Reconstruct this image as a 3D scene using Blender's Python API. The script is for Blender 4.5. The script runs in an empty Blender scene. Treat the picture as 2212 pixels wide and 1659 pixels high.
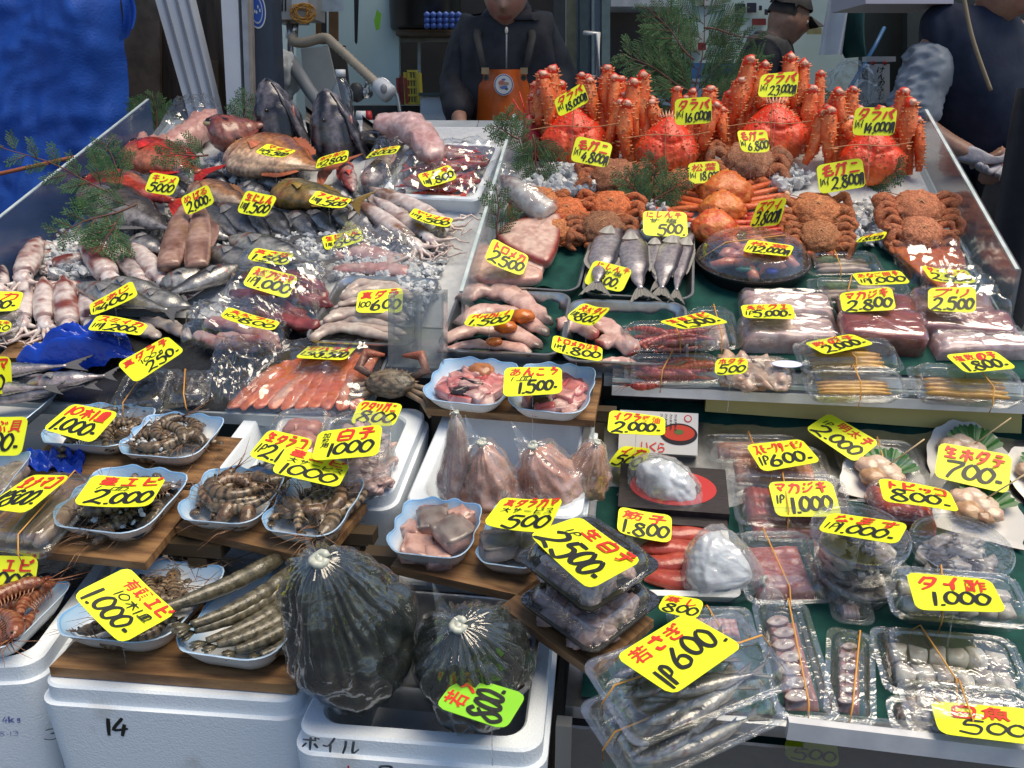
import bpy, bmesh, math, random
from mathutils import Vector, Matrix, noise as mnoise
R = math.radians
V = Vector
rnd = random.Random(7)
SC = bpy.context.scene
COL = SC.collection

# ---------------------------------------------------------------- camera, world, light
PITCH, FOC = R(18.5), 1840.0
CAMP = V((0, 0, 1.5))
cd = bpy.data.cameras.new('camera')
cd.sensor_width = 36; cd.lens = 36 * FOC / 2212; cd.clip_end = 200; cd.clip_start = .02
cam = bpy.data.objects.new('camera', cd); COL.objects.link(cam)
cam.location = CAMP; cam.rotation_euler = (R(90) - PITCH, 0, 0)
SC.camera = cam
SUN_EL, SUN_AZ = R(70), R(100)          # azimuth measured from +Y towards +X
w = bpy.data.worlds.new('World'); SC.world = w; w.use_nodes = True
nt = w.node_tree
sky = nt.nodes.new('ShaderNodeTexSky'); sky.sky_type = 'NISHITA'; sky.sun_disc = False
sky.sun_elevation = SUN_EL; sky.sun_rotation = SUN_AZ
nt.links.new(sky.outputs[0], nt.nodes['Background'].inputs[0])
nt.nodes['Background'].inputs[1].default_value = .118
sl = bpy.data.lights.new('sun', 'SUN'); sl.energy = 3.3; sl.angle = R(44); sl.color = (1, .86, .65)
so = bpy.data.objects.new('sun', sl); COL.objects.link(so)
sd = V((math.sin(SUN_AZ) * math.cos(SUN_EL), math.cos(SUN_AZ) * math.cos(SUN_EL), math.sin(SUN_EL)))
so.rotation_euler = sd.to_track_quat('Z', 'Y').to_euler()
so.location = (0, 0, 6)
vs = SC.view_settings
vs.view_transform = 'Standard'; vs.look = 'None'; vs.exposure = 0.46; vs.gamma = 1; vs.use_curve_mapping = False
SC.cycles.transparent_max_bounces = 32
SC.cycles.max_bounces = 8
SC.cycles.caustics_reflective = False; SC.cycles.caustics_refractive = False
SC.cycles.sample_clamp_indirect = 6

# ---------------------------------------------------------------- where things stand
YAW = R(8)                             # the stall front runs a little towards the viewer on the right
UD = V((math.cos(YAW), -math.sin(YAW), 0)); VD = V((math.sin(YAW), math.cos(YAW), 0)); ZD = V((0, 0, 1))
def ray(px, py):
 x = (px - 1106) / FOC; y = (829.5 - py) / FOC
 c, s = math.cos(PITCH), math.sin(PITCH)
 return V((x, c + y * s, -s + y * c))
def aty(px, py, Y):
 r = ray(px, py); return CAMP + r * (Y / r.y)
def prof(anch):
 pts = []
 for px, py, Y in anch:
  p = aty(px, py, Y); pts.append((p.dot(VD), p.z))
 return pts
PU = prof([(1500, 820, 1.50), (1300, 560, 1.94), (1500, 330, 2.40), (1500, 288, 2.49)])
PL = prof([(1950, 1590, .87), (1950, 1000, 1.40), (1950, 930, 1.475)])
SURF = {'U': PU, 'L': PL}
def sz(s, v):
 if not isinstance(s, str): return s, 0.0
 P = SURF[s]
 i = 0
 while i < len(P) - 2 and v > P[i + 1][0]: i += 1
 (a, za), (b, zb) = P[i], P[i + 1]
 k = (zb - za) / (b - a)
 return za + (v - a) * k, k
def hit(px, py, s, lift=0.0):
 r = ray(px, py)
 if not isinstance(s, str):
  return CAMP + r * ((s + lift - 1.5) / r.z)
 lo, hi = .3, 6.0
 t = lo
 while t < hi:
  p = CAMP + r * t
  if p.z < sz(s, p.dot(VD))[0] + lift: break
  t += .05
 a, b = t - .05, t
 for _ in range(24):
  m = (a + b) / 2; p = CAMP + r * m
  if p.z < sz(s, p.dot(VD))[0] + lift: b = m
  else: a = m
 return CAMP + r * a
_m = hit(480, 893, 'U')
SURF['M'] = [prof([(600, 1212, 1.08)])[0], (_m.dot(VD) - .002, _m.z - .012)]
SURF['MM'] = [(v, z + .03) for v, z in SURF['M']]
FZ = .78                                # rim height of the front row of foam boxes
def nrm(p, s):
 k = sz(s, p.dot(VD))[1]
 return (ZD - VD * k).normalized()
def frame(o, x, z):
 z = z.normalized(); x = (x - z * x.dot(z)).normalized(); y = z.cross(x)
 M = Matrix.Identity(4)
 for i in range(3): M[i][0] = x[i]; M[i][1] = y[i]; M[i][2] = z[i]; M[i][3] = o[i]
 return M
def axis(p0, p1, s, lift=0.0, roll=0.0):
 a, b = hit(*p0, s, lift), hit(*p1, s, lift)
 m = (a + b) / 2
 n = nrm(m, s)
 M = frame(m, b - a, n)
 if roll: M = M @ Matrix.Rotation(roll, 4, 'X')
 return M, (b - a).length
def rectfit(q, s, lift=0.0):            # q = image corners front-left, front-right, back-right, back-left
 a, b, c, d = [hit(*p, s, lift) for p in q]
 m = (a + b + c + d) / 4
 x = (b - a + c - d) / 2; y = (d - a + c - b) / 2
 n = nrm(m, s); wd, dp = x.length, y.length
 # keep it a true rectangle: share the skew between both axes
 x.normalize(); y.normalize()
 e = (x + y).normalized(); f = n.cross(e)
 xx = (e - f).normalized()
 return frame(m - n * lift, xx, n), wd, dp
def lerp(a, b, t): return a + (b - a) * t
def mix(a, b, t): t = max(0, min(1, t)); return tuple(a[i] + (b[i] - a[i]) * t for i in range(3))
def nz(x, y=0., z=0.): return mnoise.noise(V((x, y, z)))

# ---------------------------------------------------------------- meshes
_ico = {}
def ico(n):
 if n not in _ico:
  bm = bmesh.new(); bmesh.ops.create_icosphere(bm, subdivisions=n, radius=1)
  bm.verts.ensure_lookup_table()
  _ico[n] = ([v.co.copy() for v in bm.verts], [[v.index for v in f.verts] for f in bm.faces]); bm.free()
 return _ico[n]
class B:
 def __init__(s): s.v = []; s.f = []; s.c = []
 def add(s, vs, fs, col=(1, 1, 1)):
  o = len(s.v); s.v += [V(p) for p in vs]
  s.f += [[i + o for i in f] for f in fs]
  s.c += list(col) if isinstance(col, list) else [col] * len(vs)
 def loft(s, rings, col=(1, 1, 1), cap=True, closed=True):
  n = len(rings[0]); vs = [p for r in rings for p in r]; fs = []
  cols = col if not isinstance(col, list) else [c for r in col for c in r]
  for i in range(len(rings) - 1):
   for j in range(n if closed else n - 1):
    k = (j + 1) % n
    fs.append([i * n + j, i * n + k, (i + 1) * n + k, (i + 1) * n + j])
  if cap and closed:
   fs.append(list(range(n))[::-1]); fs.append([(len(rings) - 1) * n + j for j in range(n)])
  s.add(vs, fs, cols)
 def tube(s, pts, rad, col=(1, 1, 1), n=8, flat=1.0, up=ZD, colf=None):
  pts = [V(p) for p in pts]; rings = []; cols = []
  for i, p in enumerate(pts):
   t = (pts[min(i + 1, len(pts) - 1)] - pts[max(i - 1, 0)])
   t = t.normalized() if t.length > 1e-9 else V((1, 0, 0))
   a = t.cross(up)
   if a.length < 1e-3: a = t.cross(V((1, 0, 0)))
   a.normalize(); b = a.cross(t)
   r = rad[i] if isinstance(rad, (list, tuple)) else rad
   rings.append([p + a * (r * math.cos(6.28319 * j / n)) + b * (r * flat * math.sin(6.28319 * j / n)) for j in range(n)])
   cols.append([colf(i / max(1, len(pts) - 1), math.sin(6.28319 * j / n)) if colf else col for j in range(n)])
  s.loft(rings, cols)
 def blob(s, c, r, col=(1, 1, 1), n=2, amp=0., fr=3., rot=None, seed=0., colf=None):
  vs, fs = ico(n); c = V(c)
  r = (r, r, r) if not isinstance(r, (tuple, list)) else r
  out = []; cols = []
  for p in vs:
   k = 1 + amp * nz(p.x * fr + seed, p.y * fr, p.z * fr) if amp else 1
   q = V((p.x * r[0] * k, p.y * r[1] * k, p.z * r[2] * k))
   if rot is not None: q = rot @ q
   out.append(c + q); cols.append(colf(p) if colf else col)
  s.add(out, fs, cols)
 def box(s, lo, hi, col=(1, 1, 1), M=None, taper=0.):
  x0, y0, z0 = lo; x1, y1, z1 = hi
  vs = [V(p) for p in ((x0 + taper, y0 + taper, z0), (x1 - taper, y0 + taper, z0), (x1 - taper, y1 - taper, z0), (x0 + taper, y1 - taper, z0), (x0, y0, z1), (x1, y0, z1), (x1, y1, z1), (x0, y1, z1))]
  if M is not None: vs = [M @ p for p in vs]
  s.add(vs, [[3, 2, 1, 0], [4, 5, 6, 7], [0, 1, 5, 4], [1, 2, 6, 5], [2, 3, 7, 6], [3, 0, 4, 7]], col)
 def grid(s, fn, nx, ny, colf=None, col=(1, 1, 1)):
  vs = [fn(i / nx, j / ny) for j in range(ny + 1) for i in range(nx + 1)]
  cs = [colf(i / nx, j / ny) for j in range(ny + 1) for i in range(nx + 1)] if colf else col
  fs = [[j * (nx + 1) + i, j * (nx + 1) + i + 1, (j + 1) * (nx + 1) + i + 1, (j + 1) * (nx + 1) + i] for j in range(ny) for i in range(nx)]
  s.add(vs, fs, cs)
 def mesh(s, name, mat, smooth=True, angle=None):
  me = bpy.data.meshes.new(name)
  me.from_pydata([tuple(p) for p in s.v], [], s.f)
  if any(c != (1, 1, 1) for c in s.c):
   at = me.color_attributes.new('Col', 'FLOAT_COLOR', 'POINT')
   at.data.foreach_set('color', [x for c in s.c for x in (c[0], c[1], c[2], 1.0)])
  if smooth:
   me.polygons.foreach_set('use_smooth', [True] * len(me.polygons))
   if angle:
    me.set_sharp_from_angle(angle=R(angle))
  if mat: me.materials.append(mat)
  me.update()
  return me
 def part(s, name, mat, parent, smooth=True, angle=None, label=None):
  o = bpy.data.objects.new(name, s.mesh(name, mat, smooth, angle)); COL.objects.link(o); o.parent = parent
  if label: o['label'] = label
  return o
 def solo(s, name, mat, label, cat, M=None, group=None, smooth=True, angle=None, kind=None):
  o = bpy.data.objects.new(name, s.mesh(name, mat, smooth, angle)); COL.objects.link(o)
  if M is not None: o.matrix_world = M
  if label: o['label'] = label
  if cat: o['category'] = cat
  if group: o['group'] = group
  if kind: o['kind'] = kind
  return o
def thing(name, label, cat, M=None, group=None):
 o = bpy.data.objects.new(name, None); COL.objects.link(o); o.empty_display_size = .02
 if M is not None: o.matrix_world = M
 o['label'] = label; o['category'] = cat
 if group: o['group'] = group
 return o
_kids = {}
def kids(o): return [c for c in bpy.data.objects if c.parent == o]
def dup(root, M, label, group=None):
 if root.name not in _kids: _kids[root.name] = [(c, kids(c)) for c in kids(root)]
 r = root.copy(); COL.objects.link(r); r.matrix_world = M; r['label'] = label
 if group: r['group'] = group
 for c, gs in _kids[root.name]:
  d = c.copy(); COL.objects.link(d); d.parent = r
  for g in gs:
   e = g.copy(); COL.objects.link(e); e.parent = d
 return r
def struct(b, name, mat, smooth=False):
 return b.solo(name, mat, None, None, smooth=smooth, kind='structure')

# ---------------------------------------------------------------- materials
def P(name, c1, c2=None, ns=40, lo=.38, hi=.62, rough=.4, bump=0, bs=200, coat=0, sss=0, vcol=False, metal=0, trans=0, det=4, spec=.5, rn=0, stretch=None, ior=1.45):
 m = bpy.data.materials.new(name); m.use_nodes = True
 t = m.node_tree; N = t.nodes; L = t.links; b = N['Principled BSDF']
 b.inputs['Roughness'].default_value = rough; b.inputs['Metallic'].default_value = metal
 b.inputs['Coat Weight'].default_value = coat; b.inputs['Coat Roughness'].default_value = .08
 b.inputs['Specular IOR Level'].default_value = spec; b.inputs['Transmission Weight'].default_value = trans; b.inputs['IOR'].default_value = ior
 if sss:
  b.inputs['Subsurface Weight'].default_value = sss; b.inputs['Subsurface Radius'].default_value = (.012, .006, .004); b.inputs['Subsurface Scale'].default_value = .6
 tc = N.new('ShaderNodeTexCoord'); co = tc.outputs['Object']
 if stretch:
  mp = N.new('ShaderNodeMapping'); mp.inputs['Scale'].default_value = stretch; L.new(co, mp.inputs[0]); co = mp.outputs[0]
 def noise(sc, d=det):
  n = N.new('ShaderNodeTexNoise'); n.inputs['Scale'].default_value = sc; n.inputs['Detail'].default_value = d; L.new(co, n.inputs['Vector']); return n
 src = None
 if vcol:
  a = N.new('ShaderNodeVertexColor'); a.layer_name = 'Col'; src = a.outputs[0]
 if c2 is not None:
  n = noise(ns); rp = N.new('ShaderNodeMapRange'); rp.inputs[1].default_value = lo; rp.inputs[2].default_value = hi; L.new(n.outputs[0], rp.inputs[0])
  mx = N.new('ShaderNodeMix'); mx.data_type = 'RGBA'; L.new(rp.outputs[0], mx.inputs[0])
  if vcol:
   mx.blend_type = 'MULTIPLY'; L.new(src, mx.inputs[6]); mx.inputs[7].default_value = (*c2, 1)
  else:
   mx.inputs[6].default_value = (*c1, 1); mx.inputs[7].default_value = (*c2, 1)
  src = mx.outputs[2]
 if src is not None: L.new(src, b.inputs['Base Color'])
 else: b.inputs['Base Color'].default_value = (*c1, 1)
 if rn:
  n = noise(rn); rp = N.new('ShaderNodeMapRange'); rp.inputs[1].default_value = .35; rp.inputs[2].default_value = .65
  rp.inputs[3].default_value = max(.02, rough - .2); rp.inputs[4].default_value = min(1, rough + .2); L.new(n.outputs[0], rp.inputs[0]); L.new(rp.outputs[0], b.inputs['Roughness'])
 if bump:
  n = noise(bs, 3); bp = N.new('ShaderNodeBump'); bp.inputs['Strength'].default_value = bump; bp.inputs['Distance'].default_value = .004
  L.new(n.outputs[0], bp.inputs['Height']); L.new(bp.outputs[0], b.inputs['Normal'])
 return m
def CLEAR(name, tint=(.96, .97, .97), base=.06, edge=.55, rough=.08, bump=.0, bs=90, haze=.04, hazec=(.8, .82, .85)):
 """thin clear plastic: mostly see-through, sheen growing at grazing angles, a little milky"""
 m = bpy.data.materials.new(name); m.use_nodes = True
 t = m.node_tree; N = t.nodes; L = t.links; N.remove(N['Principled BSDF']); out = N['Material Output']
 tr = N.new('ShaderNodeBsdfTransparent'); tr.inputs[0].default_value = (*tint, 1)
 df = N.new('ShaderNodeBsdfDiffuse'); df.inputs[0].default_value = (*hazec, 1)
 gl = N.new('ShaderNodeBsdfGlossy'); gl.inputs[0].default_value = (1, 1, 1, 1); gl.inputs['Roughness'].default_value = rough
 lw = N.new('ShaderNodeLayerWeight'); lw.inputs[0].default_value = .35
 mr = N.new('ShaderNodeMapRange'); mr.inputs[3].default_value = base; mr.inputs[4].default_value = edge; L.new(lw.outputs['Facing'], mr.inputs[0])
 m1 = N.new('ShaderNodeMixShader'); m1.inputs[0].default_value = haze; L.new(tr.outputs[0], m1.inputs[1]); L.new(df.outputs[0], m1.inputs[2])
 m2 = N.new('ShaderNodeMixShader'); L.new(mr.outputs[0], m2.inputs[0]); L.new(m1.outputs[0], m2.inputs[1]); L.new(gl.outputs[0], m2.inputs[2])
 L.new(m2.outputs[0], out.inputs[0])
 if bump:
  tc = N.new('ShaderNodeTexCoord'); n = N.new('ShaderNodeTexNoise'); n.inputs['Scale'].default_value = bs; n.inputs['Detail'].default_value = 1.6
  n.inputs['Distortion'].default_value = 1.6
  L.new(tc.outputs['Object'], n.inputs['Vector'])
  bp = N.new('ShaderNodeBump'); bp.inputs['Strength'].default_value = bump; bp.inputs['Distance'].default_value = .006
  L.new(n.outputs[0], bp.inputs['Height']); L.new(bp.outputs[0], gl.inputs['Normal']); L.new(bp.outputs[0], lw.inputs['Normal'])
 return m
K = {}
K['clear'] = CLEAR('clear_plastic', base=.06, edge=.5, rough=.09, bump=.15, bs=60, haze=.03)
K['icefilm'] = CLEAR('ice_bag_plastic', base=.05, edge=.35, rough=.16, bump=.5, bs=40, haze=.14)
K['darkfilm'] = CLEAR('dark_bag_plastic', base=.05, edge=.40, rough=.06, bump=.6, bs=30, haze=.016)
K['film'] = CLEAR('cling_film', base=.05, edge=.5, rough=.13, bump=.55, bs=22, haze=.02)
K['bagfilm'] = CLEAR('bag_plastic', base=.05, edge=.40, rough=.07, bump=.7, bs=45, haze=.05)
K['acryl'] = CLEAR('acrylic_sheet', tint=(.90, .92, .93), base=.06, edge=.40, rough=.12, bump=.05, bs=8, haze=.13, hazec=(.55, .60, .66))
K['acrylblue'] = CLEAR('blue_acrylic_sheet', tint=(.50, .58, .70), base=.03, edge=.22, rough=.2, bump=.05, bs=8, haze=.58, hazec=(.055, .095, .20))
K['edge'] = P('acrylic_edge', (.55, .62, .62), (.4, .48, .48), 30, rough=.25)
K['yellow'] = P('yellow_card', (.80, .86, .02), (.76, .83, .02), 15, rough=.5)
K['green'] = P('green_card', (.25, .62, .03), (.22, .56, .03), 15, rough=.5)
K['red'] = P('red_marker', (.62, .035, .02), rough=.5)
K['black'] = P('black_marker', (.012, .014, .013), rough=.5)
K['foam'] = P('polystyrene_foam', (.68, .74, .80), (.40, .38, .34), 13, lo=.60, hi=.84, det=9,  rough=.65, bump=.25, bs=350)
K['wood'] = P('plywood', (.27, .15, .065), (.12, .062, .03), 9, rough=.45, bump=.2, bs=60, stretch=(1.2, 9, 4), rn=20)
K['steel'] = P('steel_tray', (.50, .51, .52), (.42, .43, .44), 60, rough=.28, metal=.9)
K['liner'] = P('green_paper', (.010, .065, .055), (.007, .045, .04), 30, rough=.7, bump=.6, bs=25, spec=.15)
K['flesh'] = P('wet_flesh', (1, 1, 1), (.72, .62, .62), 55, rough=.28, vcol=True, sss=.25, bump=.25, bs=120, coat=.25)
K['skin'] = P('fish_skin', (1, 1, 1), (.55, .55, .58), 90, rough=.26, vcol=True, bump=.2, bs=260, coat=.4, det=6)
K['silver'] = P('silver_fish_skin', (1, 1, 1), (.62, .62, .66), 110, rough=.28, vcol=True, metal=.45, bump=.2, bs=300, coat=.3, det=6)
K['crab'] = P('crab_shell', (1, 1, 1), (.90, .70, .62), 45, rough=.42, vcol=True, bump=.6, bs=140, coat=.1, det=6)
K['hairy'] = P('hairy_crab_shell', (1, 1, 1), (.55, .40, .34), 230, rough=.62, vcol=True, bump=.9, bs=420, det=6)
K['prawn'] = P('prawn_shell', (1, 1, 1), (.6, .55, .5), 160, rough=.22, vcol=True, coat=.3, bump=.3, bs=300)
K['eye'] = P('eye_black', (.006, .006, .008), rough=.08, coat=.6)
K['vc'] = P('coloured_plastic', (1, 1, 1), vcol=True, rough=.4)
K['mattevc'] = P('matte_surface', (1, 1, 1), (.8, .8, .8), 25, vcol=True, rough=.7)
K['ice'] = P('crushed_ice', (.90, .92, .94), (.78, .82, .86), 60, rough=.1, trans=.42, bump=.3, bs=120, ior=1.31)
K['leaf'] = P('cypress_leaf', (.06, .15, .045), (.025, .08, .028), 30, rough=.45)
K['leaf2'] = P('perilla_leaf', (.03, .13, .03), (.02, .09, .02), 60, rough=.4)
K['twig'] = P('twig_bark', (.12, .06, .04), rough=.7)
K['band'] = P('rubber_band', (.62, .30, .06), rough=.45)
K['dish'] = P('foam_dish', (1, 1, 1), vcol=True, rough=.35, bump=.15, bs=240)
K['blackplas'] = P('black_plastic', (.010, .011, .012), rough=.22, coat=.2)
K['white'] = P('white_plastic', (.72, .73, .73), (.66, .67, .68), 20, rough=.4)
K['alu'] = P('aluminium', (.78, .79, .80), (.66, .67, .70), 25, rough=.3, metal=.25)
K['mixwhite'] = P('white_paint', (.62, .64, .68), (.54, .56, .62), 6, rough=.45)
# ---------------------------------------------------------------- lettering and price cards
STK = {
'0':'59 17 04 22 62 95 97 59','1':'69 40','2':'17 49 88 75 32 00 41 90','3':'18 59 87 45 85 71 30 01','4':'69 03 94|76 50','5':'39 26 66 84 60 01|39 99','6':'69 25 12 31 51 72 74 55 24','7':'18 98 54 30','8':'88 49 27 55 82 50 12 45 87','9':'87 58 25 54 87 98 60','.':'41 50','-':'13 73','P':'10 39 88 75 24','g':'76 35 42 86 70 20',
'ア':'18 88 64|57 54 20','イ':'79 44 14|55 50','エ':'28 78|58 51|11 91','カ':'17 87 81 60|49 46 10','ガ':'17 77 71 50|39 36 10|79 87|89 97','キ':'17 88|14 95|49 60','ク':'49 15|38 88 63 20','コ':'18 88 81|11 91','サ':'17 97|39 34|69 65 30','ジ':'28 47|14 34|11 52 96|68 77|89 98','ス':'18 78 54 10|54 90','ズ':'18 68 44 10|54 90|79 87|99 97','タ':'49 14|48 88 63 20|34 64','ダ':'39 14|38 78 53 10|34 64|79 88|89 98','テ':'28 78|15 95|55 52 20','ト':'39 30|36 74','ナ':'16 96|59 54 20','ニ':'27 77|11 91','ハ':'37 11|67 91','バ':'37 11|57 91|78 86|89 97','パ':'37 11|57 91|88 87','ヒ':'29 22 31 91|25 85','ビ':'29 22 31 91|25 75|78 86|89 97','ブ':'18 78 53 10|79 87|99 97','ホ':'17 97|59 50|35 12|75 92','ボ':'17 87|59 50|35 12|75 92|79 88|99 98','マ':'18 88 54|36 62','メ':'79 54 10|26 82','モ':'28 88|15 95|48 42 61 91','ヤ':'16 97 75|39 50','ラ':'29 79|16 86 63 30','リ':'28 24|78 74 40','ル':'29 25 10|69 61 94','レ':'29 21 95','ロ':'18 11|18 88 81|11 81','ワ':'18 15|18 88 64 30','ン':'28 46|11 52 96','ッ':'25 33|55 63|85 82 50','ー':'15 95',
'円':'18 10|18 88 80|58 54|14 84','に':'29 20|47 87|42 51 91','し':'39 31 50 83','ん':'59 10 34 55 61 80 93','の':'58 30 12 37 78 95 72 50','こ':'28 78|23 31 81','う':'39 68|26 76 74 40','さ':'17 87|59 74|23 31 61','ば':'29 20|47 97|79 72 50 42 52 92|88 87|99 97','す':'17 97|69 63 44 53 63 40','ま':'28 88|25 85|59 51 21 32 82','な':'17 57|49 13|77 95|64 61 31 42 82','き':'17 88|15 86|39 73|23 31 71','べ':'14 47 92|78 86|89 97',
'生':'29 15|27 87|24 84|11 91|58 51','子':'28 78 56|15 95|56 51 30','毛':'78 27|16 86|13 94|47 41 61 91 93','白':'59 47|27 20|27 87 80|23 83|20 80','大':'16 96|59 54 10|54 90','天':'28 78|15 95|58 54 10|54 90','本':'17 97|59 50|57 12|57 92','干':'28 78|15 95|58 50','甘':'16 96|39 31|69 61|31 61|34 64','皿':'28 21|28 78 71|48 41|58 51|01 91','車':'18 88|26 76 73 23 26|24 74|11 91|59 50'}
WID = {'0':.66,'1':.36,'.':.26,'-':.5,' ':.35,'4':.7,'円':.5,'g':.6,'P':.6}
def catmull(pts, k):
 if len(pts) == 2: return [pts[0].lerp(pts[1], i / k) for i in range(k + 1)]
 o = []; n = len(pts)
 closed = (pts[0] - pts[-1]).length < 1e-6
 for i in range(n - 1):
  a = pts[i - 1] if i else (pts[-2] if closed else pts[0]); b, c = pts[i], pts[i + 1]
  d = pts[i + 2] if i + 2 < n else (pts[1] if closed else pts[-1])
  for j in range(k):
   t = j / k
   o.append(.5 * ((2 * b) + (c - a) * t + (2 * a - 5 * b + 4 * c - d) * t * t + (3 * b - a - 3 * c + d) * t ** 3))
 o.append(pts[-1]); return o
_glyph = {}
def glyph(ch):
 if ch not in _glyph:
  c = bpy.data.curves.new('glyph', 'FONT'); c.body = ch; c.offset = .018; c.resolution_u = 2
  o = bpy.data.objects.new('glyph', c); COL.objects.link(o)
  me = bpy.data.meshes.new_from_object(o.evaluated_get(bpy.context.evaluated_depsgraph_get()))
  vs = [v.co.copy() for v in me.vertices]; fs = [list(p.vertices) for p in me.polygons]
  bpy.data.objects.remove(o); bpy.data.curves.remove(c); bpy.data.meshes.remove(me)
  if vs:
   x0 = min(p.x for p in vs); x1 = max(p.x for p in vs); y0 = min(p.y for p in vs); y1 = max(p.y for p in vs)
   vs = [V(((p.x - x0) / max(.05, x1 - x0) * .92 + .04, (p.y - y0) / max(.05, y1 - y0) * .95, 0)) for p in vs]
  _glyph[ch] = (vs, fs)
 return _glyph[ch]
def lettering(b, text, rect, bend, width=.1, slant=.12, rr=rnd, zoff=.0009):
 """write text with a brush into rect=(x0,y0,x1,y1) of the card; bend maps (x, y, height) to the card's surface"""
 x0, y0, x1, y1 = rect
 tot = sum(WID.get(c, .95) for c in text); ux = (x1 - x0) / tot; uy = y1 - y0
 x = x0; zz = zoff
 wb = width * min(uy, ux * 1.6)
 for ch in text:
  wd = WID.get(ch, .95); cw = wd * ux
  jy = rr.uniform(-.05, .05) * uy; js = rr.uniform(.92, 1.04)
  sm = ch in '.'
  if ch in STK:
   for st in STK[ch].split('|'):
    pts = [V((int(q[0]) / 9, int(q[1]) / 9, 0)) for q in st.split()]
    pts = [V((x + (p.x * .86 + .07 + slant * (p.y - .5)) * cw, y0 + jy + p.y * uy * js, 0)) for p in pts]
    pts = catmull(pts, 5 if len(pts) > 2 else 3)
    le, ri = [], []
    for i, p in enumerate(pts):
     t = pts[min(i + 1, len(pts) - 1)] - pts[max(0, i - 1)]
     if t.length < 1e-9: t = V((1, 0, 0))
     t.normalize(); nn = V((-t.y, t.x, 0))
     ang = math.atan2(t.y, t.x)
     ww = wb * (.62 + .5 * abs(math.sin(ang - .5))) * (1 - .25 * (i / len(pts)))
     if i == 0 or i == len(pts) - 1: ww *= .8
     le.append(p + nn * ww * .5); ri.append(p - nn * ww * .5)
    n = len(pts); vs = []
    for i, (l, r_) in enumerate(zip(le, ri)):
     h = zz + .0001 * i / n
     vs += [bend(l.x, l.y, h), bend(r_.x, r_.y, h)]
    b.add(vs, [[2 * i + 1, 2 * i + 3, 2 * i + 2, 2 * i] for i in range(n - 1)])
    zz += .00012
  elif ch != ' ':
   vs, fs = glyph(ch)
   b.add([bend(x + (p.x * .95 + slant * (p.y - .5)) * cw, y0 + jy + p.y * uy * js, zz) for p in vs], fs)
   zz += .00005
  x += cw
CO = [0, 820, 1640, 2444]; RO = [0, 600, 1200, 1800]; CS = [.373747, .373747, .373747, .390662]
def crop(rc, x, y):
 r, c = int(rc[0]), int(rc[1]); k = .677696
 return ((CO[c] + x * CS[r]) * k, (RO[r] + y * CS[r]) * k)
def fit_card(q, C):
 """the plane through C on which the four image corners come nearest to a real card of usual size"""
 best = None
 rs = [ray(*p) for p in q]
 view = (CAMP - C).normalized()
 az0 = math.atan2(view.y, view.x)
 dep = (C - CAMP).length
 for ti in range(2, 88, 5):
  for ai in range(-60, 61, 10):
   a = az0 + R(ai)
   n = V((math.cos(a) * math.sin(R(ti)), math.sin(a) * math.sin(R(ti)), math.cos(R(ti))))
   if n.dot(view) < .22: continue
   pt = [CAMP + r * ((C - CAMP).dot(n) / r.dot(n)) for r in rs]
   if any(r.dot(n) > -.03 for r in rs): continue
   a_, b_, c_, d_ = pt
   t, bt, l, r_ = b_ - a_, c_ - d_, a_ - d_, b_ - c_
   x = (t + bt) / 2; y = (l + r_) / 2
   wd, ht = x.length, y.length
   cost = (t - bt).length / wd + (l - r_).length / ht + 2 * abs(x.normalized().dot(y.normalized()))
   cost += .9 * abs(math.log(wd / ht / 1.38)) + .25 * abs(math.log(wd * ht / (.118 * .086))) + .0015 * abs(ai) + .002 * abs(ti - 50)
   if best is None or cost < best[0]: best = (cost, n, x, y, sum(pt, V()) / 4)
 _, n, x, y, m = best
 wd, ht = x.length, y.length
 xn, yn = x.normalized(), y.normalized()
 s = (xn + yn).normalized(); d = (xn - yn).normalized()
 xx, yy = (s + d).normalized(), (s - d).normalized()
 return frame(m, xx, xx.cross(yy)), wd, ht
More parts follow.
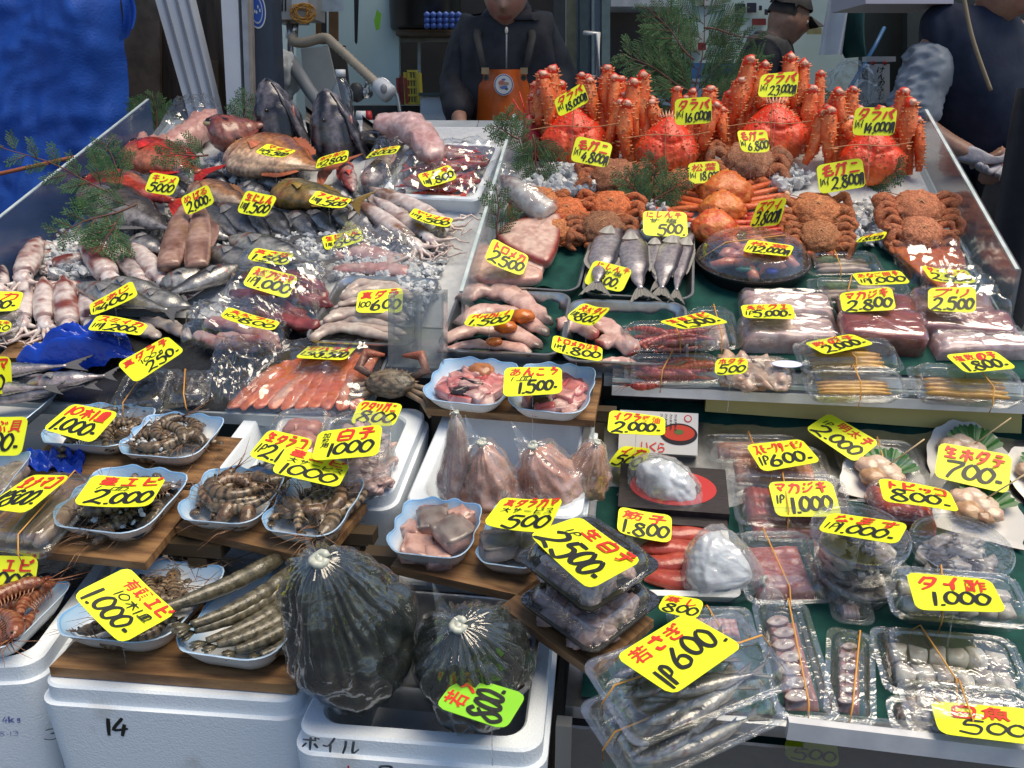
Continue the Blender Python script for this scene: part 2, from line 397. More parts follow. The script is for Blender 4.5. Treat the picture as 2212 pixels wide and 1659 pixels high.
def card(rc, q, s, lift, label, red, black, curl=.0, mat='yellow', extra=None, lay=None, width=.19):
 q = [crop(rc, *p) if rc else p for p in q]
 cx = sum(p[0] for p in q) / 4; cy = sum(p[1] for p in q) / 4
 C = hit(cx, cy, s, lift)
 M, wd, ht = fit_card(q, C)
 hw, hh = wd / 2, ht / 2
 k2 = rnd.uniform(-.03, .03)
 def bend(x, y, h):
  a = x / hw; c = y / hh
  return V((x, y, h + curl * wd * (a * a - .33) + k2 * wd * a * c + .3 * curl * wd * c * abs(c)))
 t = thing('price_card', label, 'price tag', M, 'handwritten price cards')
 b = B(); rad = .012
 NX, NY = 14, 8
 def sheet(h):
  def fn(u, v):
   x, y = (u * 2 - 1) * hw, (v * 2 - 1) * hh
   ax, ay = max(0, abs(x) - (hw - rad)), max(0, abs(y) - (hh - rad))
   r_ = math.hypot(ax, ay)
   if r_ > rad:
    x = math.copysign(hw - rad + ax / r_ * rad, x); y = math.copysign(hh - rad + ay / r_ * rad, y)
   return bend(x, y, h)
  return fn
 b.grid(sheet(0.0), NX, NY)
 b2 = B(); b2.grid(sheet(-.0006), NX, NY); b.add(b2.v, [f[::-1] for f in b2.f])
 n1 = (NX + 1) * (NY + 1)
 per = list(range(NX + 1)) + [(j + 1) * (NX + 1) + NX for j in range(NY)] + [NY * (NX + 1) + NX - 1 - i for i in range(NX)] + [(NY - 1 - j) * (NX + 1) for j in range(NY - 1)]
 b.f += [[per[i], n1 + per[i], n1 + per[(i + 1) % len(per)], per[(i + 1) % len(per)]] for i in range(len(per))]
 b.part('card', K[mat], t, smooth=True, angle=40)
 L_ = lay or ((-.86, .16, .86, .86), (-.80, -.82, .86, .02))
 def sc(r_): return (r_[0] * hw, r_[1] * hh, r_[2] * hw, r_[3] * hh)
 if red:
  b = B(); lettering(b, red, sc(L_[0]), bend, width * 1.15); b.part('red_writing', K['red'], t, smooth=False)
 b = B()
 if black and lay is None:
  m_ = [p_ for p_ in ('1P', '1尾', '1杯', '1枚', '1皿', '100g', '1.5kg') if black.startswith(p_)]
  if m_:
   lettering(b, m_[0], sc((-.93, -.62, -.93 + .17 * len(m_[0]) + .06, -.02)), bend, width * .8); black = black[len(m_[0]):].strip(); L_ = (L_[0], (-.62 + .1 * (len(m_[0]) - 2), -.86, .92, .08))
  else: L_ = (L_[0], (-.84, -.88, .90, .10))
 if black: lettering(b, black, sc(L_[1]), bend, width)
 for tx, r_ in (extra or []): lettering(b, tx, sc(r_), bend, width * .9)
 if b.v: b.part('black_writing', K['black'], t, smooth=False)
 if lift >= .075:
  p0 = M @ V((0, -hh * .3, -.003)); p1 = V((p0.x, p0.y, sz(s, p0.dot(VD))[0])); Mi = M.inverted(); b = B(); b.tube([Mi @ p0, Mi @ p1], .0009, n=5); b.part('clear_stick', K['clear'], t)
 return t
YP = 'yellow price card reading '
UP = 'U'
SM = (-.92, -.5, -.5, .1)     # small prefix at the left
LP = ((-.86, .14, .86, .84), (-.5, -.84, .86, .06))
for a in [
 ('00', [(1300,1468),(1535,1510),(1478,1672),(1222,1632)], UP, .13, 'キンメ 5000 on the red bagged fish', 'キンメ', '5000', .02),
 ('01', [(95,1228),(330,1290),(235,1350),(-20,1300)], UP, .15, 'マダイ 5,500 above the orange scaled bream', 'マダイ', '1尾5.500', .04),
 ('01', [(520,1340),(783,1275),(765,1368),(487,1452)], UP, .11, 'ホウボウ 2800 above the small pink fish', 'ホウボウ', '1尾2800', -.02),
 ('01', [(985,1275),(1225,1238),(1180,1300),(905,1362)], UP, .11, 'メヌケ 8000 behind the pink fish card', 'メヌケ', '8000', -.03),
 ('01', [(1358,1492),(1645,1405),(1700,1520),(1435,1605)], UP, .09, 'キンキ 1,800 on the white box of red fish', 'キンキ', '1尾1.800', .03),
 ('02', [(335,850),(580,700),(640,865),(380,1000)], UP, .24, 'タラバ 18,000 tilted on the leftmost king crab', 'タラバ', '18.000円', 0, [('1パイ', SM)], ((-.86,.05,.9,.9), (-.45,-.85,.95,-.05))),
 ('02', [(1368,848),(1680,820),(1682,1050),(1368,1068)], UP, .22, 'タラバ 16,000 on the king crab second from the left', 'タラバ', '16.000円', 0, [('1パイ', SM)], ((-.86,.05,.9,.9), (-.45,-.85,.95,-.05))),
 ('02', [(530,1158),(838,1225),(790,1440),(475,1365)], UP, .15, '毛ガニ 4,800 in front of a king crab', '毛ガニ', '4.800円', 0, [('1パイ', SM)], ((-.86,.05,.9,.9), (-.45,-.85,.95,-.05))),
 ('02', [(1898,1110),(2130,1118),(2190,1290),(1920,1300)], UP, .14, '毛ガニ 6,800 on a grey brown hairy crab', '毛ガニ', '6.800', .06, [('1パイ', SM)], ((-.86,.05,.9,.9), (-.45,-.85,.95,-.05))),
 ('02', [(1460,1395),(1760,1365),(1740,1560),(1510,1565)], UP, .09, '松葉 18,000 half hidden behind an orange snow crab', '松葉', '18.000', -.02, [('1パイ', SM)], ((-.8,.1,.86,.86), (-.3,-.75,.96,.0))),
 ('03', [(-51,630),(273,612),(255,822),(-76,828)], UP, .30, 'タラバ 23,000 highest of all the cards', 'タラバ', '23.000円', 0, [('1パイ', SM)], ((-.86,.05,.9,.9), (-.45,-.85,.95,-.05))),
 ('03', [(760,918),(1112,915),(1090,1160),(722,1150)], UP, .24, 'タラバ 14,000 on the rightmost king crab', 'タラバ', '14.000円', 0, [('1パイ', SM)], ((-.86,.05,.9,.9), (-.45,-.85,.95,-.05))),
 ('03', [(422,1412),(815,1342),(845,1590),(450,1659)], UP, .12, '毛ガニ 2,800 above a brown hairy crab', '毛ガニ', '2.800円', 0, [('1パイ', SM)], ((-.86,.05,.9,.9), (-.45,-.85,.95,-.05))),
 ('10', [(1540,85),(1770,-40),(1840,130),(1590,230)], UP, .12, 'めばる 2,000 on the copper coloured fish', 'めばる', '2.000-', .02),
 ('10', [(-190,880),(213,880),(150,1050),(-230,1045)], UP, .07, 'イカ 300 cut by the left edge', 'イカ', '300-', .02),
 ('10', [(745,975),(1140,810),(1172,900),(800,1105)], UP, .09, '真あじ 400 on the silver horse mackerel', '真あじ', '1尾400-', .02),
 ('10', [(830,1075),(1275,1140),(1190,1262),(738,1200)], UP, .09, 'スミイカ 1,200 below the horse mackerel', 'スミイカ', '1杯1.200-', -.04),
 ('10', [(998,1500),(1420,1255),(1582,1390),(1150,1659)], UP, .09, '真ダラ子 250 on a clear pack of dark roe', '真ダラ子', '250-', .0, [('100g', (-.4,-.1,.5,.25))], ((-.9,.3,.9,.9), (-.4,-.9,.95,-.15))),
 ('11', [(-94,12),(182,80),(75,243),(-172,210)], UP, .10, '生にしん 1,500 between copper and yellow fish', '生にしん', '1尾1.500', .03),
 ('10', [(1950,1035),(2384,1130),(2340,1240),(1870,1080)], UP, .10, '天然ブリ 800 on red fish under crinkled film', '天然ブリ', '100g800', .03),
 ('10', [(-60,1120),(110,1130),(80,1230),(-90,1215)], UP, .10, 'カキ 50 on the round tub at the left edge', 'カキ', '50', 0),
 ('10', [(-250,1440),(70,1430),(118,1755),(-230,1760)], UP, .10, 'サンマ 200 at the left edge above the slim fish', 'サンマ', '200-', .02),
 ('11', [(510,28),(812,100),(740,175),(430,122)], UP, .10, 'アイナメ 1,500 on the yellow brown fish', 'アイナメ', '1尾1.500', .05),
 ('11', [(545,412),(880,350),(905,432),(585,545)], UP, .05, '生にしん 500 in front of the herring row', '生にしん', '1尾500', .03),
 ('11', [(1342,175),(1668,275),(1635,335),(1282,245)], UP, .08, 'ヤリイカ 1,500 on the long brown squid', 'ヤリイカ', '1杯1.500', .05),
 ('11', [(-30,510),(332,560),(245,655),(-80,610)], UP, .09, '真さば 1,500 on the striped mackerel', '真さば', '1.500', .03),
 ('11', [(-45,650),(368,755),(245,940),(-115,830)], UP, .09, '天然ブリカマ 1,000 on dark red collars', '天然ブリカマ', '1P1.000', .0),
 ('11', [(870,880),(1240,845),(1240,1060),(828,1062)], UP, .06, '真ダラ 600 half behind the clear acrylic stand', '真ダラ', '100g600', .0),
 ('11', [(440,1345),(860,1345),(740,1472),(325,1440)], UP, .035, '紅ハラス 5,500 on the orange salmon bellies', '紅ハラス', '1.5kg5.500', .0),
 ('12', [(-195,430),(130,580),(60,755),(-255,610)], UP, .09, 'トロメカ 2,500 on pale swordfish steaks', 'トロメカ', '2500', .04),
 ('12', [(1095,190),(1470,205),(1478,415),(1098,405)], UP, .07, 'にしん干 500 above the dried herring', 'にしん干', '500.', 0, [('甘 塩', (-.8,.05,.6,.42))], ((-.9,.5,.8,.95), (-.4,-.9,.9,-.05))),
 ('12', [(680,615),(1013,685),(915,892),(580,810)], UP, .05, 'にしん干 大 800 leaning on dried herring', 'にしん干', '800.', 0, [('大甘塩', (-.85,.1,.7,.45))], ((-.8,.5,.95,.95), (-.5,-.85,.7,0))),
 ('12', [(1990,437),(2391,487),(2340,590),(1955,535)], UP, .085, '松葉 12,000 on the round black platter', '松葉', '1P12.000円', .0),
 ('12', [(2090,115),(2309,75),(2271,318),(1990,330)], UP, .08, 'ズワイ 3,800 before red crab legs', 'ズワイ', '3.800円', 0),
 ('12', [(-370,1090),(10,1040),(-40,1150),(-440,1175)], UP, .09, 'ババカレイ 1,500 curled on flounder', 'ババカレイ', '1.500', .06),
 ('12', [(590,980),(838,1045),(680,1165),(432,1120)], UP, .08, '天然タイ 800 curled at the tray corner', '天然タイ', '1尾800.', .08),
 ('12', [(330,1245),(750,1370),(745,1475),(310,1390)], UP, .08, 'トロメカジキ 1,800 before pink fillets', 'トロメカジキ', '1枚1.800', .02),
 ('12', [(1237,1130),(1620,1055),(1815,1135),(1440,1215)], UP, .105, '生甘エビ 1,500 on stacked packs of red shrimps', '生甘エビ', '1.500-', .0),
 ('12', [(1925,985),(2366,995),(2400,1105),(1955,1115)], UP, .07, '天然クエ 5,000 on white fillets', '天然クエ', '1P5.000-', .0),
 ('12', [(1720,1450),(1985,1445),(1988,1582),(1700,1595)], UP, .08, 'ホタテ 500 beside the red shrimp packs', 'ホタテ', '500', .0),
 ('13', [(830,410),(1045,360),(990,420),(712,485)], UP, .07, '2,800 lying flat before two hairy crabs', 'ガニ', '1.800円', .0),
 ('13', [(722,722),(1135,702),(1232,805),(800,835)], UP, .08, 'あなご 1,000 on long clear packs', 'あなご開干', '1P 1.000', .0),
 ('13', [(1305,680),(1690,695),(1798,825),(1390,770)], UP, .08, 'スモーク 2,500 on the flat orange pack', 'サーモン', '2.500', .05),
 ('13', [(618,890),(1060,843),(1112,1035),(645,1060)], UP, .07, 'マカジキ 2,800 between two dark red blocks', 'マカジキ', '2.800', .0),
 ('13', [(1372,845),(1785,845),(1785,1060),(1378,1045)], UP, .08, 'ブリ 2,500 behind the wrapped yellowtail', 'ブリ', '2.500', .0),
 ('13', [(318,1322),(720,1235),(920,1328),(500,1420)], UP, .065, '数の子 2,000 on a pack of golden roe', '数の子', '2.000-', .0),
 ('13', [(1515,1412),(1940,1390),(2145,1528),(1695,1582)], UP, .06, '塩数の子 1,800 on the rightmost golden roe', '塩数の子', '1.800-', .0),
]:
 card(a[0], a[1], a[2], a[3], YP + a[4], a[5], a[6], a[7] if len(a) > 7 else 0, extra=a[8] if len(a) > 8 else None, lay=a[9] if len(a) > 9 else None)
for a in [
 ('20', [(-200,345),(268,345),(165,675),(-260,670)], 'M', .06, 'つぶ貝 500 at the left edge', 'つぶ貝', '500-', .02),
 ('20', [(610,210),(1028,325),(780,545),(360,470)], 'M', .07, '10本1皿 1,000 on the upper left prawn dish', '10本1皿', '1.000-', .0),
 ('20', [(265,822),(622,860),(210,1145),(-150,1140)], 'M', .07, '生ナマコ 800 on the long clear pack', '生ナマコ', '1P 800-', .0),
 ('20', [(800,855),(1418,865),(1285,1118),(618,1085)], 'M', .07, '車エビ 2,000 on a large prawn dish', '車エビ', '2.000', .03, [('1皿', (-.8,.02,.3,.3))], ((-.75,.36,.95,.92), (-.75,-.9,.9,.0))),
 ('20', [(-150,1530),(332,1530),(287,1857),(-190,1830)], FZ, .07, 'エビ 1,000 at the left edge below the board', '赤エビ', '1.000', .0),
 ('21', [(110,408),(478,580),(330,760),(-95,720)], 'M', .06, '生タラコ 2,100 behind the prawn card', '生タラコ', '1P2.100', .0),
 ('21', [(270,590),(785,745),(700,955),(100,810)], 'M', .08, '車エビ大サービス 1,000 behind the curled prawns', '車エビ', '1000', .0, [('大サービス', (-.8,-.05,.95,.3))], ((-.85,.38,.9,.92), (-.85,-.95,.85,-.12))),
 ('21', [(520,465),(1068,412),(1035,672),(462,720)], 'M', .10, '白子 1,000 on the round clear tub', '白子', '1000', .0, [('加', (-.82,.45,-.55,.85)), ('熱', (-.82,.1,-.55,.42)), ('用', (-.82,-.25,-.55,.07))], ((-.45,.15,.85,.9), (-.6,-.85,.8,.02))),
 ('21', [(865,208),(1262,228),(1150,430),(800,400)], 'M', .05, 'ワタリガニ 800 below the swimming crab', 'ワタリガニ', '800', .0),
 (None, [(1088,793),(1215,793),(1213,850),(1088,857)], 'M', .10, 'あんこう 1,500 between two pink fish dishes', 'あんこう', '1.500-', .0, [('1皿', (-.85,-.02,.1,.3))], ((-.8,.36,.92,.95), (-.5,-.85,.9,.0))),
 (None, [(1075,1072),(1232,1085),(1170,1145),(1055,1140)], 'M', .08, '真ダラカマ 500 behind the black packs', '真ダラカマ', '500', .04, [('大サービス', (-.8,.0,.9,.34))], ((-.8,.42,.92,.95), (-.5,-.9,.9,-.05))),
]:
 card(a[0], a[1], a[2], a[3], YP + a[4], a[5], a[6], a[7], extra=a[8] if len(a) > 8 else None, lay=a[9] if len(a) > 9 else None)
for a in [
 ('22', [(800,295),(1298,335),(1272,515),(800,470)], 'L', .12, 'イクラ醤油 2,000 on the printed roe box', 'イクラ醤油', '2.000-', .0),
 ('22', [(900,575),(1190,630),(1040,790),(800,770)], 'L', .04, 'イカ 500 behind the upper bag of ice', 'イカ', '500', .0),
 ('22', [(860,1095),(1375,1210),(1300,1400),(900,1350)], 'L', .04, '筋子 1,800 between ice bag and black pack', '筋子', '1.800', .03),
 ('22', [(555,1180),(1090,1600),(637,1809),(125,1365)], 'M', .115, '生白子 2,500 large on the black pack', '生白子', '2500-', .02, [('1P', (-.75,.1,-.4,.4))], ((-.55,.42,.95,.95), (-.85,-.9,.9,.1))),
 ('23', [(-189,595),(300,520),(460,740),(-30,800)], 'L', .06, 'スモークサーモン 600 on clear salmon pack', 'スモークサーモン', '1P600-', .0),
 ('23', [(540,298),(960,575),(760,720),(315,460)], 'L', .05, '明太子 2,000 tilted against the dark back', '明太子', '2.000', .0, [('1P', (-.85,.05,-.5,.4))], ((-.4,.3,.9,.9), (-.85,-.85,.85,.0))),
 ('23', [(0,895),(560,892),(640,1195),(90,1195)], 'L', .05, 'マカジキ 1,000 on sliced red fish', 'マカジキ', '1.000', .0, [('1P', (-.9,-.3,-.6,.2))], ((-.9,.3,.8,.9), (-.5,-.85,.8,.1))),
 ('23', [(540,1165),(1215,1245),(1110,1440),(430,1310)], 'L', .135, 'なます 1,000 on the round clear tub', 'なます', '1P1.000-', .0),
 ('23', [(950,860),(1560,960),(1650,1160),(1000,1060)], 'L', .09, 'トビッコ 800 on the red roe tub', 'トビッコ', '800-', -.02),
 ('23', [(1470,555),(2095,675),(2060,1000),(1428,860)], 'L', .06, '生ホタテ 700 among white scallop shells', '生ホタテ', '700-', .0),
 ('32', [(1240,225),(1545,300),(1500,440),(1150,380)], 'L', .05, '蒸し 800 between black pack and clear packs', '蒸し', '800', .0),
 ('32', [(815,740),(1400,395),(1855,650),(1300,1085)], 'M', .11, '若さぎ 600 large on the nearest clear pack', '若さぎ', '600.', .0, [('1P', (-.9,-.85,-.5,-.1))], ((-.85,.3,.6,.9), (-.4,-.6,.95,.25))),
 ('33', [(1128,80),(1830,100),(1962,412),(1225,345)], 'L', .10, 'タイ酢 1,000 on stacked clear packs', 'タイ酢', '1.000', .0, None, ((-.85,.1,.85,.88), (-.6,-.8,.75,.0))),
 ('33', [(1335,1105),(2150,1180),(2290,1480),(1400,1380)], 'L', .05, '白魚 500 at the bottom right', '白魚', '500', .0, None, ((-.75,.1,.6,.88), (-.6,-.8,.75,.0))),
]:
 card(a[0], a[1], a[2], a[3], YP + a[4], a[5], a[6], a[7], extra=a[8] if len(a) > 8 else None, lay=a[9] if len(a) > 9 else None)
card('30', [(1055,25),(1435,400),(1000,660),(585,245)], .795, .085, YP + '有頭エビ 1,000 large on the front prawn dish', '有頭エビ', '1.000-', .03, extra=[('10本1皿', (-.5,-.05,.85,.3))], lay=((-.6,.42,.95,.95), (-.85,-.9,.85,-.12)))
card(None, [(1702, 1592), (1800, 1604), (1822, 1656), (1690, 1642)], PL[0][1] - .12, .035, YP + '500 seen dimly below the front rail', '', '500', .0)
card('31', [(1415,1180),(1650,910),(2240,1050),(2010,1310)], FZ, .085, 'green price card reading 若メ 800 before the dark bag', '若メ', '800-', .0, 'green', lay=((-.7,.3,.95,.95), (-.95,-.75,.9,.2)))
# ---------------------------------------------------------------- stall: counters, acrylic, rails
def hitv(px, py, v):
 r = ray(px, py); return CAMP + r * ((v - CAMP.dot(VD)) / r.dot(VD))
def W(u, v, z): return UD * u + VD * v + ZD * z
def uof(p): return p.dot(UD)
def vof(p): return p.dot(VD)
def prism(b, pts, thick, d, col=(1, 1, 1)):
 """polygon given as 3-D points, given a thickness along d"""
 n = len(pts); o = V(d).normalized() * thick
 b.add([p for p in pts] + [p + o for p in pts], [list(range(n))[::-1], [n + i for i in range(n)]] + [[i, (i + 1) % n, n + (i + 1) % n, n + i] for i in range(n)], col)
def bar(b, p, q, wv, wz, col=(1, 1, 1), a=None):
 d = (q - p).normalized(); a = a or VD
 c = d.cross(a).normalized()
 b.loft([[o + a * (sx * wv / 2) + c * (sz_ * wz / 2) for sx, sz_ in ((-1, -1), (1, -1), (1, 1), (-1, 1))] for o in (p, q)], col)
def rr(w, d, r, z, n=6, rip=0, wav=0, wk=0):
 pts = []; r = min(r, w / 2 - 1e-4, d / 2 - 1e-4)
 segs = [(w / 2 - r, -d / 2 + r, -90), (w / 2 - r, d / 2 - r, 0), (-w / 2 + r, d / 2 - r, 90), (-w / 2 + r, -d / 2 + r, 180)]
 for k, (cx, cy, a0) in enumerate(segs):
  for i in range(n + 1):
   a = R(a0 + 90 * i / n); pts.append(V((cx + r * math.cos(a), cy + r * math.sin(a), z)))
  nx = segs[(k + 1) % 4]; a = R(nx[2]); e = V((nx[0] + r * math.cos(a), nx[1] + r * math.sin(a), z))
  s0 = pts[-1]; m = 10
  for i in range(1, m): pts.append(s0.lerp(e, i / m))
 if rip or wav:
  for i, p in enumerate(pts):
   rad = V((p.x, p.y, 0)).normalized()
   pts[i] = p + rad * (rip * (1 if i % 2 else -1)) + V((0, 0, wav * math.sin(i * 6.28319 * wk / len(pts))))
 return pts
V0 = PU[0][0]; Z0 = PU[0][1]
# the ground and the shop floor
b = B(); b.box((-12, -6, -.3), (12, 2.45, 0)); struct(b, 'ground', P('wet_asphalt', (.06, .06, .065), (.035, .035, .04), 8, rough=.5, bump=.3, bs=60))
b = B(); b.box((-12, 2.45, -.3), (12, 9, .22)); struct(b, 'shop_floor', P('concrete_floor', (.10, .10, .10), (.06, .06, .06), 4, rough=.5))
# sloping display counter
t = thing('display_counter', 'long sloping white display counter under all the iced fish', 'counter')
uL, uR = (uof(hit(-30, 640, UP)) + uof(hit(318, 352, UP))) / 2 - .01, uof(hit(2215, 740, UP)) + .25
um = uof(hit(1300, 815, UP)); ul = uof(hit(832, 790, UP)); ue = uof(hit(2178, 715, UP)) * .5 + uof(hit(2000, 395, UP)) * .5 + .012; ve = vof(hit(2178, 715, UP))
vl = vof(hit(480, 893, UP))
b = B()
def bedslab(u0, u1, v0, th=.02, v1=None):
 vs_ = [v0] + [p[0] for p in PU[1:]]
 vs_ = [v for v in vs_ if v >= v0 and (not v1 or v < v1)] + [v1 or PU[-1][0] + .06]
 rings = []
 for v in vs_:
  z = sz('U', v)[0]
  rings.append([W(u0, v, z), W(u1, v, z), W(u1, v, z - th), W(u0, v, z - th)])
 b.loft(rings)
bedslab(um + .004, ue, V0); bedslab(ul + .002, um, V0 + .0); bedslab(uL, ul, vl); bedslab(ue + .001, uR, V0, v1=ve)
b.part('bed', P('counter_top', (.35, .38, .40), (.26, .29, .31), 8, rough=.35), t, smooth=False)
b = B(); b.box((uL + .02, V0 + .30, .02), (ue - .05, PU[-1][0] - .1, .86), M=Matrix(((UD.x, VD.x, 0, 0), (UD.y, VD.y, 0, 0), (0, 0, 1, 0), (0, 0, 0, 1))))
b.box((uL + .02, vl - .45, .02), (um - .05, V0 + .28, .55), M=Matrix(((UD.x, VD.x, 0, 0), (UD.y, VD.y, 0, 0), (0, 0, 1, 0), (0, 0, 0, 1))))
b.part('base_cabinet', P('dark_cabinet', (.02, .022, .025), rough=.6), t, smooth=False)
# green sheet under trays on the right half of the upper counter
b = B()
u1 = ue - .01
def gsheet(s, ua, ub, va, vb, lift, amp):
 def fn(i, j):
  u = lerp(ua, ub, i); v = lerp(va, vb, j)
  return W(u, v, sz(s, v)[0] + lift + amp * nz(u * 9, v * 9, 3))
 return fn
b.grid(gsheet('U', ul + .15, u1, V0 + .03, vof(hit(1500, 505, UP)), .006, .004), 40, 16)
b.solo('counter_liner', K['liner'], 'dark green paper lining the middle of the right counter', 'liner paper')
# front edge of the upper shelf: clear strip, bright bar, yellow board under it
t = thing('display_shelf', 'clear shelf edge with bright aluminium bar across the right counter', 'shelf edge')
pA = hitv(1345, 838, V0 - .01); pB = hitv(2212, 868, V0 - .01)
zA = pA.z
b = B(); prism(b, [W(um + .02, V0 - .012, Z0 - .012), W(uR, V0 - .012, Z0 - .012), W(uR, V0 - .012, Z0 + .018), W(um + .02, V0 - .012, Z0 + .018)], .008, VD); b.part('clear_strip', K['acryl'], t, smooth=False)
b = B(); bar(b, W(um + .02, V0 - .014, Z0 - .022), W(uR, V0 - .014, Z0 - .022), .012, .018); b.part('bar', K['alu'], t, smooth=False)
b = B(); bar(b, W(um + .02, V0 - .012, Z0 - .003), W(uR, V0 - .012, Z0 - .003), .01, .006); b.part('upper_bar', K['edge'], t, smooth=False)
yb = [hitv(x_, y_, V0 + .03) for x_, y_ in ((1527, 846), (2209, 872), (2206, 938), (1523, 889))]
b = B(); prism(b, yb, .02, VD); b.solo('yellow_board', P('yellow_board', (.62, .52, .20), (.54, .45, .17), 6, rough=.5), 'long pale yellow board fixed below the shelf edge', 'board', smooth=False)
# lower case: green bed, dark back, acrylic front, rail, corner post
vb = V0 + .08
VL0 = PL[0][0]; ZL0 = PL[0][1]
t = thing('lower_case', 'low clear sided display case holding packs at the right', 'display case')
uc = uof(hitv(1222, 1500, VL0))
b = B(); rings = []
for v in (VL0, lerp(VL0, vb, .5), vb): z = sz('L', v)[0]; rings.append([W(uc, v, z - .002), W(uR, v, z - .002), W(uR, v, z - .02), W(uc, v, z - .02)])
b.loft(rings); b.part('bed', K['steel'], t, smooth=False)
b = B(); b.grid(gsheet('L', uc + .02, uR - .01, VL0 + .01, vb - .01, .004, .004), 40, 30); b.part('green_lining', K['liner'], t)
b = B(); prism(b, [W(uc, vb, .5), W(uR, vb, .5), W(uR, vb, Z0 - .03), W(uc, vb, Z0 - .03)], .02, VD); b.part('back_panel', P('dark_back', (.035, .028, .026), (.025, .02, .02), 5, rough=.4), t, smooth=False)
b = B(); prism(b, [W(uc, VL0 - .02, .35), W(uR, VL0 - .02, .35), W(uR, VL0 - .02, ZL0 + .035), W(uc + .3, VL0 - .02, ZL0 + .035), W(uc + .3, VL0 - .02, ZL0 - .02), W(uc, VL0 - .02, ZL0 - .02)], .006, VD); b.part('front_sheet', K['clear'], t, smooth=False)
rp = [hitv(1700, 1572, VL0 - .026), hitv(2230, 1640, VL0 - .026)]
b = B(); bar(b, rp[0], rp[1] + UD * .1, .012, .026); b.part('rail', K['alu'], t, smooth=False)
b = B(); bar(b, W(uc, VL0 - .02, .2), W(uc, VL0 - .02, ZL0 - .01), .02, .02); b.part('corner_post', P('dull_alu', (.30, .30, .29), rough=.4, metal=.5), t, smooth=False)
# sloping clear side
us = uof(hitv(1262, 1085, vof(hit(1262, 1085, 'L', .06))))
vs0 = vof(hit(1262, 1120, 'L', .06))
b = B(); prism(b, [W(us, VL0 + .1, sz('L', VL0 + .1)[0]), W(us, V0 - .016, sz('L', V0)[0]), W(us, V0 - .016, Z0 - .01), W(us, vs0, sz('L', vs0)[0] + .07), W(us, VL0 + .1, sz('L', VL0 + .1)[0] + .03)], .006, UD); b.part('side_sheet', K['acryl'], t, smooth=False)
b = B(); bar(b, W(us - .006, VL0 + .1, sz('L', VL0 + .1)[0] + .036), W(us - .006, vs0, sz('L', vs0)[0] + .076), .01, .012, a=UD); bar(b, W(us - .006, vs0, sz('L', vs0)[0] + .076), W(us - .006, V0 - .016, Z0 - .006), .01, .012, a=UD)
b.part('side_edge', P('dark_trim', (.05, .052, .055), rough=.4), t, smooth=False)
b = B(); b.box((0, 0, 0), (1, 1, .02), M=Matrix(((UD.x * (uR - uc - .05), VD.x * .45, 0, (UD * (uc + .05) + VD * VL0).x), (UD.y * (uR - uc - .05), VD.y * .45, 0, (UD * (uc + .05) + VD * VL0).y), (0, 0, 1, ZL0 - .12), (0, 0, 0, 1)))); b.part('under_shelf', K['liner'], t, smooth=False)
# acrylic sides and the stepped stand between fish and trays
def side_sheet(name, label, q, thick, mat):
 t = thing(name, label, 'acrylic panel')
 b = B(); prism(b, q, thick, UD); b.part('sheet', K[mat], t, smooth=False)
 b = B(); bar(b, q[3], q[2], .007, .004, a=UD); b.part('edge_strip', K['edge'], t, smooth=False)
def vert(p, h): return V((p.x, p.y, p.z + h))
a_, c_ = hit(-30, 640, UP), hit(318, 352, UP)
u_ = (uof(a_) + uof(c_)) / 2
def wallu(u, va, vb_, ha, hb, lift=0):
 za, zb = sz('U', va)[0] + lift, sz('U', vb_)[0] + lift
 return [W(u, va, za), W(u, vb_, zb), W(u, vb_, zb + hb), W(u, va, za + ha)]
side_sheet('side_panel', 'blue grey clear panel along the left end of the ice', wallu(u_, vl + .15, vof(c_) + .1, .15, .13), .006, 'acrylblue')
p1, p2 = hit(980, 735, UP), hit(1112, 395, UP)
side_sheet('divider_panel', 'clear acrylic divider between iced fish and steel trays', wallu((uof(p1) + uof(p2)) / 2, vof(p1), vof(p2) + .12, .10, .12), .008, 'acryl')
p1, p2 = hit(2178, 715, UP), hit(2000, 395, UP)
side_sheet('end_panel', 'clear acrylic panel along the right end of the crabs', wallu((uof(p1) + uof(p2)) / 2, vof(p1), vof(p2) + .1, .12, .13), .008, 'acryl')
t = thing('acrylic_stand', 'pair of frosted upright acrylic channels beside the grey fish tray', 'acrylic stand')
vA = vof(hit(900, 800, UP)) - .02
for xa, xb in ((838, 895), (897, 958)):
 q = [hitv(xa, 806, vA), hitv(xb, 806, vA), hitv(xb, 634, vA), hitv(xa, 638, vA)]
 b = B(); prism(b, q, .004, VD)
 o = VD * .035
 prism(b, [q[0] + o, q[1] + o, q[2] + o, q[3] + o], .004, VD)
 prism(b, [q[0], q[3], q[3] + o, q[0] + o], .004, UD); prism(b, [q[1] - UD * .004, q[2] - UD * .004, q[2] - UD * .004 + o, q[1] - UD * .004 + o], .004, UD)
 b.part('channel', K['acryl'], t, smooth=False)
# ---------------------------------------------------------------- boxes, boards, dishes
def foam_box(label, q, z, h, wall=.03, group='white foam fish boxes', floor=.55, dep=None):
 M, wd, dp = rectfit(q, z)
 if dep:
  M = M @ Matrix.Translation((0, (dep - dp) / 2, 0)); dp = dep
 t = thing('foam_box', label, 'foam box', M, group)
 b = B(); e = .014
 b.loft([rr(wd - 2 * e, dp - 2 * e, .03, -h), rr(wd, dp, .03, -.034), rr(wd, dp, .03, -.026), rr(wd - .012, dp - .012, .028, -.0245), rr(wd - .012, dp - .012, .028, -.003), rr(wd - .018, dp - .018, .026, 0),
   rr(wd - 2 * wall + .006, dp - 2 * wall + .006, .03, 0), rr(wd - 2 * wall, dp - 2 * wall, .03, -.004), rr(wd - 2 * wall - .01, dp - 2 * wall - .01, .03, -h * floor)])
 b.part('box_body', K['foam'], t, angle=35)
 return t, M, wd, dp
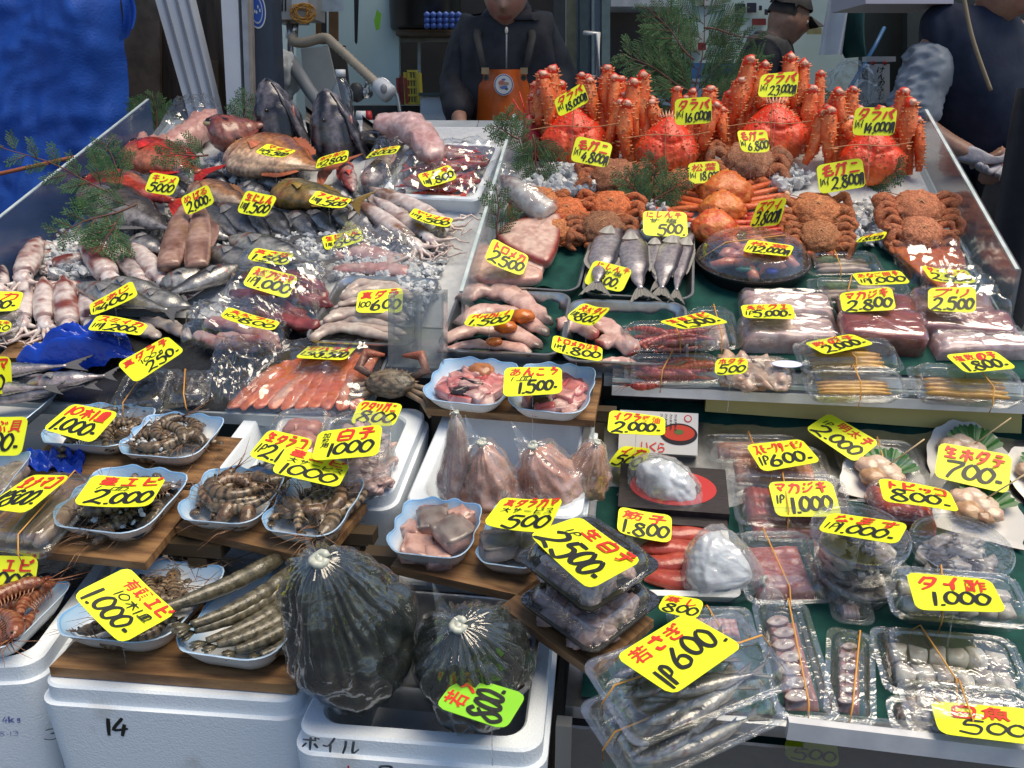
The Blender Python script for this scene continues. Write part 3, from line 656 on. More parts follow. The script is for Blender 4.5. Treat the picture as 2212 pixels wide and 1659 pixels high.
def board(label, q, z, th=.014, lift=0):
 M, wd, dp = rectfit(q, z, lift); M = M @ Matrix.Translation((0, 0, lift))
 b = B(); b.box((-wd / 2, -dp / 2, -th), (wd / 2, dp / 2, 0))
 return b.solo('wooden_board', K['wood'], label, 'board', M, 'wooden boards under the dishes', smooth=False)
BLUE, PALE, WHT = (.12, .30, .58), (.32, .50, .70), (.72, .74, .75)
def dish(label, q, s, h=.03, lift=None, deep=1.0):
 M, wd, dp = rectfit(q, s, h if lift is None else lift)
 t = thing('foam_dish', label, 'dish', M, 'blue rimmed white foam dishes')
 b = B(); rings = []; cols = []
 wk = 11; n = len(rr(1, 1, .1, 0))
 for f, z, wv, c in ((.70, 0, 0, WHT), (.74, .001, 0, WHT), (.86, h * .45, .0004, WHT), (.965, h * .9, .0014, WHT), (.99, h * .97, .0016, BLUE), (1.0, h, .0018, (.55, .66, .78)), (.985, h + .0012, .0018, PALE), (.965, h, .0016, BLUE), (.95, h * .93, .0012, PALE), (.85, h * .5, .0004, None), (.72, .004, 0, WHT)):
  r_ = rr(wd * f, dp * f, min(wd, dp) * .26 * f, z, 6, 0, wv, wk)
  rad = wv * 1.2
  for i, p in enumerate(r_): r_[i] = p + V((p.x, p.y, 0)).normalized() * (rad * math.sin(i * 6.28319 * wk / len(r_)))
  rings.append(r_)
  cols.append([c if c else mix((.75, .78, .80), (.15, .36, .66), .5 + .6 * nz(p.x * 22, p.y * 22, wd * 90)) for p in r_])
 b.loft(rings, cols)
 b.part('dish_body', K['dish'], t, angle=50)
 return t, M, wd, dp
FB = {}
FB['l'] = foam_box('white foam box cut by the left edge with printed weight', [(-330, 1425), (106, 1471), (160, 1270), (-200, 1240)], FZ, .27, dep=.40)
FB['c'] = foam_box('white foam box with black number 14 on its front', [(131, 1462), (640, 1550), (745, 1310), (260, 1250)], FZ, .30, dep=.38)
FB['r'] = foam_box('white foam box lettered ボイル holding the dark bags', [(645, 1575), (1200, 1652), (1190, 1330), (760, 1290)], FZ, .30, dep=.38)
FB['a'] = foam_box('white foam box under the roe tubs behind the curled prawns', [(430, 1040), (850, 1092), (925, 880), (540, 862)], 'M', .16, wall=.035, floor=.35)
FB['b'] = foam_box('deep white foam box holding knotted bags of pink roe', [(868, 1092), (1262, 1130), (1296, 890), (955, 870)], 'M', .16, wall=.03, floor=.7)
def marker(par, wd, dp, h, text, px, py, sx, sz_, mat, width=.2):
 """brush writing on the front face of a box"""
 M = par.matrix_world
 r = ray(px, py); Mi = M.inverted(); o = Mi @ CAMP; d = Mi.to_3x3() @ r
 t = (-dp / 2 - .001 - o.y) / d.y; p = o + d * t
 k = .014 / (h - .034)
 b = B(); lettering(b, text, (p.x - sx / 2, p.z - sz_ / 2, p.x + sx / 2, p.z + sz_ / 2), lambda x, z, e: V((x, -dp / 2 + k * (-.034 - z) - e, z)), width, zoff=.0006)
 b.part('marking', mat, par, smooth=False)
ink = P('faded_ink', (.03, .035, .05), (.10, .11, .13), 90, rough=.6); inkb = P('blue_ink', (.12, .14, .42), rough=.6)
t, M, wd, dp = FB['c']; marker(t, wd, dp, .30, '14', 250, 1572, .035, .03, K['black'], .2)
t, M, wd, dp = FB['r']; marker(t, wd, dp, .30, 'ボイル', 713, 1608, .075, .022, ink, .16); marker(t, wd, dp, .30, '小', 752, 1665, .02, .02, K['red'], .2); marker(t, wd, dp, .30, 'ロ', 832, 1668, .02, .02, ink, .2)
t, M, wd, dp = FB['l']; marker(t, wd, dp, .27, '4kg', 22, 1558, .024, .011, inkb, .12); marker(t, wd, dp, .27, '8-13', 15, 1590, .028, .008, inkb, .1); marker(t, wd, dp, .27, '3', 108, 1590, .025, .02, ink, .12)
# dark melt water and fish left in the boxes
b = B(); t, M, wd, dp = FB['l']; b.grid(lambda u, v: V(((u - .5) * (wd - .07), (v - .5) * (dp - .07), -.035 + .004 * nz(u * 14, v * 14))), 24, 24)
b.solo('melt_water', P('dark_melt_water', (.02, .018, .017), (.05, .045, .045), 30, rough=.08, bump=.3, bs=60), 'dark melt water filling the left foam box', 'melt water', M)
b = B(); t, M, wd, dp = FB['c']; b.grid(lambda u, v: V(((u - .5) * (wd - .07), (v - .5) * (dp - .07), -.05 + .004 * nz(u * 14, v * 14))), 14, 14)
b.solo('melt_water', bpy.data.materials['dark_melt_water'], 'dark melt water in the box numbered 14', 'melt water', M)
board('wet board on the box numbered 14', [(148, 1418), (627, 1507), (715, 1330), (240, 1290)], FZ + .016)
board('wide front left board under the large prawn dish', [(-60, 1178), (300, 1212), (452, 1062), (80, 1030)], 'M')
board('board under two dishes of curled prawns', [(383, 1158), (665, 1186), (838, 1085), (470, 1035)], 'M')
board('board under the cod collar dishes', [(845, 1236), (1115, 1270), (1262, 1130), (925, 1096)], 'M')
board('board under the two upper left prawn dishes', [(60, 1012), (440, 1048), (515, 962), (150, 905)], 'M')
board('board under the pink fish dishes by the shelf', [(932, 876), (1282, 916), (1305, 800), (965, 778)], 'M', .014, .03)
board('small left board under the blue bag', [(-30, 790), (150, 757), (175, 738), (40, 735)], UP, .012, .02)
board('narrow board under the stacked black packs', [(1118, 1300), (1250, 1468), (1440, 1330), (1180, 1220)], 'M')
# supports between the boards and boxes
t = thing('support_frame', 'dark wooden battens carrying the middle boards', 'support')
for px, py, z, L_ in ((180, 1200, 'M', .40), (540, 1175, 'M', .36), (990, 1255, 'M', .30), (1110, 905, 'MM', .36)):
 p = hit(px, py, z, -.016) + VD * .05; z = p.z
 b = B(); bar(b, p - UD * L_ / 2, p + UD * L_ / 2, .03, .02); bar(b, p - UD * L_ * .4 - ZD * .012, p - UD * L_ * .4 - ZD * (z - .3), .03, .03); bar(b, p + UD * L_ * .4 - ZD * .012, p + UD * L_ * .4 - ZD * (z - .3), .03, .03)
 b.part('batten', P('wet_batten', (.05, .035, .02), rough=.5) if 'wet_batten' not in bpy.data.materials else bpy.data.materials['wet_batten'], t, smooth=False)
DS = {}
for k, lab, q, s in (
 ('d1', 'upper left dish of raw prawns under the 10本1皿 card', [(91, 946), (262, 978), (341, 882), (160, 866)], 'M'),
 ('d2', 'upper dish of prawns and ice beside the salmon', [(254, 975), (416, 998), (492, 904), (322, 884)], 'M'),
 ('d3', 'large prawn dish with the 車エビ 2,000 card', [(102, 1128), (290, 1165), (432, 1020), (215, 1000)], 'M'),
 ('d4', 'dish of curled prawns left of the other curled prawns', [(383, 1112), (558, 1146), (612, 1022), (452, 998)], 'M'),
 ('d5', 'dish of curled prawns touching the dark bag', [(557, 1142), (716, 1166), (797, 1036), (640, 1012)], 'M'),
 ('d6', 'dish of grey skinned cod pieces', [(833, 1188), (1008, 1215), (1046, 1090), (876, 1066)], 'M'),
 ('d7', 'dish of cod collars half under the black pack', [(1032, 1210), (1165, 1238), (1190, 1100), (1065, 1080)], 'M'),
 ('d8', 'front dish of whole prawns under the 有頭エビ card', [(142, 1358), (350, 1412), (480, 1230), (262, 1190)], FZ + .018),
 ('d9', 'front dish of big straight prawns beside the dark bag', [(398, 1398), (585, 1445), (690, 1270), (500, 1222)], FZ + .018),
 ('d10', 'dish of red prawns inside the left foam box', [(-120, 1395), (28, 1410), (132, 1272), (-20, 1235)], FZ),
 ('d11', 'left dish of pink monkfish pieces', [(916, 858), (1085, 886), (1122, 786), (955, 764)], 'MM'),
 ('d12', 'right dish of pink monkfish pieces', [(1098, 882), (1262, 898), (1293, 796), (1130, 776)], 'MM'),
 ('d13', 'dish of shellfish cut by the left edge', [(-110, 1090), (2, 1075), (62, 985), (-40, 970)], 'M'),
):
 DS[k] = dish(lab, q, s, .034 if k in ('d3', 'd5', 'd6', 'd8', 'd9') else .03)
DS['d14'] = dish('dish under the slim blue backed fish at the left edge', [(-150, 915), (25, 925), (150, 835), (-40, 815)], 'M')
# ---------------------------------------------------------------- steel trays
def tray(label, q, s, h=.035, lift=None):
 M, wd, dp = rectfit(q, s, h if lift is None else lift)
 b = B(); r = .028
 b.loft([rr(wd - .03, dp - .03, r, 0), rr(wd - .012, dp - .012, r, h - .002), rr(wd, dp, r + .004, h - .002), rr(wd, dp, r + .004, h + .001), rr(wd - .010, dp - .010, r, h + .001), rr(wd - .014, dp - .014, r, h - .002), rr(wd - .034, dp - .034, r, .002)])
 return b.solo('steel_tray', K['steel'], label, 'steel tray', M, 'stainless steel trays', angle=40), M, wd, dp
TR = {}
TR['cod'] = tray('steel tray of pale curled cod fillets', [(640, 742), (890, 742), (960, 600), (745, 597)], UP)
TR['sword'] = tray('steel tray of swordfish steaks', [(1003, 622), (1250, 628), (1285, 496), (1090, 488)], UP)
TR['herring'] = tray('steel tray of dried herring', [(1247, 642), (1498, 645), (1502, 505), (1290, 492)], UP)
TR['floun'] = tray('steel tray of flounder with orange roe', [(948, 756), (1215, 770), (1232, 637), (990, 620)], UP)
TR['tai'] = tray('steel tray of pink bream fillets', [(1200, 790), (1480, 780), (1490, 655), (1240, 645)], UP)
t, M, wd, dp = FB['r']
TR['boil'] = tray('dark steel tray sunk in the ボイル foam box', [(712, 1535), (1130, 1565), (1190, 1360), (800, 1310)], FZ, .045, 0.004)
for k, lab in (('sword', 'swordfish'), ('herring', 'herring'), ('floun', 'flounder'), ('tai', 'bream')):
 o, M, wd, dp = TR[k]; b = B()
 b.grid(lambda u, v: V(((u - .5) * (wd - .05), (v - .5) * (dp - .05), .006 + .03 * max(0, 2 * abs(v - .5) - .75) / .25 * (.6 + .4 * nz(u * 5, v * 5)) + .004 * nz(u * 7, v * 7, wd * 50))), 26, 22)
 b.solo('green_paper', K['liner'], 'crumpled dark green paper lining the %s tray' % lab, 'liner paper', M)
# ---------------------------------------------------------------- clear packs
def pack(name, label, q, s, h=.05, band=True, mat='clear', group='clear plastic packs', black=False, lift=None):
 M, wd, dp = rectfit(q, s, h if lift is None else lift)
 t = thing(name, label, 'plastic pack', M, group)
 f = h * .52; r = .016
 b = B(); b.loft([rr(wd - .034, dp - .034, r, .0015), rr(wd - .03, dp - .03, r, .004, rip=.0006), rr(wd - .016, dp - .016, r, f - .003, rip=.0006), rr(wd - .014, dp - .014, r, f), rr(wd - .001, dp - .001, r, f), rr(wd, dp, r, f + .0015)])
 b.f.pop()                            # open at the top
 b.part('base', K['blackplas'] if black else K[mat], t, angle=30)
 b = B(); b.loft([rr(wd, dp, r, f + .003), rr(wd - .014, dp - .014, r, f + .003), rr(wd - .016, dp - .016, r, f + .006, rip=.0005), rr(wd - .028, dp - .028, r, h - .004, rip=.0005), rr(wd - .034, dp - .034, r, h - .001), rr(wd - .046, dp - .046, r, h - .001), rr(wd - .050, dp - .050, r, h - .004)])
 b.f.pop(-2)
 b.part('lid', K[mat], t, angle=30)
 if band:
  x = rnd.uniform(-.12, .12) * wd; y = dp / 2; b = B()
  sk = rnd.uniform(-.1, .1) * wd
  b.tube([(x - sk, -y - .001, f * .2), (x - sk, -y - .002, f), (x - sk * .8, -y + .012, h + .001), (x + sk * .8, y - .012, h + .001), (x + sk, y + .002, f), (x + sk, y + .001, f * .2)], .0012, n=5, flat=.7)
  b.part('rubber_band', K['band'], t)
 return t, M, wd - .034, dp - .034, h
def tub(name, label, c, rx, s, h=.055, dz=0, mat='clear'):
 p = hit(*c, s, h + dz); q = hit(c[0] + rx, c[1], s, h + dz); n = nrm(p, s)
 r = (q - p).length; M = frame(p - n * h, UD, n)
 t = thing(name, label, 'plastic tub', M, 'round clear tubs')
 def cir(rad, z, rip=0): return [V(((rad + (rip if i % 2 else -rip)) * math.cos(6.28319 * i / 48), (rad + (rip if i % 2 else -rip)) * math.sin(6.28319 * i / 48), z)) for i in range(48)]
 b = B(); b.loft([cir(r * .82, .001), cir(r * .84, .003), cir(r * .95, h - .01), cir(r * .96, h - .006)]); b.f.pop(); b.part('cup', K[mat], t, angle=30)
 b = B(); b.loft([cir(r * .965, h - .008), cir(r, h - .008), cir(r, h - .002), cir(r * .97, h), cir(r * .93, h), cir(r * .91, h - .004)]); b.f.pop(-2); b.part('lid', K[mat], t, angle=30)
 return t, M, r * .8, h
# contents: each builds a B in the pack's own space
def c_slab(w_, d_, h_, c1, c2, z0=.004, n=26, stripes=0):
 b = B(); w2, d2 = w_ * .46, d_ * .44
 def fn(u, v):
  x, y = (u * 2 - 1), (v * 2 - 1)
  e = max(abs(x), abs(y)); k = max(0, 1 - ((max(0, e - .7)) / .3) ** 2)
  g = abs(math.sin(x * stripes * 3.1416)) ** .4 * .3 + .7 if stripes else 1
  return V((x * w2, y * d2, z0 + h_ * (.1 + .9 * k ** .5) * g * (1 + .14 * nz(x * 3, y * 3, w_ * 77))))
 def cf(u, v):
  x, y = (u * 2 - 1), (v * 2 - 1)
  s_ = .5 + .5 * nz(x * 2.2, y * 5, w_ * 33) + .3 * nz(x * 9, y * 14, 5)
  return mix(c1, c2, s_)
 b.grid(fn, n, n, cf); return b
def c_heap(w_, d_, h_, cols, n=40, r=.012, z0=.006, el=2.0, amp=.45, sub=3):
 b = B()
 for i in range(n):
  a = rnd.uniform(0, 6.28); x, y = rnd.uniform(-.42, .42) * w_, rnd.uniform(-.42, .42) * d_
  e = 1 - (max(abs(x) / (w_ * .5), abs(y) / (d_ * .5))) ** 3
  rad = r * rnd.uniform(.7, 1.25)
  z = z0 + rad * .5 + rnd.uniform(0, 1) ** .7 * max(0, h_ * e - rad)
  q = Matrix.Rotation(a, 3, 'Z') @ Matrix.Rotation(rnd.uniform(-.5, .5), 3, 'Y')
  c = rnd.choice(cols)
  b.blob((x, y, z), (rad * el, rad, rad * .75), mix(c, (c[0] * .8, c[1] * .75, c[2] * .75), rnd.random()), sub, amp, 1.6, q, i * 3.1)
 return b
def c_sausages(w_, d_, h_, c1, c2, n=5, along=0):
 b = B()
 for i in range(n):
  f = (i + .5) / n - .5
  pts = []; rad = []; L_ = (w_ if not along else d_) * .44; wd = (d_ if not along else w_) * .86
  for j in range(13):
   t = j / 12; a = (t * 2 - 1) * L_; o = f * wd + .08 * wd / n * math.sin(j * .9 + i * 2)
   pts.append((a, o, h_ * .5 + .003) if not along else (o, a, h_ * .5 + .003))
   rad.append(wd / n * .56 * max(.12, (1 - abs(2 * t - 1) ** 3.2)) ** .5 * (1 + .12 * nz(t * 5, i)))
  b.tube(pts, rad, n=12, flat=min(1.0, h_ / (wd / n) * .9), colf=lambda t, s_: mix(c1, c2, .5 + .5 * nz(t * 9, s_ * 3, i)))
 return b
# ---------------------------------------------------------------- seafood builders
FWD = V((0, math.cos(PITCH), -math.sin(PITCH)))
def pxm(p): return (p - CAMP).dot(FWD) / FOC
def recenter(b):
 n = len(b.v); lo = V([min(p[i] for p in b.v) for i in range(3)]); hi = V([max(p[i] for p in b.v) for i in range(3)])
 c = V(((lo.x + hi.x) / 2, (lo.y + hi.y) / 2, lo.z)); b.v = [p - c for p in b.v]
 return Matrix.Translation(c)
def put(b, name, mat, label, cat, group=None, angle=None, smooth=True, kind=None):
 M = recenter(b); return b.solo(name, mat, label, cat, M, group, smooth, angle, kind)
def interp(P_, t):
 for (a, x), (c, y) in zip(P_, P_[1:]):
  if t <= c:
   k = (t - a) / (c - a); k = k * k * (3 - 2 * k); return x + (y - x) * k
 return P_[-1][1]
FUSI = [(0, .06), (.03, .26), (.10, .56), (.22, .86), (.40, 1), (.60, .84), (.80, .44), (.92, .17), (1, .13)]
DEEP = [(0, .10), (.04, .30), (.12, .68), (.26, .98), (.42, 1), (.66, .66), (.86, .24), (1, .15)]
FATH = [(0, .25), (.04, .62), (.14, .95), (.25, 1), (.45, .86), (.70, .5), (.9, .2), (1, .14)]
def pal3(back, side, belly, pat=None, gill=(.25, .05, .04)):
 def f(t, a, s):
  c = mix(side, back, (a - .15) / .4) if a > .15 else mix(side, belly, (-.2 - a) / .4)
  c = mix(c, tuple(x * .6 for x in c), .5 + .9 * nz(t * 9, a * 3, s))if pat != 'clean' else c
  if pat == 'bars' and a > .05:
   if math.sin(t * 95 + 4 * math.sin(a * 7 + t * 20)) > .25: c = mix(c, (.01, .015, .02), .75)
  if pat == 'scales' and t > .2:
   k = math.sin(t * 150) * math.sin(a * 40 + (t * 150 // 3.1416 % 2) * 3.1416)
   c = mix(c, (min(1, c[0] * 1.7), min(1, c[1] * 1.6), min(1, c[2] * 1.5)), k) if k > 0 else mix(c, tuple(x * .55 for x in c), -k)
  if pat == 'blotch':
   k = nz(t * 14, a * 5, s + 7); c = mix(c, back, k * 2.2)
  g = abs(t - (.235 - .05 * a * a))
  if g < .012: c = mix(gill, c, g / .012 * .5)
  if t < .025: c = mix(c, (.15, .05, .05), .5)
  return c
 return f
def fish(name, label, M, L, hh, hw, cf, shape=FUSI, mat='silver', fin=(.12, .12, .13), flip=1, group=None, cat='fish', tail=True, nr=34, na=18, eye=.5, bendy=0):
 t = thing(name, label, cat, M, group); s = rnd.uniform(0, 99)
 b = B(); rings = []; cols = []
 bend = lambda x: bendy * L * ((x / L * 2) ** 2 - .4)
 for i in range(nr + 1):
  k = i / nr; x = -L / 2 + L * .86 * k
  h = hh * interp(shape, k); w_ = hw * (interp(shape, k) * .9 + .1 * (1 - k))
  rr_ = []; cc = []
  for j in range(na):
   a = 6.28319 * j / na
   rr_.append(V((x, flip * h * math.cos(a) + bend(x), hw * .85 + w_ * math.sin(a) * (1 if math.sin(a) > 0 else .8))))
   cc.append(cf(k, math.cos(a), s))
  if flip > 0: rr_.reverse(); cc.reverse()
  rings.append(rr_); cols.append(cc)
 b.loft(rings, cols); b.part('body', K[mat], t)
 zc = hw * .85
 if tail:
  b = B(); x0 = L * .36 - L * .02; tw = hh * .15; sp = hh * .95
  def fn(u, v):
   q = (v - .5) * 2; x = x0 + u * L * .17 * (.55 + .45 * abs(q) ** 1.3)
   return V((x, flip * q * lerp(tw, sp, u ** .8) + bend(x), zc + .0015 * math.sin(v * 40) + hw * .12 * q * u))
  b.grid(fn, 6, 16, lambda u, v: mix(fin, tuple(c * .5 for c in fin), .5 + .5 * math.sin(v * 60)))
  b2 = B(); b2.grid(lambda u, v: fn(u, v) - V((0, 0, .001)), 6, 16); b.add(b2.v, [f[::-1] for f in b2.f], fin)
  b.part('tail_fin', K['vc2'] if 'vc2' in K else K['vc'], t)
 for nm, k0, k1, sd_, ht in (('dorsal_fin', .30, .74, 1, .30), ('anal_fin', .55, .80, -1, .22)):
  b = B()
  def fn(u, v):
   k = lerp(k0, k1, u); x = -L / 2 + L * .86 * k
   y = hh * interp(shape, k) * .94 + v * hh * ht * (math.sin(3.14159 * (u * .85 + .12)) ** .6) * (1 + .12 * math.sin(u * 50))
   return V((x + v * L * .03, flip * sd_ * y + bend(x), zc + .001 * math.sin(u * 50)))
  b.grid(fn, 18, 3, lambda u, v: mix(fin, tuple(c * .45 for c in fin), .5 + .5 * math.sin(u * 70)))
  b2 = B(); b2.grid(lambda u, v: fn(u, v) + V((0, 0, .0012)), 18, 3); b.add(b2.v, [f[::-1] for f in b2.f], fin)
  b.part(nm, K['vc'], t)
 b = B(); x0 = -L / 2 + L * .86 * .27
 def fn(u, v):
  a = (v - .5) * .9; return V((x0 + u * L * .12 * math.cos(a), flip * (-hh * .12 + u * L * .12 * math.sin(a) - u * hh * .12) + bend(x0), zc + hw * .9 + .002 + .004 * math.sin(u * 3)))
 b.grid(fn, 4, 8, lambda u, v: mix(fin, tuple(c * 1.6 for c in fin), .5 + .5 * math.sin(v * 40)))
 b.part('pectoral_fin', K['vc'], t)
 if eye:
  k = .105; x = -L / 2 + L * .86 * k; re = hh * .17 * eye * 2
  zt = zc + hw * interp(shape, k) * .93
  b = B(); b.blob((x, flip * hh * interp(shape, k) * .22 + bend(x), zt - re * .35), (re, re, re * .5), (.34, .28, .16), 2); b.part('eye', K['vc'], t)
  b = B(); b.blob((x, flip * hh * interp(shape, k) * .22 + bend(x), zt - re * .12), (re * .66, re * .66, re * .46), (.005, .005, .006), 2); b.part('pupil', K['eye'], t)
 return t
def fish_px(name, label, p0, p1, hpx, s, lift, cf, wr=.5, roll=0, **kw):
 M, L = axis(p0, p1, s, lift); k = pxm(M.translation)
 # the pixel height is seen foreshortened by the slope of the bed
 n = V((M[0][2], M[1][2], M[2][2])); view = (CAMP - M.translation).normalized()
 fs = max(.35, abs(n.dot(view)))
 ang = math.atan2(p1[1] - p0[1], p1[0] - p0[0]); fsh = lerp(fs, 1, abs(math.sin(ang)) ** 2)
 hh = hpx * k / fsh
 if roll: M = M @ Matrix.Rotation(roll, 4, 'X')
 return fish(name, label, M, L, hh * .8, hh * wr, cf, **kw)
def slug(name, label, cat, pts, hpx, s, lift, cf, mat='flesh', flat=.5, group=None, taper=.35, n=14, m=22, tw=None):
 """a soft strip of flesh lying along image points on the surface"""
 P_ = [V((p[0], p[1], 0)) for p in pts]; P_ = catmull(P_, max(2, m // (len(P_) - 1)))
 w_ = [hit(p.x, p.y, s, lift) for p in P_]
 k = pxm(w_[len(w_) // 2]); N_ = len(w_); sd_ = rnd.uniform(0, 99)
 rad = [hpx * k * max(.15, (1 - abs(2 * i / (N_ - 1) - 1) ** (1 / taper * 1.2)) ** .5) * (1 + .10 * nz(i * .35, sd_)) for i in range(N_)]
 if tw: rad = [r * tw(i / (N_ - 1)) for i, r in enumerate(rad)]
 b = B(); b.tube(w_, rad, n=n, flat=flat, up=nrm(w_[0], s), colf=lambda t, q: cf(t, q, sd_)); e_ = hpx * k * .30
 b.v = [v + V((nz(v.x * 45, v.y * 45, v.z * 45 + sd_), nz(v.x * 45 + 9, v.y * 45, v.z * 45), nz(v.x * 45, v.y * 45 + 9, v.z * 45) + .5 * nz(v.x * 120, v.y * 120, sd_))) * e_ for v in b.v]
 return put(b, name, K[mat], label, cat, group)
def slab(name, label, cat, pts, s, lift, th, top, side, mat='flesh', group=None, edge=None, dome=.15):
 """a cut slice: outline on the surface, its own thickness, rounded rim"""
 w_ = [hit(*p, s, lift) for p in pts]; w_ = [V(p) for p in catmull(w_ + [w_[0]], 5)[:-1]]
 c = sum(w_, V()) / len(w_); n = nrm(c, s); b = B(); rings = []; cols = []
 for f, z, cl in ((.96, 0, side), (1, th * .15, side), (1, th * .8, edge or side), (.965, th, edge or top), (.8, th * (1 + dome * .5), None), (.5, th * (1 + dome), None), (.15, th * (1 + dome), None)):
  rings.append([c + (p - c) * f + n * (z + .0025 * nz(p.x * 40, p.y * 40, z * 90)) for p in w_])
  cols.append([cl if cl else mix(top, side, .45 + .9 * nz(p.x * 30 + f * 2, p.y * 30, f * 3)) for p in w_])
 b.loft(rings, cols); return put(b, name, K[mat], label, cat, group)
def spike(b, p, d, r, l, col):
 d = V(d).normalized(); a = d.cross(ZD); a = a.normalized() if a.length > .01 else V((1, 0, 0)); c = d.cross(a)
 b.add([p + a * r, p + c * r, p - a * r, p - c * r, p + d * l], [[0, 1, 4], [1, 2, 4], [2, 3, 4], [3, 0, 4]], col)
# ---------------------------------------------------------------- ice
def ice_sheet(u0, u1, v0, v1, label, fn=None):
 b = B()
 nx, ny = int((u1 - u0) / .016), int((v1 - v0) / .016)
 def f(i, j):
  u, v = lerp(u0, u1, i), lerp(v0, v1, j); e = min(1, 9 * min(i, 1 - i, j, 1 - j))
  return W(u, v, sz('U', v)[0] + .003 + e * (.012 + .012 * nz(u * 9, v * 9) + .008 * nz(u * 31, v * 31, 2) + .006 * nz(u * 70, v * 70, 5)))
 b.grid(f, nx, ny); return put(b, 'ice_bed', K['ice'], label, 'ice', kind='stuff')
def crumb(b, p, q):
 vs, fs = ico(1); rot = Matrix.Rotation(rnd.uniform(0, 6.3), 3, V((rnd.gauss(0, 1), rnd.gauss(0, 1), rnd.gauss(0, 1)))); s_ = (rnd.uniform(.6, 1.2), rnd.uniform(.5, 1), rnd.uniform(.35, .8))
 b.add([p + rot @ V((v.x * s_[0], v.y * s_[1], v.z * s_[2])) * q * rnd.uniform(.7, 1.1) for v in vs], fs)
def chips(poly, n, label, r=.009, lift=.018, s='U', r2=None):
 b = B(); xs = [p[0] for p in poly]; ys = [p[1] for p in poly]; k = 0
 while k < n:
  x, y = rnd.uniform(min(xs), max(xs)), rnd.uniform(min(ys), max(ys))
  ins = False
  for (x1, y1), (x2, y2) in zip(poly, poly[1:] + poly[:1]):
   if (y1 > y) != (y2 > y) and x < (x2 - x1) * (y - y1) / (y2 - y1) + x1: ins = not ins
  if not ins: continue
  k += 1
  p = hit(x, y, s, lift + rnd.uniform(-.008, .012)); q = r * rnd.uniform(.3, 1) ** 1.5 * 1.9
  crumb(b, p, q)
 return put(b, 'ice_chips', K['ice'], label, 'ice', smooth=False, kind='stuff')
uS = (uof(a_) + uof(c_)) / 2 + .01
uD = (uof(hit(980, 735, UP)) + uof(hit(1112, 395, UP))) / 2
uE = (uof(hit(2178, 715, UP)) + uof(hit(2000, 395, UP))) / 2
vbk = PU[-1][0] + .02
ice_sheet(uS, uD - .01, vof(hit(700, 702, UP)), vbk, 'bed of crushed ice under the fish on the left counter')
ice_sheet(uD + .015, uE - .01, vof(hit(1600, 512, UP)), vbk, 'bed of crushed ice under the crabs on the right counter')
chips([(120, 500), (300, 470), (480, 330), (560, 320), (700, 400), (860, 380), (900, 520), (900, 600), (640, 600), (300, 560), (60, 600)], 2600, 'loose ice chips heaped between the fish', .008)
chips([(395, 345), (560, 345), (600, 400), (470, 410)], 260, 'heap of ice chips below the red fish head', .009, .03)
chips([(95, 530), (190, 510), (200, 590), (100, 600)], 240, 'heap of ice chips among the left squid', .010, .03)
chips([(850, 560), (965, 540), (945, 640), (880, 690)], 420, 'ice chips along the divider by the long squid', .009, .02)
chips([(700, 690 - 90), (905, 600), (890, 560), (720, 570)], 260, 'ice chips around the frosty bag', .009, .02)
chips([(520, 510), (760, 500), (740, 570), (560, 545)], 420, 'ice chips in front of the herring row', .009, .025)
chips([(1130, 400), (1190, 355), (1290, 350), (1300, 400), (1200, 430)], 420, 'heap of clear ice chips before the leftmost king crab', .012, .04)
chips([(1655, 380), (1700, 355), (1760, 380), (1700, 415)], 130, 'ice chips between the king crabs on the right', .011, .03)
chips([(1130, 440), (1400, 420), (1500, 500), (1200, 490)], 160, 'ice chips among the hairy crabs at left', .011, .03)
chips([(1835, 440), (1900, 420), (1950, 540), (1820, 520)], 140, 'ice chips between the right hand hairy crabs', .011, .02)
# ---------------------------------------------------------------- fish on the left counter
herr = pal3((.02, .028, .045), (.16, .17, .20), (.45, .43, .42))
hp = None
for i, (a, b_) in enumerate([((418, 450), (545, 545)), ((472, 452), (590, 545)), ((525, 468), (600, 540)), ((575, 465), (650, 535)), ((632, 470), (705, 535)), ((668, 466), (745, 530)), ((722, 466), (800, 525))]):
 lab = ['first', 'second', 'third', 'fourth', 'fifth', 'sixth', 'last'][i] + ' dark herring from the left in the row on ice'
 if hp is None:
  hp = fish_px('herring', lab, a, b_, 26, UP, .02, herr, .55, group='dark herring in a row on the ice'); hL = axis(a, b_, UP)[1]
 else:
  M, L_ = axis(a, b_, UP, .02); dup(hp, M @ Matrix.Rotation(rnd.uniform(-.25, .25), 4, 'X') @ Matrix.Diagonal((L_ / hL, lerp(1, L_ / hL, .5), lerp(1, L_ / hL, .5), 1)), lab)
fish_px('cod', 'large dark mottled fish lying behind the squid at left', (190, 448), (420, 545), 40, UP, .02, pal3((.03, .025, .025), (.10, .085, .085), (.45, .42, .42), 'blotch'), .6, mat='skin')
redp = pal3((.42, .03, .02), (.55, .06, .03), (.62, .22, .12))
fish_px('kinmedai', 'bright red fish in a clear bag below the pink slab', (285, 350), (470, 410), 34, UP, .035, redp, .5, mat='skin', shape=DEEP, fin=(.45, .02, .02), eye=.7)
fish_px('kinmedai', 'bright red fish with orange belly at the left edge of the ice', (190, 420), (420, 470), 32, UP, .035, redp, .5, mat='skin', shape=DEEP, fin=(.5, .03, .02), flip=-1, eye=.7)
fish_px('rockfish', 'copper coloured fish under the めばる card', (415, 425), (575, 470), 26, UP, .03, pal3((.10, .05, .03), (.40, .20, .10), (.55, .42, .32)), .5, mat='skin', shape=DEEP, fin=(.25, .12, .06))
fish_px('greenling', 'yellow brown fish under the アイナメ card', (598, 440), (800, 462), 30, UP, .03, pal3((.10, .085, .03), (.24, .17, .05), (.40, .22, .06), 'blotch'), .5, mat='skin', shape=FATH, fin=(.2, .13, .03))
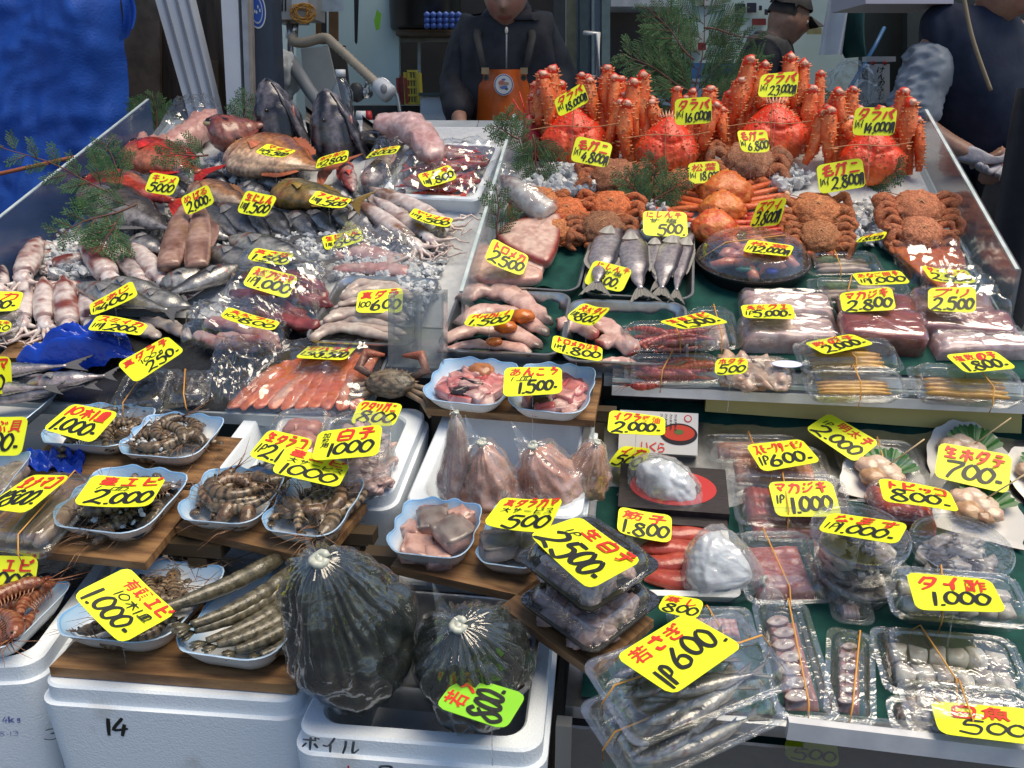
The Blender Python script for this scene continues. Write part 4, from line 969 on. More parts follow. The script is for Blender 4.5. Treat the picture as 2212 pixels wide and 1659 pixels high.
fish_px('sea_bream', 'orange scaled sea bream on the ice', (505, 352), (742, 402), 48, UP, .03, pal3((.40, .13, .05), (.60, .26, .10), (.66, .46, .32), 'scales'), .36, mat='skin', shape=DEEP, fin=(.4, .12, .06), nr=70, na=40)
fish_px('gurnard', 'small pink fish lying head down behind the bream', (765, 425), (735, 335), 22, UP, .035, pal3((.50, .10, .09), (.58, .30, .28), (.62, .50, .48)), .6, mat='skin', fin=(.45, .06, .05))
fish_px('red_fish', 'dull red fish head with round eye beside the pink slab', (462, 332), (600, 296), 30, UP, .05, pal3((.16, .035, .03), (.30, .08, .06), (.42, .18, .14)), .6, mat='skin', shape=FATH, fin=(.2, .04, .03), eye=.8, tail=False)
fish_px('bagged_fish', 'pale pink fish in a clear bag by the white box', (795, 415), (868, 318), 26, UP, .03, pal3((.45, .25, .22), (.58, .42, .38), (.62, .52, .48)), .6, mat='skin', shape=FATH, fin=(.5, .3, .25))
fish_px('mackerel', 'striped mackerel with silver belly under the 真さば card', (500, 537), (722, 600), 24, UP, .03, pal3((.03, .05, .07), (.42, .42, .40), (.62, .58, .48), 'bars'), .6, flip=1)
fish_px('mackerel', 'dark mackerel behind the striped mackerel', (455, 560), (625, 615), 22, UP, .02, pal3((.02, .03, .05), (.22, .22, .24), (.5, .46, .40), 'bars'), .6)
aji = pal3((.05, .06, .06), (.36, .36, .34), (.60, .56, .50))
fish_px('horse_mackerel', 'silver horse mackerel nearest the スミイカ card', (172, 634), (402, 696), 20, UP, .04, aji, .6)
fish_px('horse_mackerel', 'silver horse mackerel behind the 真あじ card', (225, 628), (400, 655), 18, UP, .03, aji, .6)
fish_px('horse_mackerel', 'dark backed fish tail up beside the red collars', (520, 590), (330, 668), 20, UP, .03, pal3((.02, .025, .03), (.10, .10, .11), (.5, .48, .45)), .6, flip=-1)
fish_px('horse_mackerel', 'pale fish with large scales beside the dark backed fish', (352, 638), (500, 600), 22, UP, .025, aji, .6)
fish_px('horse_mackerel', 'grey fish half under the crinkled film', (300, 660), (450, 690), 22, UP, .02, aji, .6)
san = pal3((.015, .02, .04), (.30, .32, .36), (.55, .45, .44))
for i, (a, b_, lb) in enumerate([((-140, 815), (165, 832), 'slim dark blue fish farthest back in the left dish'), ((-150, 838), (200, 800), 'slim blue backed fish in the middle of the left dish'), ((-150, 865), (150, 850), 'slim silver fish nearest in the left dish'), ((-60, 880), (230, 842), 'slim fish lying tail outward from the left dish'), ((60, 850), (262, 822), 'dark slim fish beside the roe pack')]):
 fish_px('saury', lb, a, b_, 17, UP, .02 + .008 * (i % 3), san, .7, group='slim fish at the left edge')
for i in range(16):
 x, y = ((560, 425), (610, 415), (840, 500), (880, 480), (905, 555), (330, 555), (560, 505), (470, 520), (860, 520), (300, 405), (380, 425), (510, 445), (790, 500), (665, 425), (740, 440), (480, 415))[i]
 M, L_ = axis((x - 45, y - 12 + rnd.uniform(-14, 14)), (x + 50, y + 14), UP, .012); dup(hp, M @ Matrix.Rotation(rnd.uniform(-.4, .4), 4, 'X') @ Matrix.Diagonal((L_ / hL, 1, 1, 1)), 'dark fish half buried in ice between the larger fish', 'dark fish half buried in ice')
b = B(); b.grid(gsheet('U', uL + .05, ul - .005, vl + .004, vof(hit(600, 698, UP)), .004, .006), 50, 24); b.solo('black_sheet', P('black_wet_sheet', (.018, .018, .02), (.03, .032, .036), 20, rough=.25, bump=.6, bs=30), 'wet black plastic sheet under the packs at the left', 'plastic sheet')
# angler heads standing on the ice, mouths up
def monk_head(label, base, top, hw_px, lean):
 a = hit(*base, UP, .0); k = pxm(a); h = (base[1] - top[1]) * k; r = hw_px * k
 t = thing('anglerfish', label, 'fish head', Matrix.Translation(a), 'dark fish heads standing mouth up')
 sd_ = rnd.uniform(0, 9)
 cf = lambda p: mix((.012, .011, .016), (.20, .18, .20), .30 + 1.9 * nz(p.x * 4 + sd_, p.y * 4, p.z * 1.6) + .8 * nz(p.x * 13, p.y * 13, p.z * 5) + (.3 if p.z > .85 else 0))
 b = B(); rings = []; cols = []
 for i in range(26):
  q = i / 25; z = h * q; w_ = r * interp([(0, .85), (.25, 1), (.5, .92), (.75, .66), (.92, .38), (1, .06)], q); cx = lean * k * q * q
  rg = []; cc = []
  for j in range(28):
   an = 6.28319 * j / 28
   gro = 1 - .16 * math.exp(-((math.sin(an * 1.0 + .9) - .35) / .10) ** 2) * (q < .9) - .07 * abs(math.sin(an * 7 + q * 3)) * (q < .6)
   p = V((cx + w_ * math.cos(an) * gro, w_ * .8 * math.sin(an) * gro, z)); rg.append(p); cc.append(cf(V((p.x / r, p.y / r, q))))
  rings.append(rg); cols.append(cc)
 b.loft(rings, cols); b.part('upper_jaw', K['skin'], t)
 b = B(); rings = []; cols = []                # lower jaw hanging open on the right
 for i in range(18):
  q = i / 17; c = V((lean * k * .7 + r * (.12 + 1.25 * (1 - q) ** .8), -.25 * r, h * (.93 * q + .02))); w_ = r * interp([(0, .30), (.3, .40), (.7, .30), (1, .05)], q)
  rings.append([c + V((w_ * .55 * math.cos(6.28319 * j / 16), w_ * math.sin(6.28319 * j / 16), 0)) for j in range(16)]); cols.append([cf(V((c.x / r + 3, j * .3, q))) for j in range(16)])
 b.loft(rings, cols); b.part('lower_jaw', K['skin'], t)
 b = B(); b.blob((r * .62, -r * .42, h * .45), (r * .08, r * .12, h * .2), (.42, .18, .16), 2, .2); b.part('mouth_flesh', K['flesh'], t)
 b = B(); b.blob((-r * .32, -r * .72, h * .58), r * .07, n=2); b.part('eye', K['eye'], t)
 b = B()
 b.grid(lambda u, v: V((r * (.9 + u * 1.2), .3 * r + .1 * r * math.sin(v * 9), h * (.42 - .25 * u + (v - .5) * .45 * (1 - .5 * u)) + .004 * math.sin(v * 60))), 8, 24, lambda u, v: mix((.012, .010, .012), (.06, .05, .05), .5 + .5 * math.sin(v * 60)))
 b.part('gill_fin', K['vc'], t)
monk_head('dark grey fish head standing open mouthed, the left of two', (612, 332), (575, 178), 56, -22)
monk_head('dark grey fish head standing open mouthed, the right of two', (732, 350), (700, 200), 58, -18)
b = B(); P0 = [hit(p[0], p[1], UP, z) for p, z in (((745, 315), .05), ((800, 300), .05), ((870, 318), .03))]
b.tube([V(p) for p in catmull(P0, 8)], [.05 * math.sin(3.14159 * (i + .8) / 18) for i in range(17)], n=12, flat=.5, colf=lambda t, q: mix((.01, .01, .012), (.07, .06, .06), .5 + .5 * math.sin(q * 30)))
put(b, 'black_fin_piece', K['skin'], 'black ribbed fin lying right of the dark fish heads', 'fish piece')
# pink slab, monkfish meat
pk = lambda c1, c2: (lambda t, q, s: mix(c1, c2, .5 + .8 * nz(t * 6, q * 1.5, s)))
slug('pink_flesh', 'long pink slab of fish under film at the top left', 'fish piece', [(300, 285), (312, 318), (370, 315), (420, 285), (462, 245)], 34, UP, .055, pk((.58, .30, .26), (.66, .46, .42)), flat=.8, tw=lambda t: .55 + .75 * t)
slug('monkfish_meat', 'skinned pale pink monkfish hanging over the white box', 'fish piece', [(808, 268), (868, 272), (915, 300), (938, 345)], 34, UP, .10, pk((.58, .36, .36), (.68, .52, .50)), flat=.8)
# squid
def squid(name, label, p0, p1, hpx, s, lift, dark, group, tent=None, head=True, finr=.45):
 M, L = axis(p0, p1, s, lift); k = pxm(M.translation); r = hpx * k
 t = thing(name, label, 'squid', M, group); sd_ = rnd.uniform(0, 99)
 def cf(q, sn):
  n_ = nz(q * 2.0, sn * 1.5, sd_) + .6 * nz(q * 6, sn * 2.4, sd_ + 3) + .3 * nz(q * 15, sn * 6, sd_)
  return mix((.62, .56, .54), dark, .28 + 2.6 * n_) if head else mix(tuple(c * 1.6 + .12 for c in dark), dark, .4 + 1.6 * n_)
 b = B(); m = 22; f = .74 if head else 1
 b.tube([(-L / 2 + L * f * i / m, 0, r * .8) for i in range(m + 1)], [r * interp([(0, .05), (.08, .36), (.3, .8), (.6, 1), (.9, .95), (1, .80)], i / m) for i in range(m + 1)], n=18, flat=.8 if head else .45, colf=cf); b.part('mantle', K['flesh'], t)
 b = B()
 for sg in (-1, 1):
  o = B(); o.grid(lambda u, v: V((-L / 2 + L * finr * f * u * 1.05 + .004, sg * (v * r * 1.25 * math.sin(3.14159 * u ** .7) ** .8 + r * .2 * u), r * .75 - v * r * .5 + .002 * math.sin(u * 9))), 12, 5, lambda u, v: cf(u * .5, v))
  o2 = B(); o2.grid(lambda u, v: V((-L / 2 + L * finr * f * u * 1.05 + .004, sg * (v * r * 1.25 * math.sin(3.14159 * u ** .7) ** .8 + r * .2 * u), r * .75 - v * r * .5 + .002 * math.sin(u * 9) - .002)), 12, 5, lambda u, v: cf(u * .5, v))
  b.add(o.v, o.f, o.c); b.add(o2.v, [x[::-1] for x in o2.f], o2.c)
 b.part('fin', K['flesh'], t)
 if head:
  b = B(); b.blob((-L / 2 + L * .80, 0, r * .7), (L * .10, r * .72, r * .62), (.62, .56, .55), 3, .15, 2, seed=sd_, colf=lambda p: mix((.66, .62, .62), (.42, .30, .28), 1.6 * nz(p.x * 2 + sd_, p.y * 2, p.z * 2))); b.part('head', K['flesh'], t)
  for sg in (-1, 1):
   b = B(); b.blob((-L / 2 + L * .80, sg * r * .55, r * .95), r * .17, n=2); b.part('eye', K['eye'], t)
  for i in range(8):
   b = B(); a = (i - 3.5) * .2; l_ = L * rnd.uniform(.18, .30) * (tent or 1)
   pts = []
   for j in range(9):
    q = j / 8; a2 = a + 1.1 * q * q * rnd.choice((-1, 1)) * .25 + a * q * 1.2
    pts.append((-L / 2 + L * .85 + l_ * q * math.cos(a2), r * .4 * (i - 3.5) / 3.5 + l_ * q * math.sin(a2), r * (.5 + .35 * math.sin(i * 2.1 + q * 3)) * (1 - .4 * q)))
   b.tube(pts, [r * .24 * (1 - .75 * j / 8) for j in range(9)], (.62, .55, .52), 7); b.part('arm', K['flesh'], t)
 return t
DK = (.20, .045, .03); DK2 = (.05, .02, .03)
for lb, a, b_, h_, dk in (('squid with open white mouth at the far left of the ice', (92, 528), (48, 640), 26, DK), ('white squid with rust patches in the middle of the left group', (185, 525), (262, 650), 28, DK), ('purple brown striped squid second in the left group', (244, 538), (335, 650), 20, DK2), ('mottled squid right of the purple striped squid', (290, 540), (378, 650), 24, DK), ('dark purple squid lying straight near the イカ card', (62, 615), (55, 735), 21, DK2), ('rust banded squid between the dark squid and the pale squid', (100, 612), (105, 740), 23, DK), ('pale squid with rust spots nearest the blue bag', (143, 612), (160, 758), 27, DK), ('brown squid half hidden behind the pale rust spotted squid', (190, 625), (205, 745), 22, DK2), ('squid cut by the left edge above the イカ card', (-8, 570), (10, 660), 24, DK2), ('pale squid lying flat on ice behind the open mouthed squid', (195, 565), (95, 590), 18, DK)):
 squid('squid', lb, a, b_, h_, UP, .025, dk, 'whole squid at the left end')
BR = (.24, .13, .085)
for lb, a, b_, h_ in (('long brown squid farthest back below the white box', (800, 420), (985, 505), 22), ('long brown squid in the middle of three below the white box', (808, 440), (955, 548), 20), ('long brown squid nearest of three below the white box', (772, 448), (930, 565), 22)):
 squid('spear_squid', lb, a, b_, h_, UP, .03, BR, 'long brown squid below the white box')
for lb, a, b_ in (('brown translucent squid body standing left of its pair', (402, 458), (372, 600)), ('brown translucent squid body standing right of its pair', (440, 455), (432, 600))):
 squid('spear_squid', lb, a, b_, 28, UP, .045, (.17, .085, .055), 'pair of brown squid bodies', head=False, finr=.8)
# collars, bags of red fish
dkr = lambda t, q, s: mix((.10, .012, .018), (.36, .09, .09), .4 + 1.1 * nz(t * 5, q * 2, s))
for i, (pts, h_) in enumerate([([(520, 600), (600, 590), (690, 625)], 20), ([(560, 620), (640, 640), (715, 660)], 22), ([(500, 630), (580, 655), (660, 690)], 24), ([(540, 660), (620, 690), (690, 705)], 20), ([(640, 600), (680, 615), (700, 650)], 16)]):
 slug('yellowtail_collar', ['dark red fish collar farthest back under film', 'dark red fish collar at the right under film', 'dark red fish collar in the middle of the filmed heap', 'dark red fish collar nearest the steel tray', 'small red collar end beside the steel tray'][i], 'fish piece', pts, h_, UP, .035, dkr, flat=.6, group='dark red collars under film')
for i, (pts, h_) in enumerate([([(440, 695), (520, 705), (600, 740)], 20), ([(470, 725), (540, 735), (605, 752)], 18), ([(420, 720), (470, 740), (560, 755)], 16)]):
 slug('yellowtail_belly', ['pink belly strip at the back of the crinkled pack', 'red belly strip in the middle of the crinkled pack', 'red belly strip at the front of the crinkled pack'][i], 'fish piece', pts, h_, UP, .03, pk((.35, .10, .10), (.60, .45, .42)), flat=.6, group='belly strips in the crinkled pack')
slug('bagged_flesh', 'pale pink fish piece in the frosty bag behind the grey fish tray', 'fish piece', [(710, 560), (780, 548), (880, 575)], 30, UP, .02, pk((.50, .26, .25), (.62, .50, .48)), flat=.6)
slug('bagged_flesh', 'second pink piece in the frosty bag behind the grey fish tray', 'fish piece', [(720, 585), (800, 580), (890, 590)], 20, UP, .03, pk((.45, .18, .18), (.62, .48, .46)), flat=.6)
slug('cuttlefish', 'grey cuttlefish in film below the スミイカ card', 'cuttlefish', [(215, 718), (275, 702), (345, 728)], 20, UP, .02, pk((.40, .36, .32), (.58, .54, .50)), flat=.6)
slug('cuttlefish', 'second grey cuttlefish beside the crinkled pack', 'cuttlefish', [(300, 690), (360, 700), (410, 730)], 17, UP, .02, pk((.34, .30, .28), (.55, .50, .46)), flat=.6)
slug('pale_squid', 'pale squid body lying before the silver horse mackerel', 'squid', [(180, 690), (215, 700), (265, 690)], 16, UP, .02, pk((.42, .20, .16), (.62, .56, .52)), flat=.6)
# crumpled film over fish
def film(label, q, s, hgt, lift=.0, mat='film', n=34, rough=.010, name='plastic_film'):
 a, b_, c, d = [hit(*p, s, lift) for p in q]; m = (a + b_ + c + d) / 4; nn = nrm(m, s); sd_ = rnd.uniform(0, 99)
 b = B()
 def fn(u, v):
  p = a.lerp(b_, u).lerp(d.lerp(c, u), v); x, y = u * 2 - 1, v * 2 - 1; e = max(0, 1 - max(abs(x), abs(y)) ** 3)
  rd = abs(nz(u * 5 + sd_, v * 5)) + .5 * abs(nz(u * 13, v * 13 + sd_)) + .3 * abs(nz(u * 29 + sd_, v * 29))
  return p + nn * (.004 + hgt * e ** .6 + rough * 1.6 * rd - .006) + (V((nz(u * 6, v * 6, sd_), nz(u * 6, v * 6, sd_ + 4), 0)) * .008)
 b.grid(fn, n, n); return put(b, name, K[mat], label, 'plastic film')
film('clear film over the long pink slab', [(325, 330), (475, 300), (475, 232), (395, 240)], UP, .075, .01)
film('clear bag around the upper red fish', [(262, 400), (450, 425), (430, 340), (290, 330)], UP, .075, .02)
film('clear bag around the lower red fish', [(190, 455), (400, 480), (400, 420), (205, 400)], UP, .07, .02)
film('crinkled clear film over the dark red collars', [(480, 690), (690, 720), (730, 590), (520, 575)], UP, .07, .015, rough=.018)
film('crinkled film with bright glints over the belly strips', [(390, 760), (610, 775), (640, 690), (420, 680)], UP, .055, .015, rough=.02)
film('frosty clear bag over pink fish behind the grey fish tray', [(690, 605), (920, 605), (905, 545), (740, 530)], UP, .07, .01, 'bagfilm', rough=.02)
film('clear bag around the pale pink fish by the white box', [(775, 425), (850, 430), (905, 320), (820, 315)], UP, .07, .02)
film('clear film loosely over the salmon bellies', [(478, 895), (790, 905), (832, 735), (600, 740)], UP, .025, .012, rough=.008)
film('crinkled clear bag left of the salmon', [(440, 870), (520, 880), (620, 760), (470, 745)], UP, .03, .015, rough=.02)
# white box of red fish
Mk, wk_, dk_ = rectfit([(832, 425), (1030, 432), (1088, 318), (880, 300)], UP, .055)
tk = thing('foam_box', 'white foam box of red fish behind the acrylic divider', 'foam box', Mk)
b = B(); b.loft([rr(wk_ - .02, dk_ - .02, .02, 0), rr(wk_, dk_, .02, .052), rr(wk_ - .006, dk_ - .006, .02, .056), rr(wk_ - .03, dk_ - .03, .02, .056), rr(wk_ - .05, dk_ - .05, .02, .015)]); b.part('box_body', K['foam'], tk, angle=35)
kp = None
for i in range(11):
 x, y = rnd.uniform(-.36, .36) * wk_, (-.36 + .072 * i) * dk_
 Mi = Mk @ Matrix.Translation((x * .4, y, .02 + .012 * (i % 3))) @ Matrix.Rotation(rnd.uniform(-.35, .35) + (3.14 if i % 2 else 0), 4, 'Z') @ Matrix.Rotation(rnd.uniform(-.3, .3), 4, 'X')
 lb = 'small bright red fish heaped in the white box behind the divider'
 if kp is None: kp = fish('thornyhead', lb, Mi, .17, .026, .018, pal3((.62, .06, .04), (.70, .16, .11), (.72, .42, .34)), mat='skin', fin=(.5, .04, .03), group='small red fish in the white box', nr=20, na=12, eye=.8)
 else: dup(kp, Mi, lb)
b = B(); b.grid(lambda u, v: Mk @ V(((u - .5) * (wk_ - .02), (v - .5) * (dk_ - .02), .066 + .022 * abs(nz(u * 7, v * 7, 3)) + .012 * abs(nz(u * 19, v * 19)) + .02 * (1 - max(abs(2 * u - 1), abs(2 * v - 1)) ** 3))), 40, 40)
put(b, 'plastic_film', K['film'], 'glinting clear film over the white box of red fish', 'plastic film')
# cod fillets in the steel tray
wf = lambda t, q, s: mix(mix((.54, .49, .43), (.42, .34, .30), .5 + .8 * nz(t * 5, q * 2, s)), (.16, .14, .13), (1.1 * max(0, nz(t * 3, 2.0, s) - .05) * 3 if q < -.1 else 0))
for i in range(9):
 y = 620 + i * 12.5 + rnd.uniform(-3, 3); x0 = 742 - i * 9.5; x1 = 905 - i * 3
 slug('cod_fillet', ['topmost', 'second', 'third', 'fourth', 'fifth', 'sixth', 'seventh', 'eighth', 'nearest'][i] + ' pale folded cod fillet counting from the back of the tray', 'fish fillet', [(x0 + 6, y + 12), (x0 + 40, y + rnd.uniform(-10, 6)), (x0 + 100 + rnd.uniform(-15, 15), y - 4 + rnd.uniform(-8, 8)), (x1 - rnd.uniform(4, 40), y + rnd.uniform(4, 16))], rnd.uniform(11, 17), UP, .03 + .006 * (i % 3), wf, flat=rnd.uniform(.45, .75), group='pale cod fillets in the steel tray', taper=.3)
# salmon bellies
sf = lambda t, q, s: mix(mix((.62, .12, .03), (.68, .20, .07), .5 + .9 * nz(t * 7, q * 2, s)), (.60, .42, .32), 1.5 * max(0, nz(t * 2.2, q * 3, s + 4) - .12))
for i in range(10):
 f = i / 9; a = (492 + 272 * f, 884 + 2 * f); b_ = (628 + 186 * f ** .8, 778 - 42 * f)
 slug('salmon_belly', ['first', 'second', 'third', 'fourth', 'fifth', 'sixth', 'seventh', 'eighth', 'ninth', 'last'][i] + ' orange salmon strip from the left under film', 'fish fillet', [a, (lerp(a[0], b_[0], .5) - 4, lerp(a[1], b_[1], .5)), b_], 18, UP, .010, sf, flat=.34, group='orange salmon strips', taper=.3)
# ---------------------------------------------------------------- prawns
def prawn(name, label, M, L, r, c1, c2, curl, group, whisk=True, head=True, cat='prawn', flat=1.0):
 """segmented body along an arc of the given curl (radians), on its side"""
 t = thing(name, label, cat, M, group); b = B(); m = 44; pts = []; rad = []
 def pos(q):
  if curl < .05: return V((-L / 2 + L * q, 0, 0)), 0
  Rr = L / curl; a = (q - .5) * curl; return V((Rr * math.sin(a), Rr * (1 - math.cos(a)) - Rr * (1 - math.cos(curl / 2)) * .5, 0)), a
 for i in range(m + 1):
  q = i / m; p, a = pos(q * .92)
  seg = abs(math.sin((q - .30) / .70 * 7 * 3.14159)) if q > .30 else 1
  env = interp([(0, .12), (.07, .55), (.18, .86), (.31, .94), (.345, .82), (.45, .90), (.65, .78), (.85, .56), (1, .38)], q)
  pts.append(p + V((0, 0, r))); rad.append(r * env * (.93 + .08 * seg ** .4))
 b.tube(pts, rad, n=12, flat=.95, colf=lambda q, s_: mix(c1, c2, (.62 if q < .33 else .95 if (q > .3 and math.sin((q - .3) / .7 * 7 * 6.283 * .5) ** 2 < .35) else .15) + .5 * nz(q * 20, s_ * 2, L * 99)))
 b.part('body', K['prawn'], t)
 b = B(); p, a = pos(.94); Rz = Matrix.Rotation(a if curl >= .05 else 0, 3, 'Z')
 for j in (-2, -1, 0, 1, 2):
  d = V((math.cos(j * .28), math.sin(j * .28), .1 * (j % 2))); e = Rz @ d; o = p + V((0, 0, r * .8)) - Rz @ V((L * .02, 0, 0)); sdv = (Rz @ V((-d.y, d.x, 0)))
  b.loft([[o - sdv * r * .12 + V((0, 0, .0006)), o + sdv * r * .12 + V((0, 0, .0006)), o + sdv * r * .12, o - sdv * r * .12], [o + e * L * .08 - sdv * r * .34 + V((0, 0, .0006)), o + e * L * .08 + sdv * r * .34 + V((0, 0, .0006)), o + e * L * .08 + sdv * r * .34, o + e * L * .08 - sdv * r * .34], [o + e * L * .12 - sdv * r * .1, o + e * L * .12 + sdv * r * .1, o + e * L * .12 + sdv * r * .1 - V((0, 0, .0005)), o + e * L * .12 - sdv * r * .1 - V((0, 0, .0005))]], mix(c2, c1, .3))
 b.part('tail_fan', K['prawn'], t)
 b = B()
 for j in range(9):
  q = .12 + j * .065; p, a = pos(q); sgn = 1
  d = Matrix.Rotation(a if curl >= .05 else 0, 3, 'Z') @ V((.35, 1, 0)); o = p + V((0, 0, r * .9)) + d * r * .6
  b.tube([o, o + d * r * .6 + V((0, 0, -r * .4)), o + d * r * .8 + V((r * .3, 0, -r * .8))], [r * .12, r * .09, r * .03], mix(c1, c2, .3), 5)
 b.part('legs', K['prawn'], t)
 if head:
  p, a = pos(.0); Rz = Matrix.Rotation(a if curl >= .05 else 0, 3, 'Z'); b = B()
  for j in range(4 if whisk else 2):
   l_ = L * rnd.uniform(.25, .6) if whisk else L * .2; an = 3.14 + rnd.uniform(-.7, .7)
   e = Rz @ V((math.cos(an), math.sin(an), rnd.uniform(.0, .5))); e2 = Rz @ V((math.cos(an + .6), math.sin(an + .6), -.1))
   o = p + V((0, 0, r)); b.tube([o, o + e * l_ * .5, o + e * l_ * .7 + e2 * l_ * .4], [r * .08, r * .05, r * .02], mix(c1, (.3, .12, .05), .5), 4)
  spike(b, p + V((0, 0, r * 1.2)), Rz @ V((-1, -.15, .1)), r * .15, L * .10, c2)
  b.part('antennae', K['prawn'], t)
  for sg in (1,):
   b = B(); q_, a = pos(.05); b.blob(q_ + V((0, 0, r * 1.55)), r * .16, n=2); b.part('eye', K['eye'], t)
 return t
GP1, GP2 = (.23, .16, .10), (.03, .026, .02)
pc = prawn('tiger_prawn', '', Matrix.Identity(4), .105, .0115, GP1, GP2, 3.4, 'raw striped prawns in the dishes')
pc2 = prawn('tiger_prawn', '', Matrix.Identity(4), .11, .011, (.30, .22, .14), GP2, 1.7, 'raw striped prawns in the dishes')
pc3 = prawn('tiger_prawn', '', Matrix.Identity(4), .10, .0105, (.32, .20, .12), (.05, .03, .02), 4.3, 'raw striped prawns in the dishes')
def fill(dk, protos, n, lab, spread=.30, z0=.004, zs=.010, sc=1.0, ring=True):
 t_, M, wd, dp = DS[dk]; used = []
 for i in range(n):
  a = 2.4 * i; rr_ = spread * (i / n) ** .55
  x, y = wd * rr_ * math.cos(a) * 1.05, dp * rr_ * math.sin(a) * 1.05
  Mi = M @ Matrix.Translation((x, y, z0 + zs * (1 - i / n) * 2.2)) @ Matrix.Rotation(rnd.uniform(0, 6.28), 4, 'Z') @ Matrix.Rotation(rnd.uniform(-.35, .35), 4, 'X') @ Matrix.Scale(sc * rnd.uniform(.88, 1.1), 4)
  p = protos[i % len(protos)]
  if not p['label']: p['label'] = lab; p.matrix_world = Mi
  else: dup(p, Mi, lab)
fill('d1', [pc, pc2], 9, 'raw grey striped prawn in the upper left dish')
fill('d2', [pc2, pc], 10, 'raw brown striped prawn in the upper dish with ice')
fill('d3', [pc2, pc], 16, 'raw dark prawn in the large dish under its card', .33)
fill('d4', [pc, pc3, pc2], 12, 'tightly curled prawn in the left of two lower dishes', .28, sc=1.15)
fill('d5', [pc3, pc, pc2], 11, 'tightly curled prawn in the dish touching the dark bag', .28, sc=1.15)
fill('d8', [pc2], 12, 'whole prawn in the front left dish', .33)
t_, M, wd, dp = DS['d3']; b = B(); b.grid(lambda u, v: M @ V(((u - .5) * wd * .82, (v - .5) * dp * .80, .0145 + .001 * nz(u * 9, v * 9))), 16, 16); put(b, 'dark_water', bpy.data.materials['dark_melt_water'], 'dark water in the large prawn dish', 'melt water')
for dk, n_, lb in (('d2', 70, 'ice chips on the prawns of the upper dish'), ('d3', 50, 'ice chips in the large prawn dish'), ('d1', 14, 'few ice chips in the upper left prawn dish')):
 t_, M, wd, dp = DS[dk]; b = B()
 for i in range(n_):
  x, y = rnd.uniform(-.38, .1) * wd if dk == 'd2' else rnd.uniform(-.36, .36) * wd, rnd.uniform(-.34, .34) * dp
  q = rnd.uniform(.004, .009); p = M @ V((x, y, .026 + rnd.uniform(-.004, .008)))
  crumb(b, p, q * .9)
 put(b, 'ice_chips', K['ice'], lb, 'ice', smooth=False, kind='stuff')
bp = None
for i, (a, b_, lf) in enumerate([((640, 1205), (300, 1368), .045), ((655, 1235), (395, 1388), .04), ((645, 1262), (405, 1400), .03), ((668, 1288), (425, 1416), .026), ((682, 1312), (452, 1428), .02), ((600, 1225), (380, 1340), .03), ((692, 1335), (490, 1436), .014), ((700, 1352), (545, 1440), .010)]):
 M, L_ = axis(a, b_, FZ + .018, lf); M = M @ Matrix.Rotation(rnd.uniform(-.12, .12), 4, 'Z') @ Matrix.Rotation(rnd.uniform(-.35, .35), 4, 'X') @ Matrix.Diagonal((1, -1, rnd.uniform(.85, 1.1), 1))
 lb = ['big whole prawn reaching across to the 有頭エビ card', 'second', 'third', 'fourth', 'fifth', 'sixth', 'seventh', 'eighth'][i] + ('' if i == 0 else ' big straight prawn in the front dish beside the dark bag')
 prawn('large_prawn', lb, M, L_, .0140, (.15, .135, .09), (.07, .066, .045), rnd.uniform(.6, 1.1), 'big straight prawns in the front dish')
t_, M, wd, dp = DS['d8']; b = B()
for i in range(60):
 x, y = rnd.uniform(-.1, .5) * wd, rnd.uniform(.0, .55) * dp; o = M @ V((x, y, .035)); d = V((rnd.gauss(0, 1), rnd.gauss(0, 1), rnd.uniform(.1, .6))).normalized(); l_ = rnd.uniform(.03, .09)
 b.tube([o, o + d * l_ * .5, o + d * l_ * .8 + V((rnd.gauss(0, .015), rnd.gauss(0, .015), -.01))], [.0006, .0005, .0003], rnd.choice([(.30, .16, .06), (.10, .07, .05)]), 4)
put(b, 'prawn_whiskers', K['prawn'], 'tangle of thin prawn whiskers over the front left dish', 'prawn whiskers', kind='stuff')
for i in range(7):
 t_, M, wd, dp = DS['d10']; Mi = M @ Matrix.Translation((rnd.uniform(-.1, .3) * wd, rnd.uniform(-.3, .3) * dp, .01 + .006 * i)) @ Matrix.Rotation(rnd.uniform(0, 6), 4, 'Z')
 if i == 0: rp_ = prawn('red_prawn', 'red brown prawn heaped in the left foam box', Mi, .10, .0125, (.34, .16, .08), (.22, .05, .03), 1.4, 'red brown prawns in the left box')
 else: dup(rp_, Mi, 'red brown prawn heaped in the left foam box')
# chunks
def chunk(name, label, M, sx, sy, sz_, top, side, group, cat='fish piece'):
 b = B(); vs, fs = ico(3); sd_ = rnd.uniform(0, 99); out = []; cols = []
 for p in vs:
  q = V([math.copysign(abs(c) ** .42, c) for c in p]); k = 1 + .24 * nz(p.x * 1.7 + sd_, p.y * 1.7, p.z * 1.7) + .05 * nz(p.x * 6, p.y * 6 + sd_, p.z * 6)
  out.append(V((q.x * sx * k, q.y * sy * k, (q.z + .8) * sz_ * k)))
  f = .5 + 1.2 * nz(p.x * 3, p.y * 3 + sd_, p.z * 3) + .5 * nz(p.x * 12, p.y * 12, sd_)
  cols.append(mix(top, tuple(c * .5 for c in top), f) if p.z > .35 + .25 * nz(p.x * 2, p.y * 2, sd_) else mix(side, tuple(c * .72 for c in side), f))
 b.add(out, fs, cols); return b.solo(name, K['flesh'], label, cat, M, group)
GS, PS = (.27, .23, .21), (.58, .36, .30)
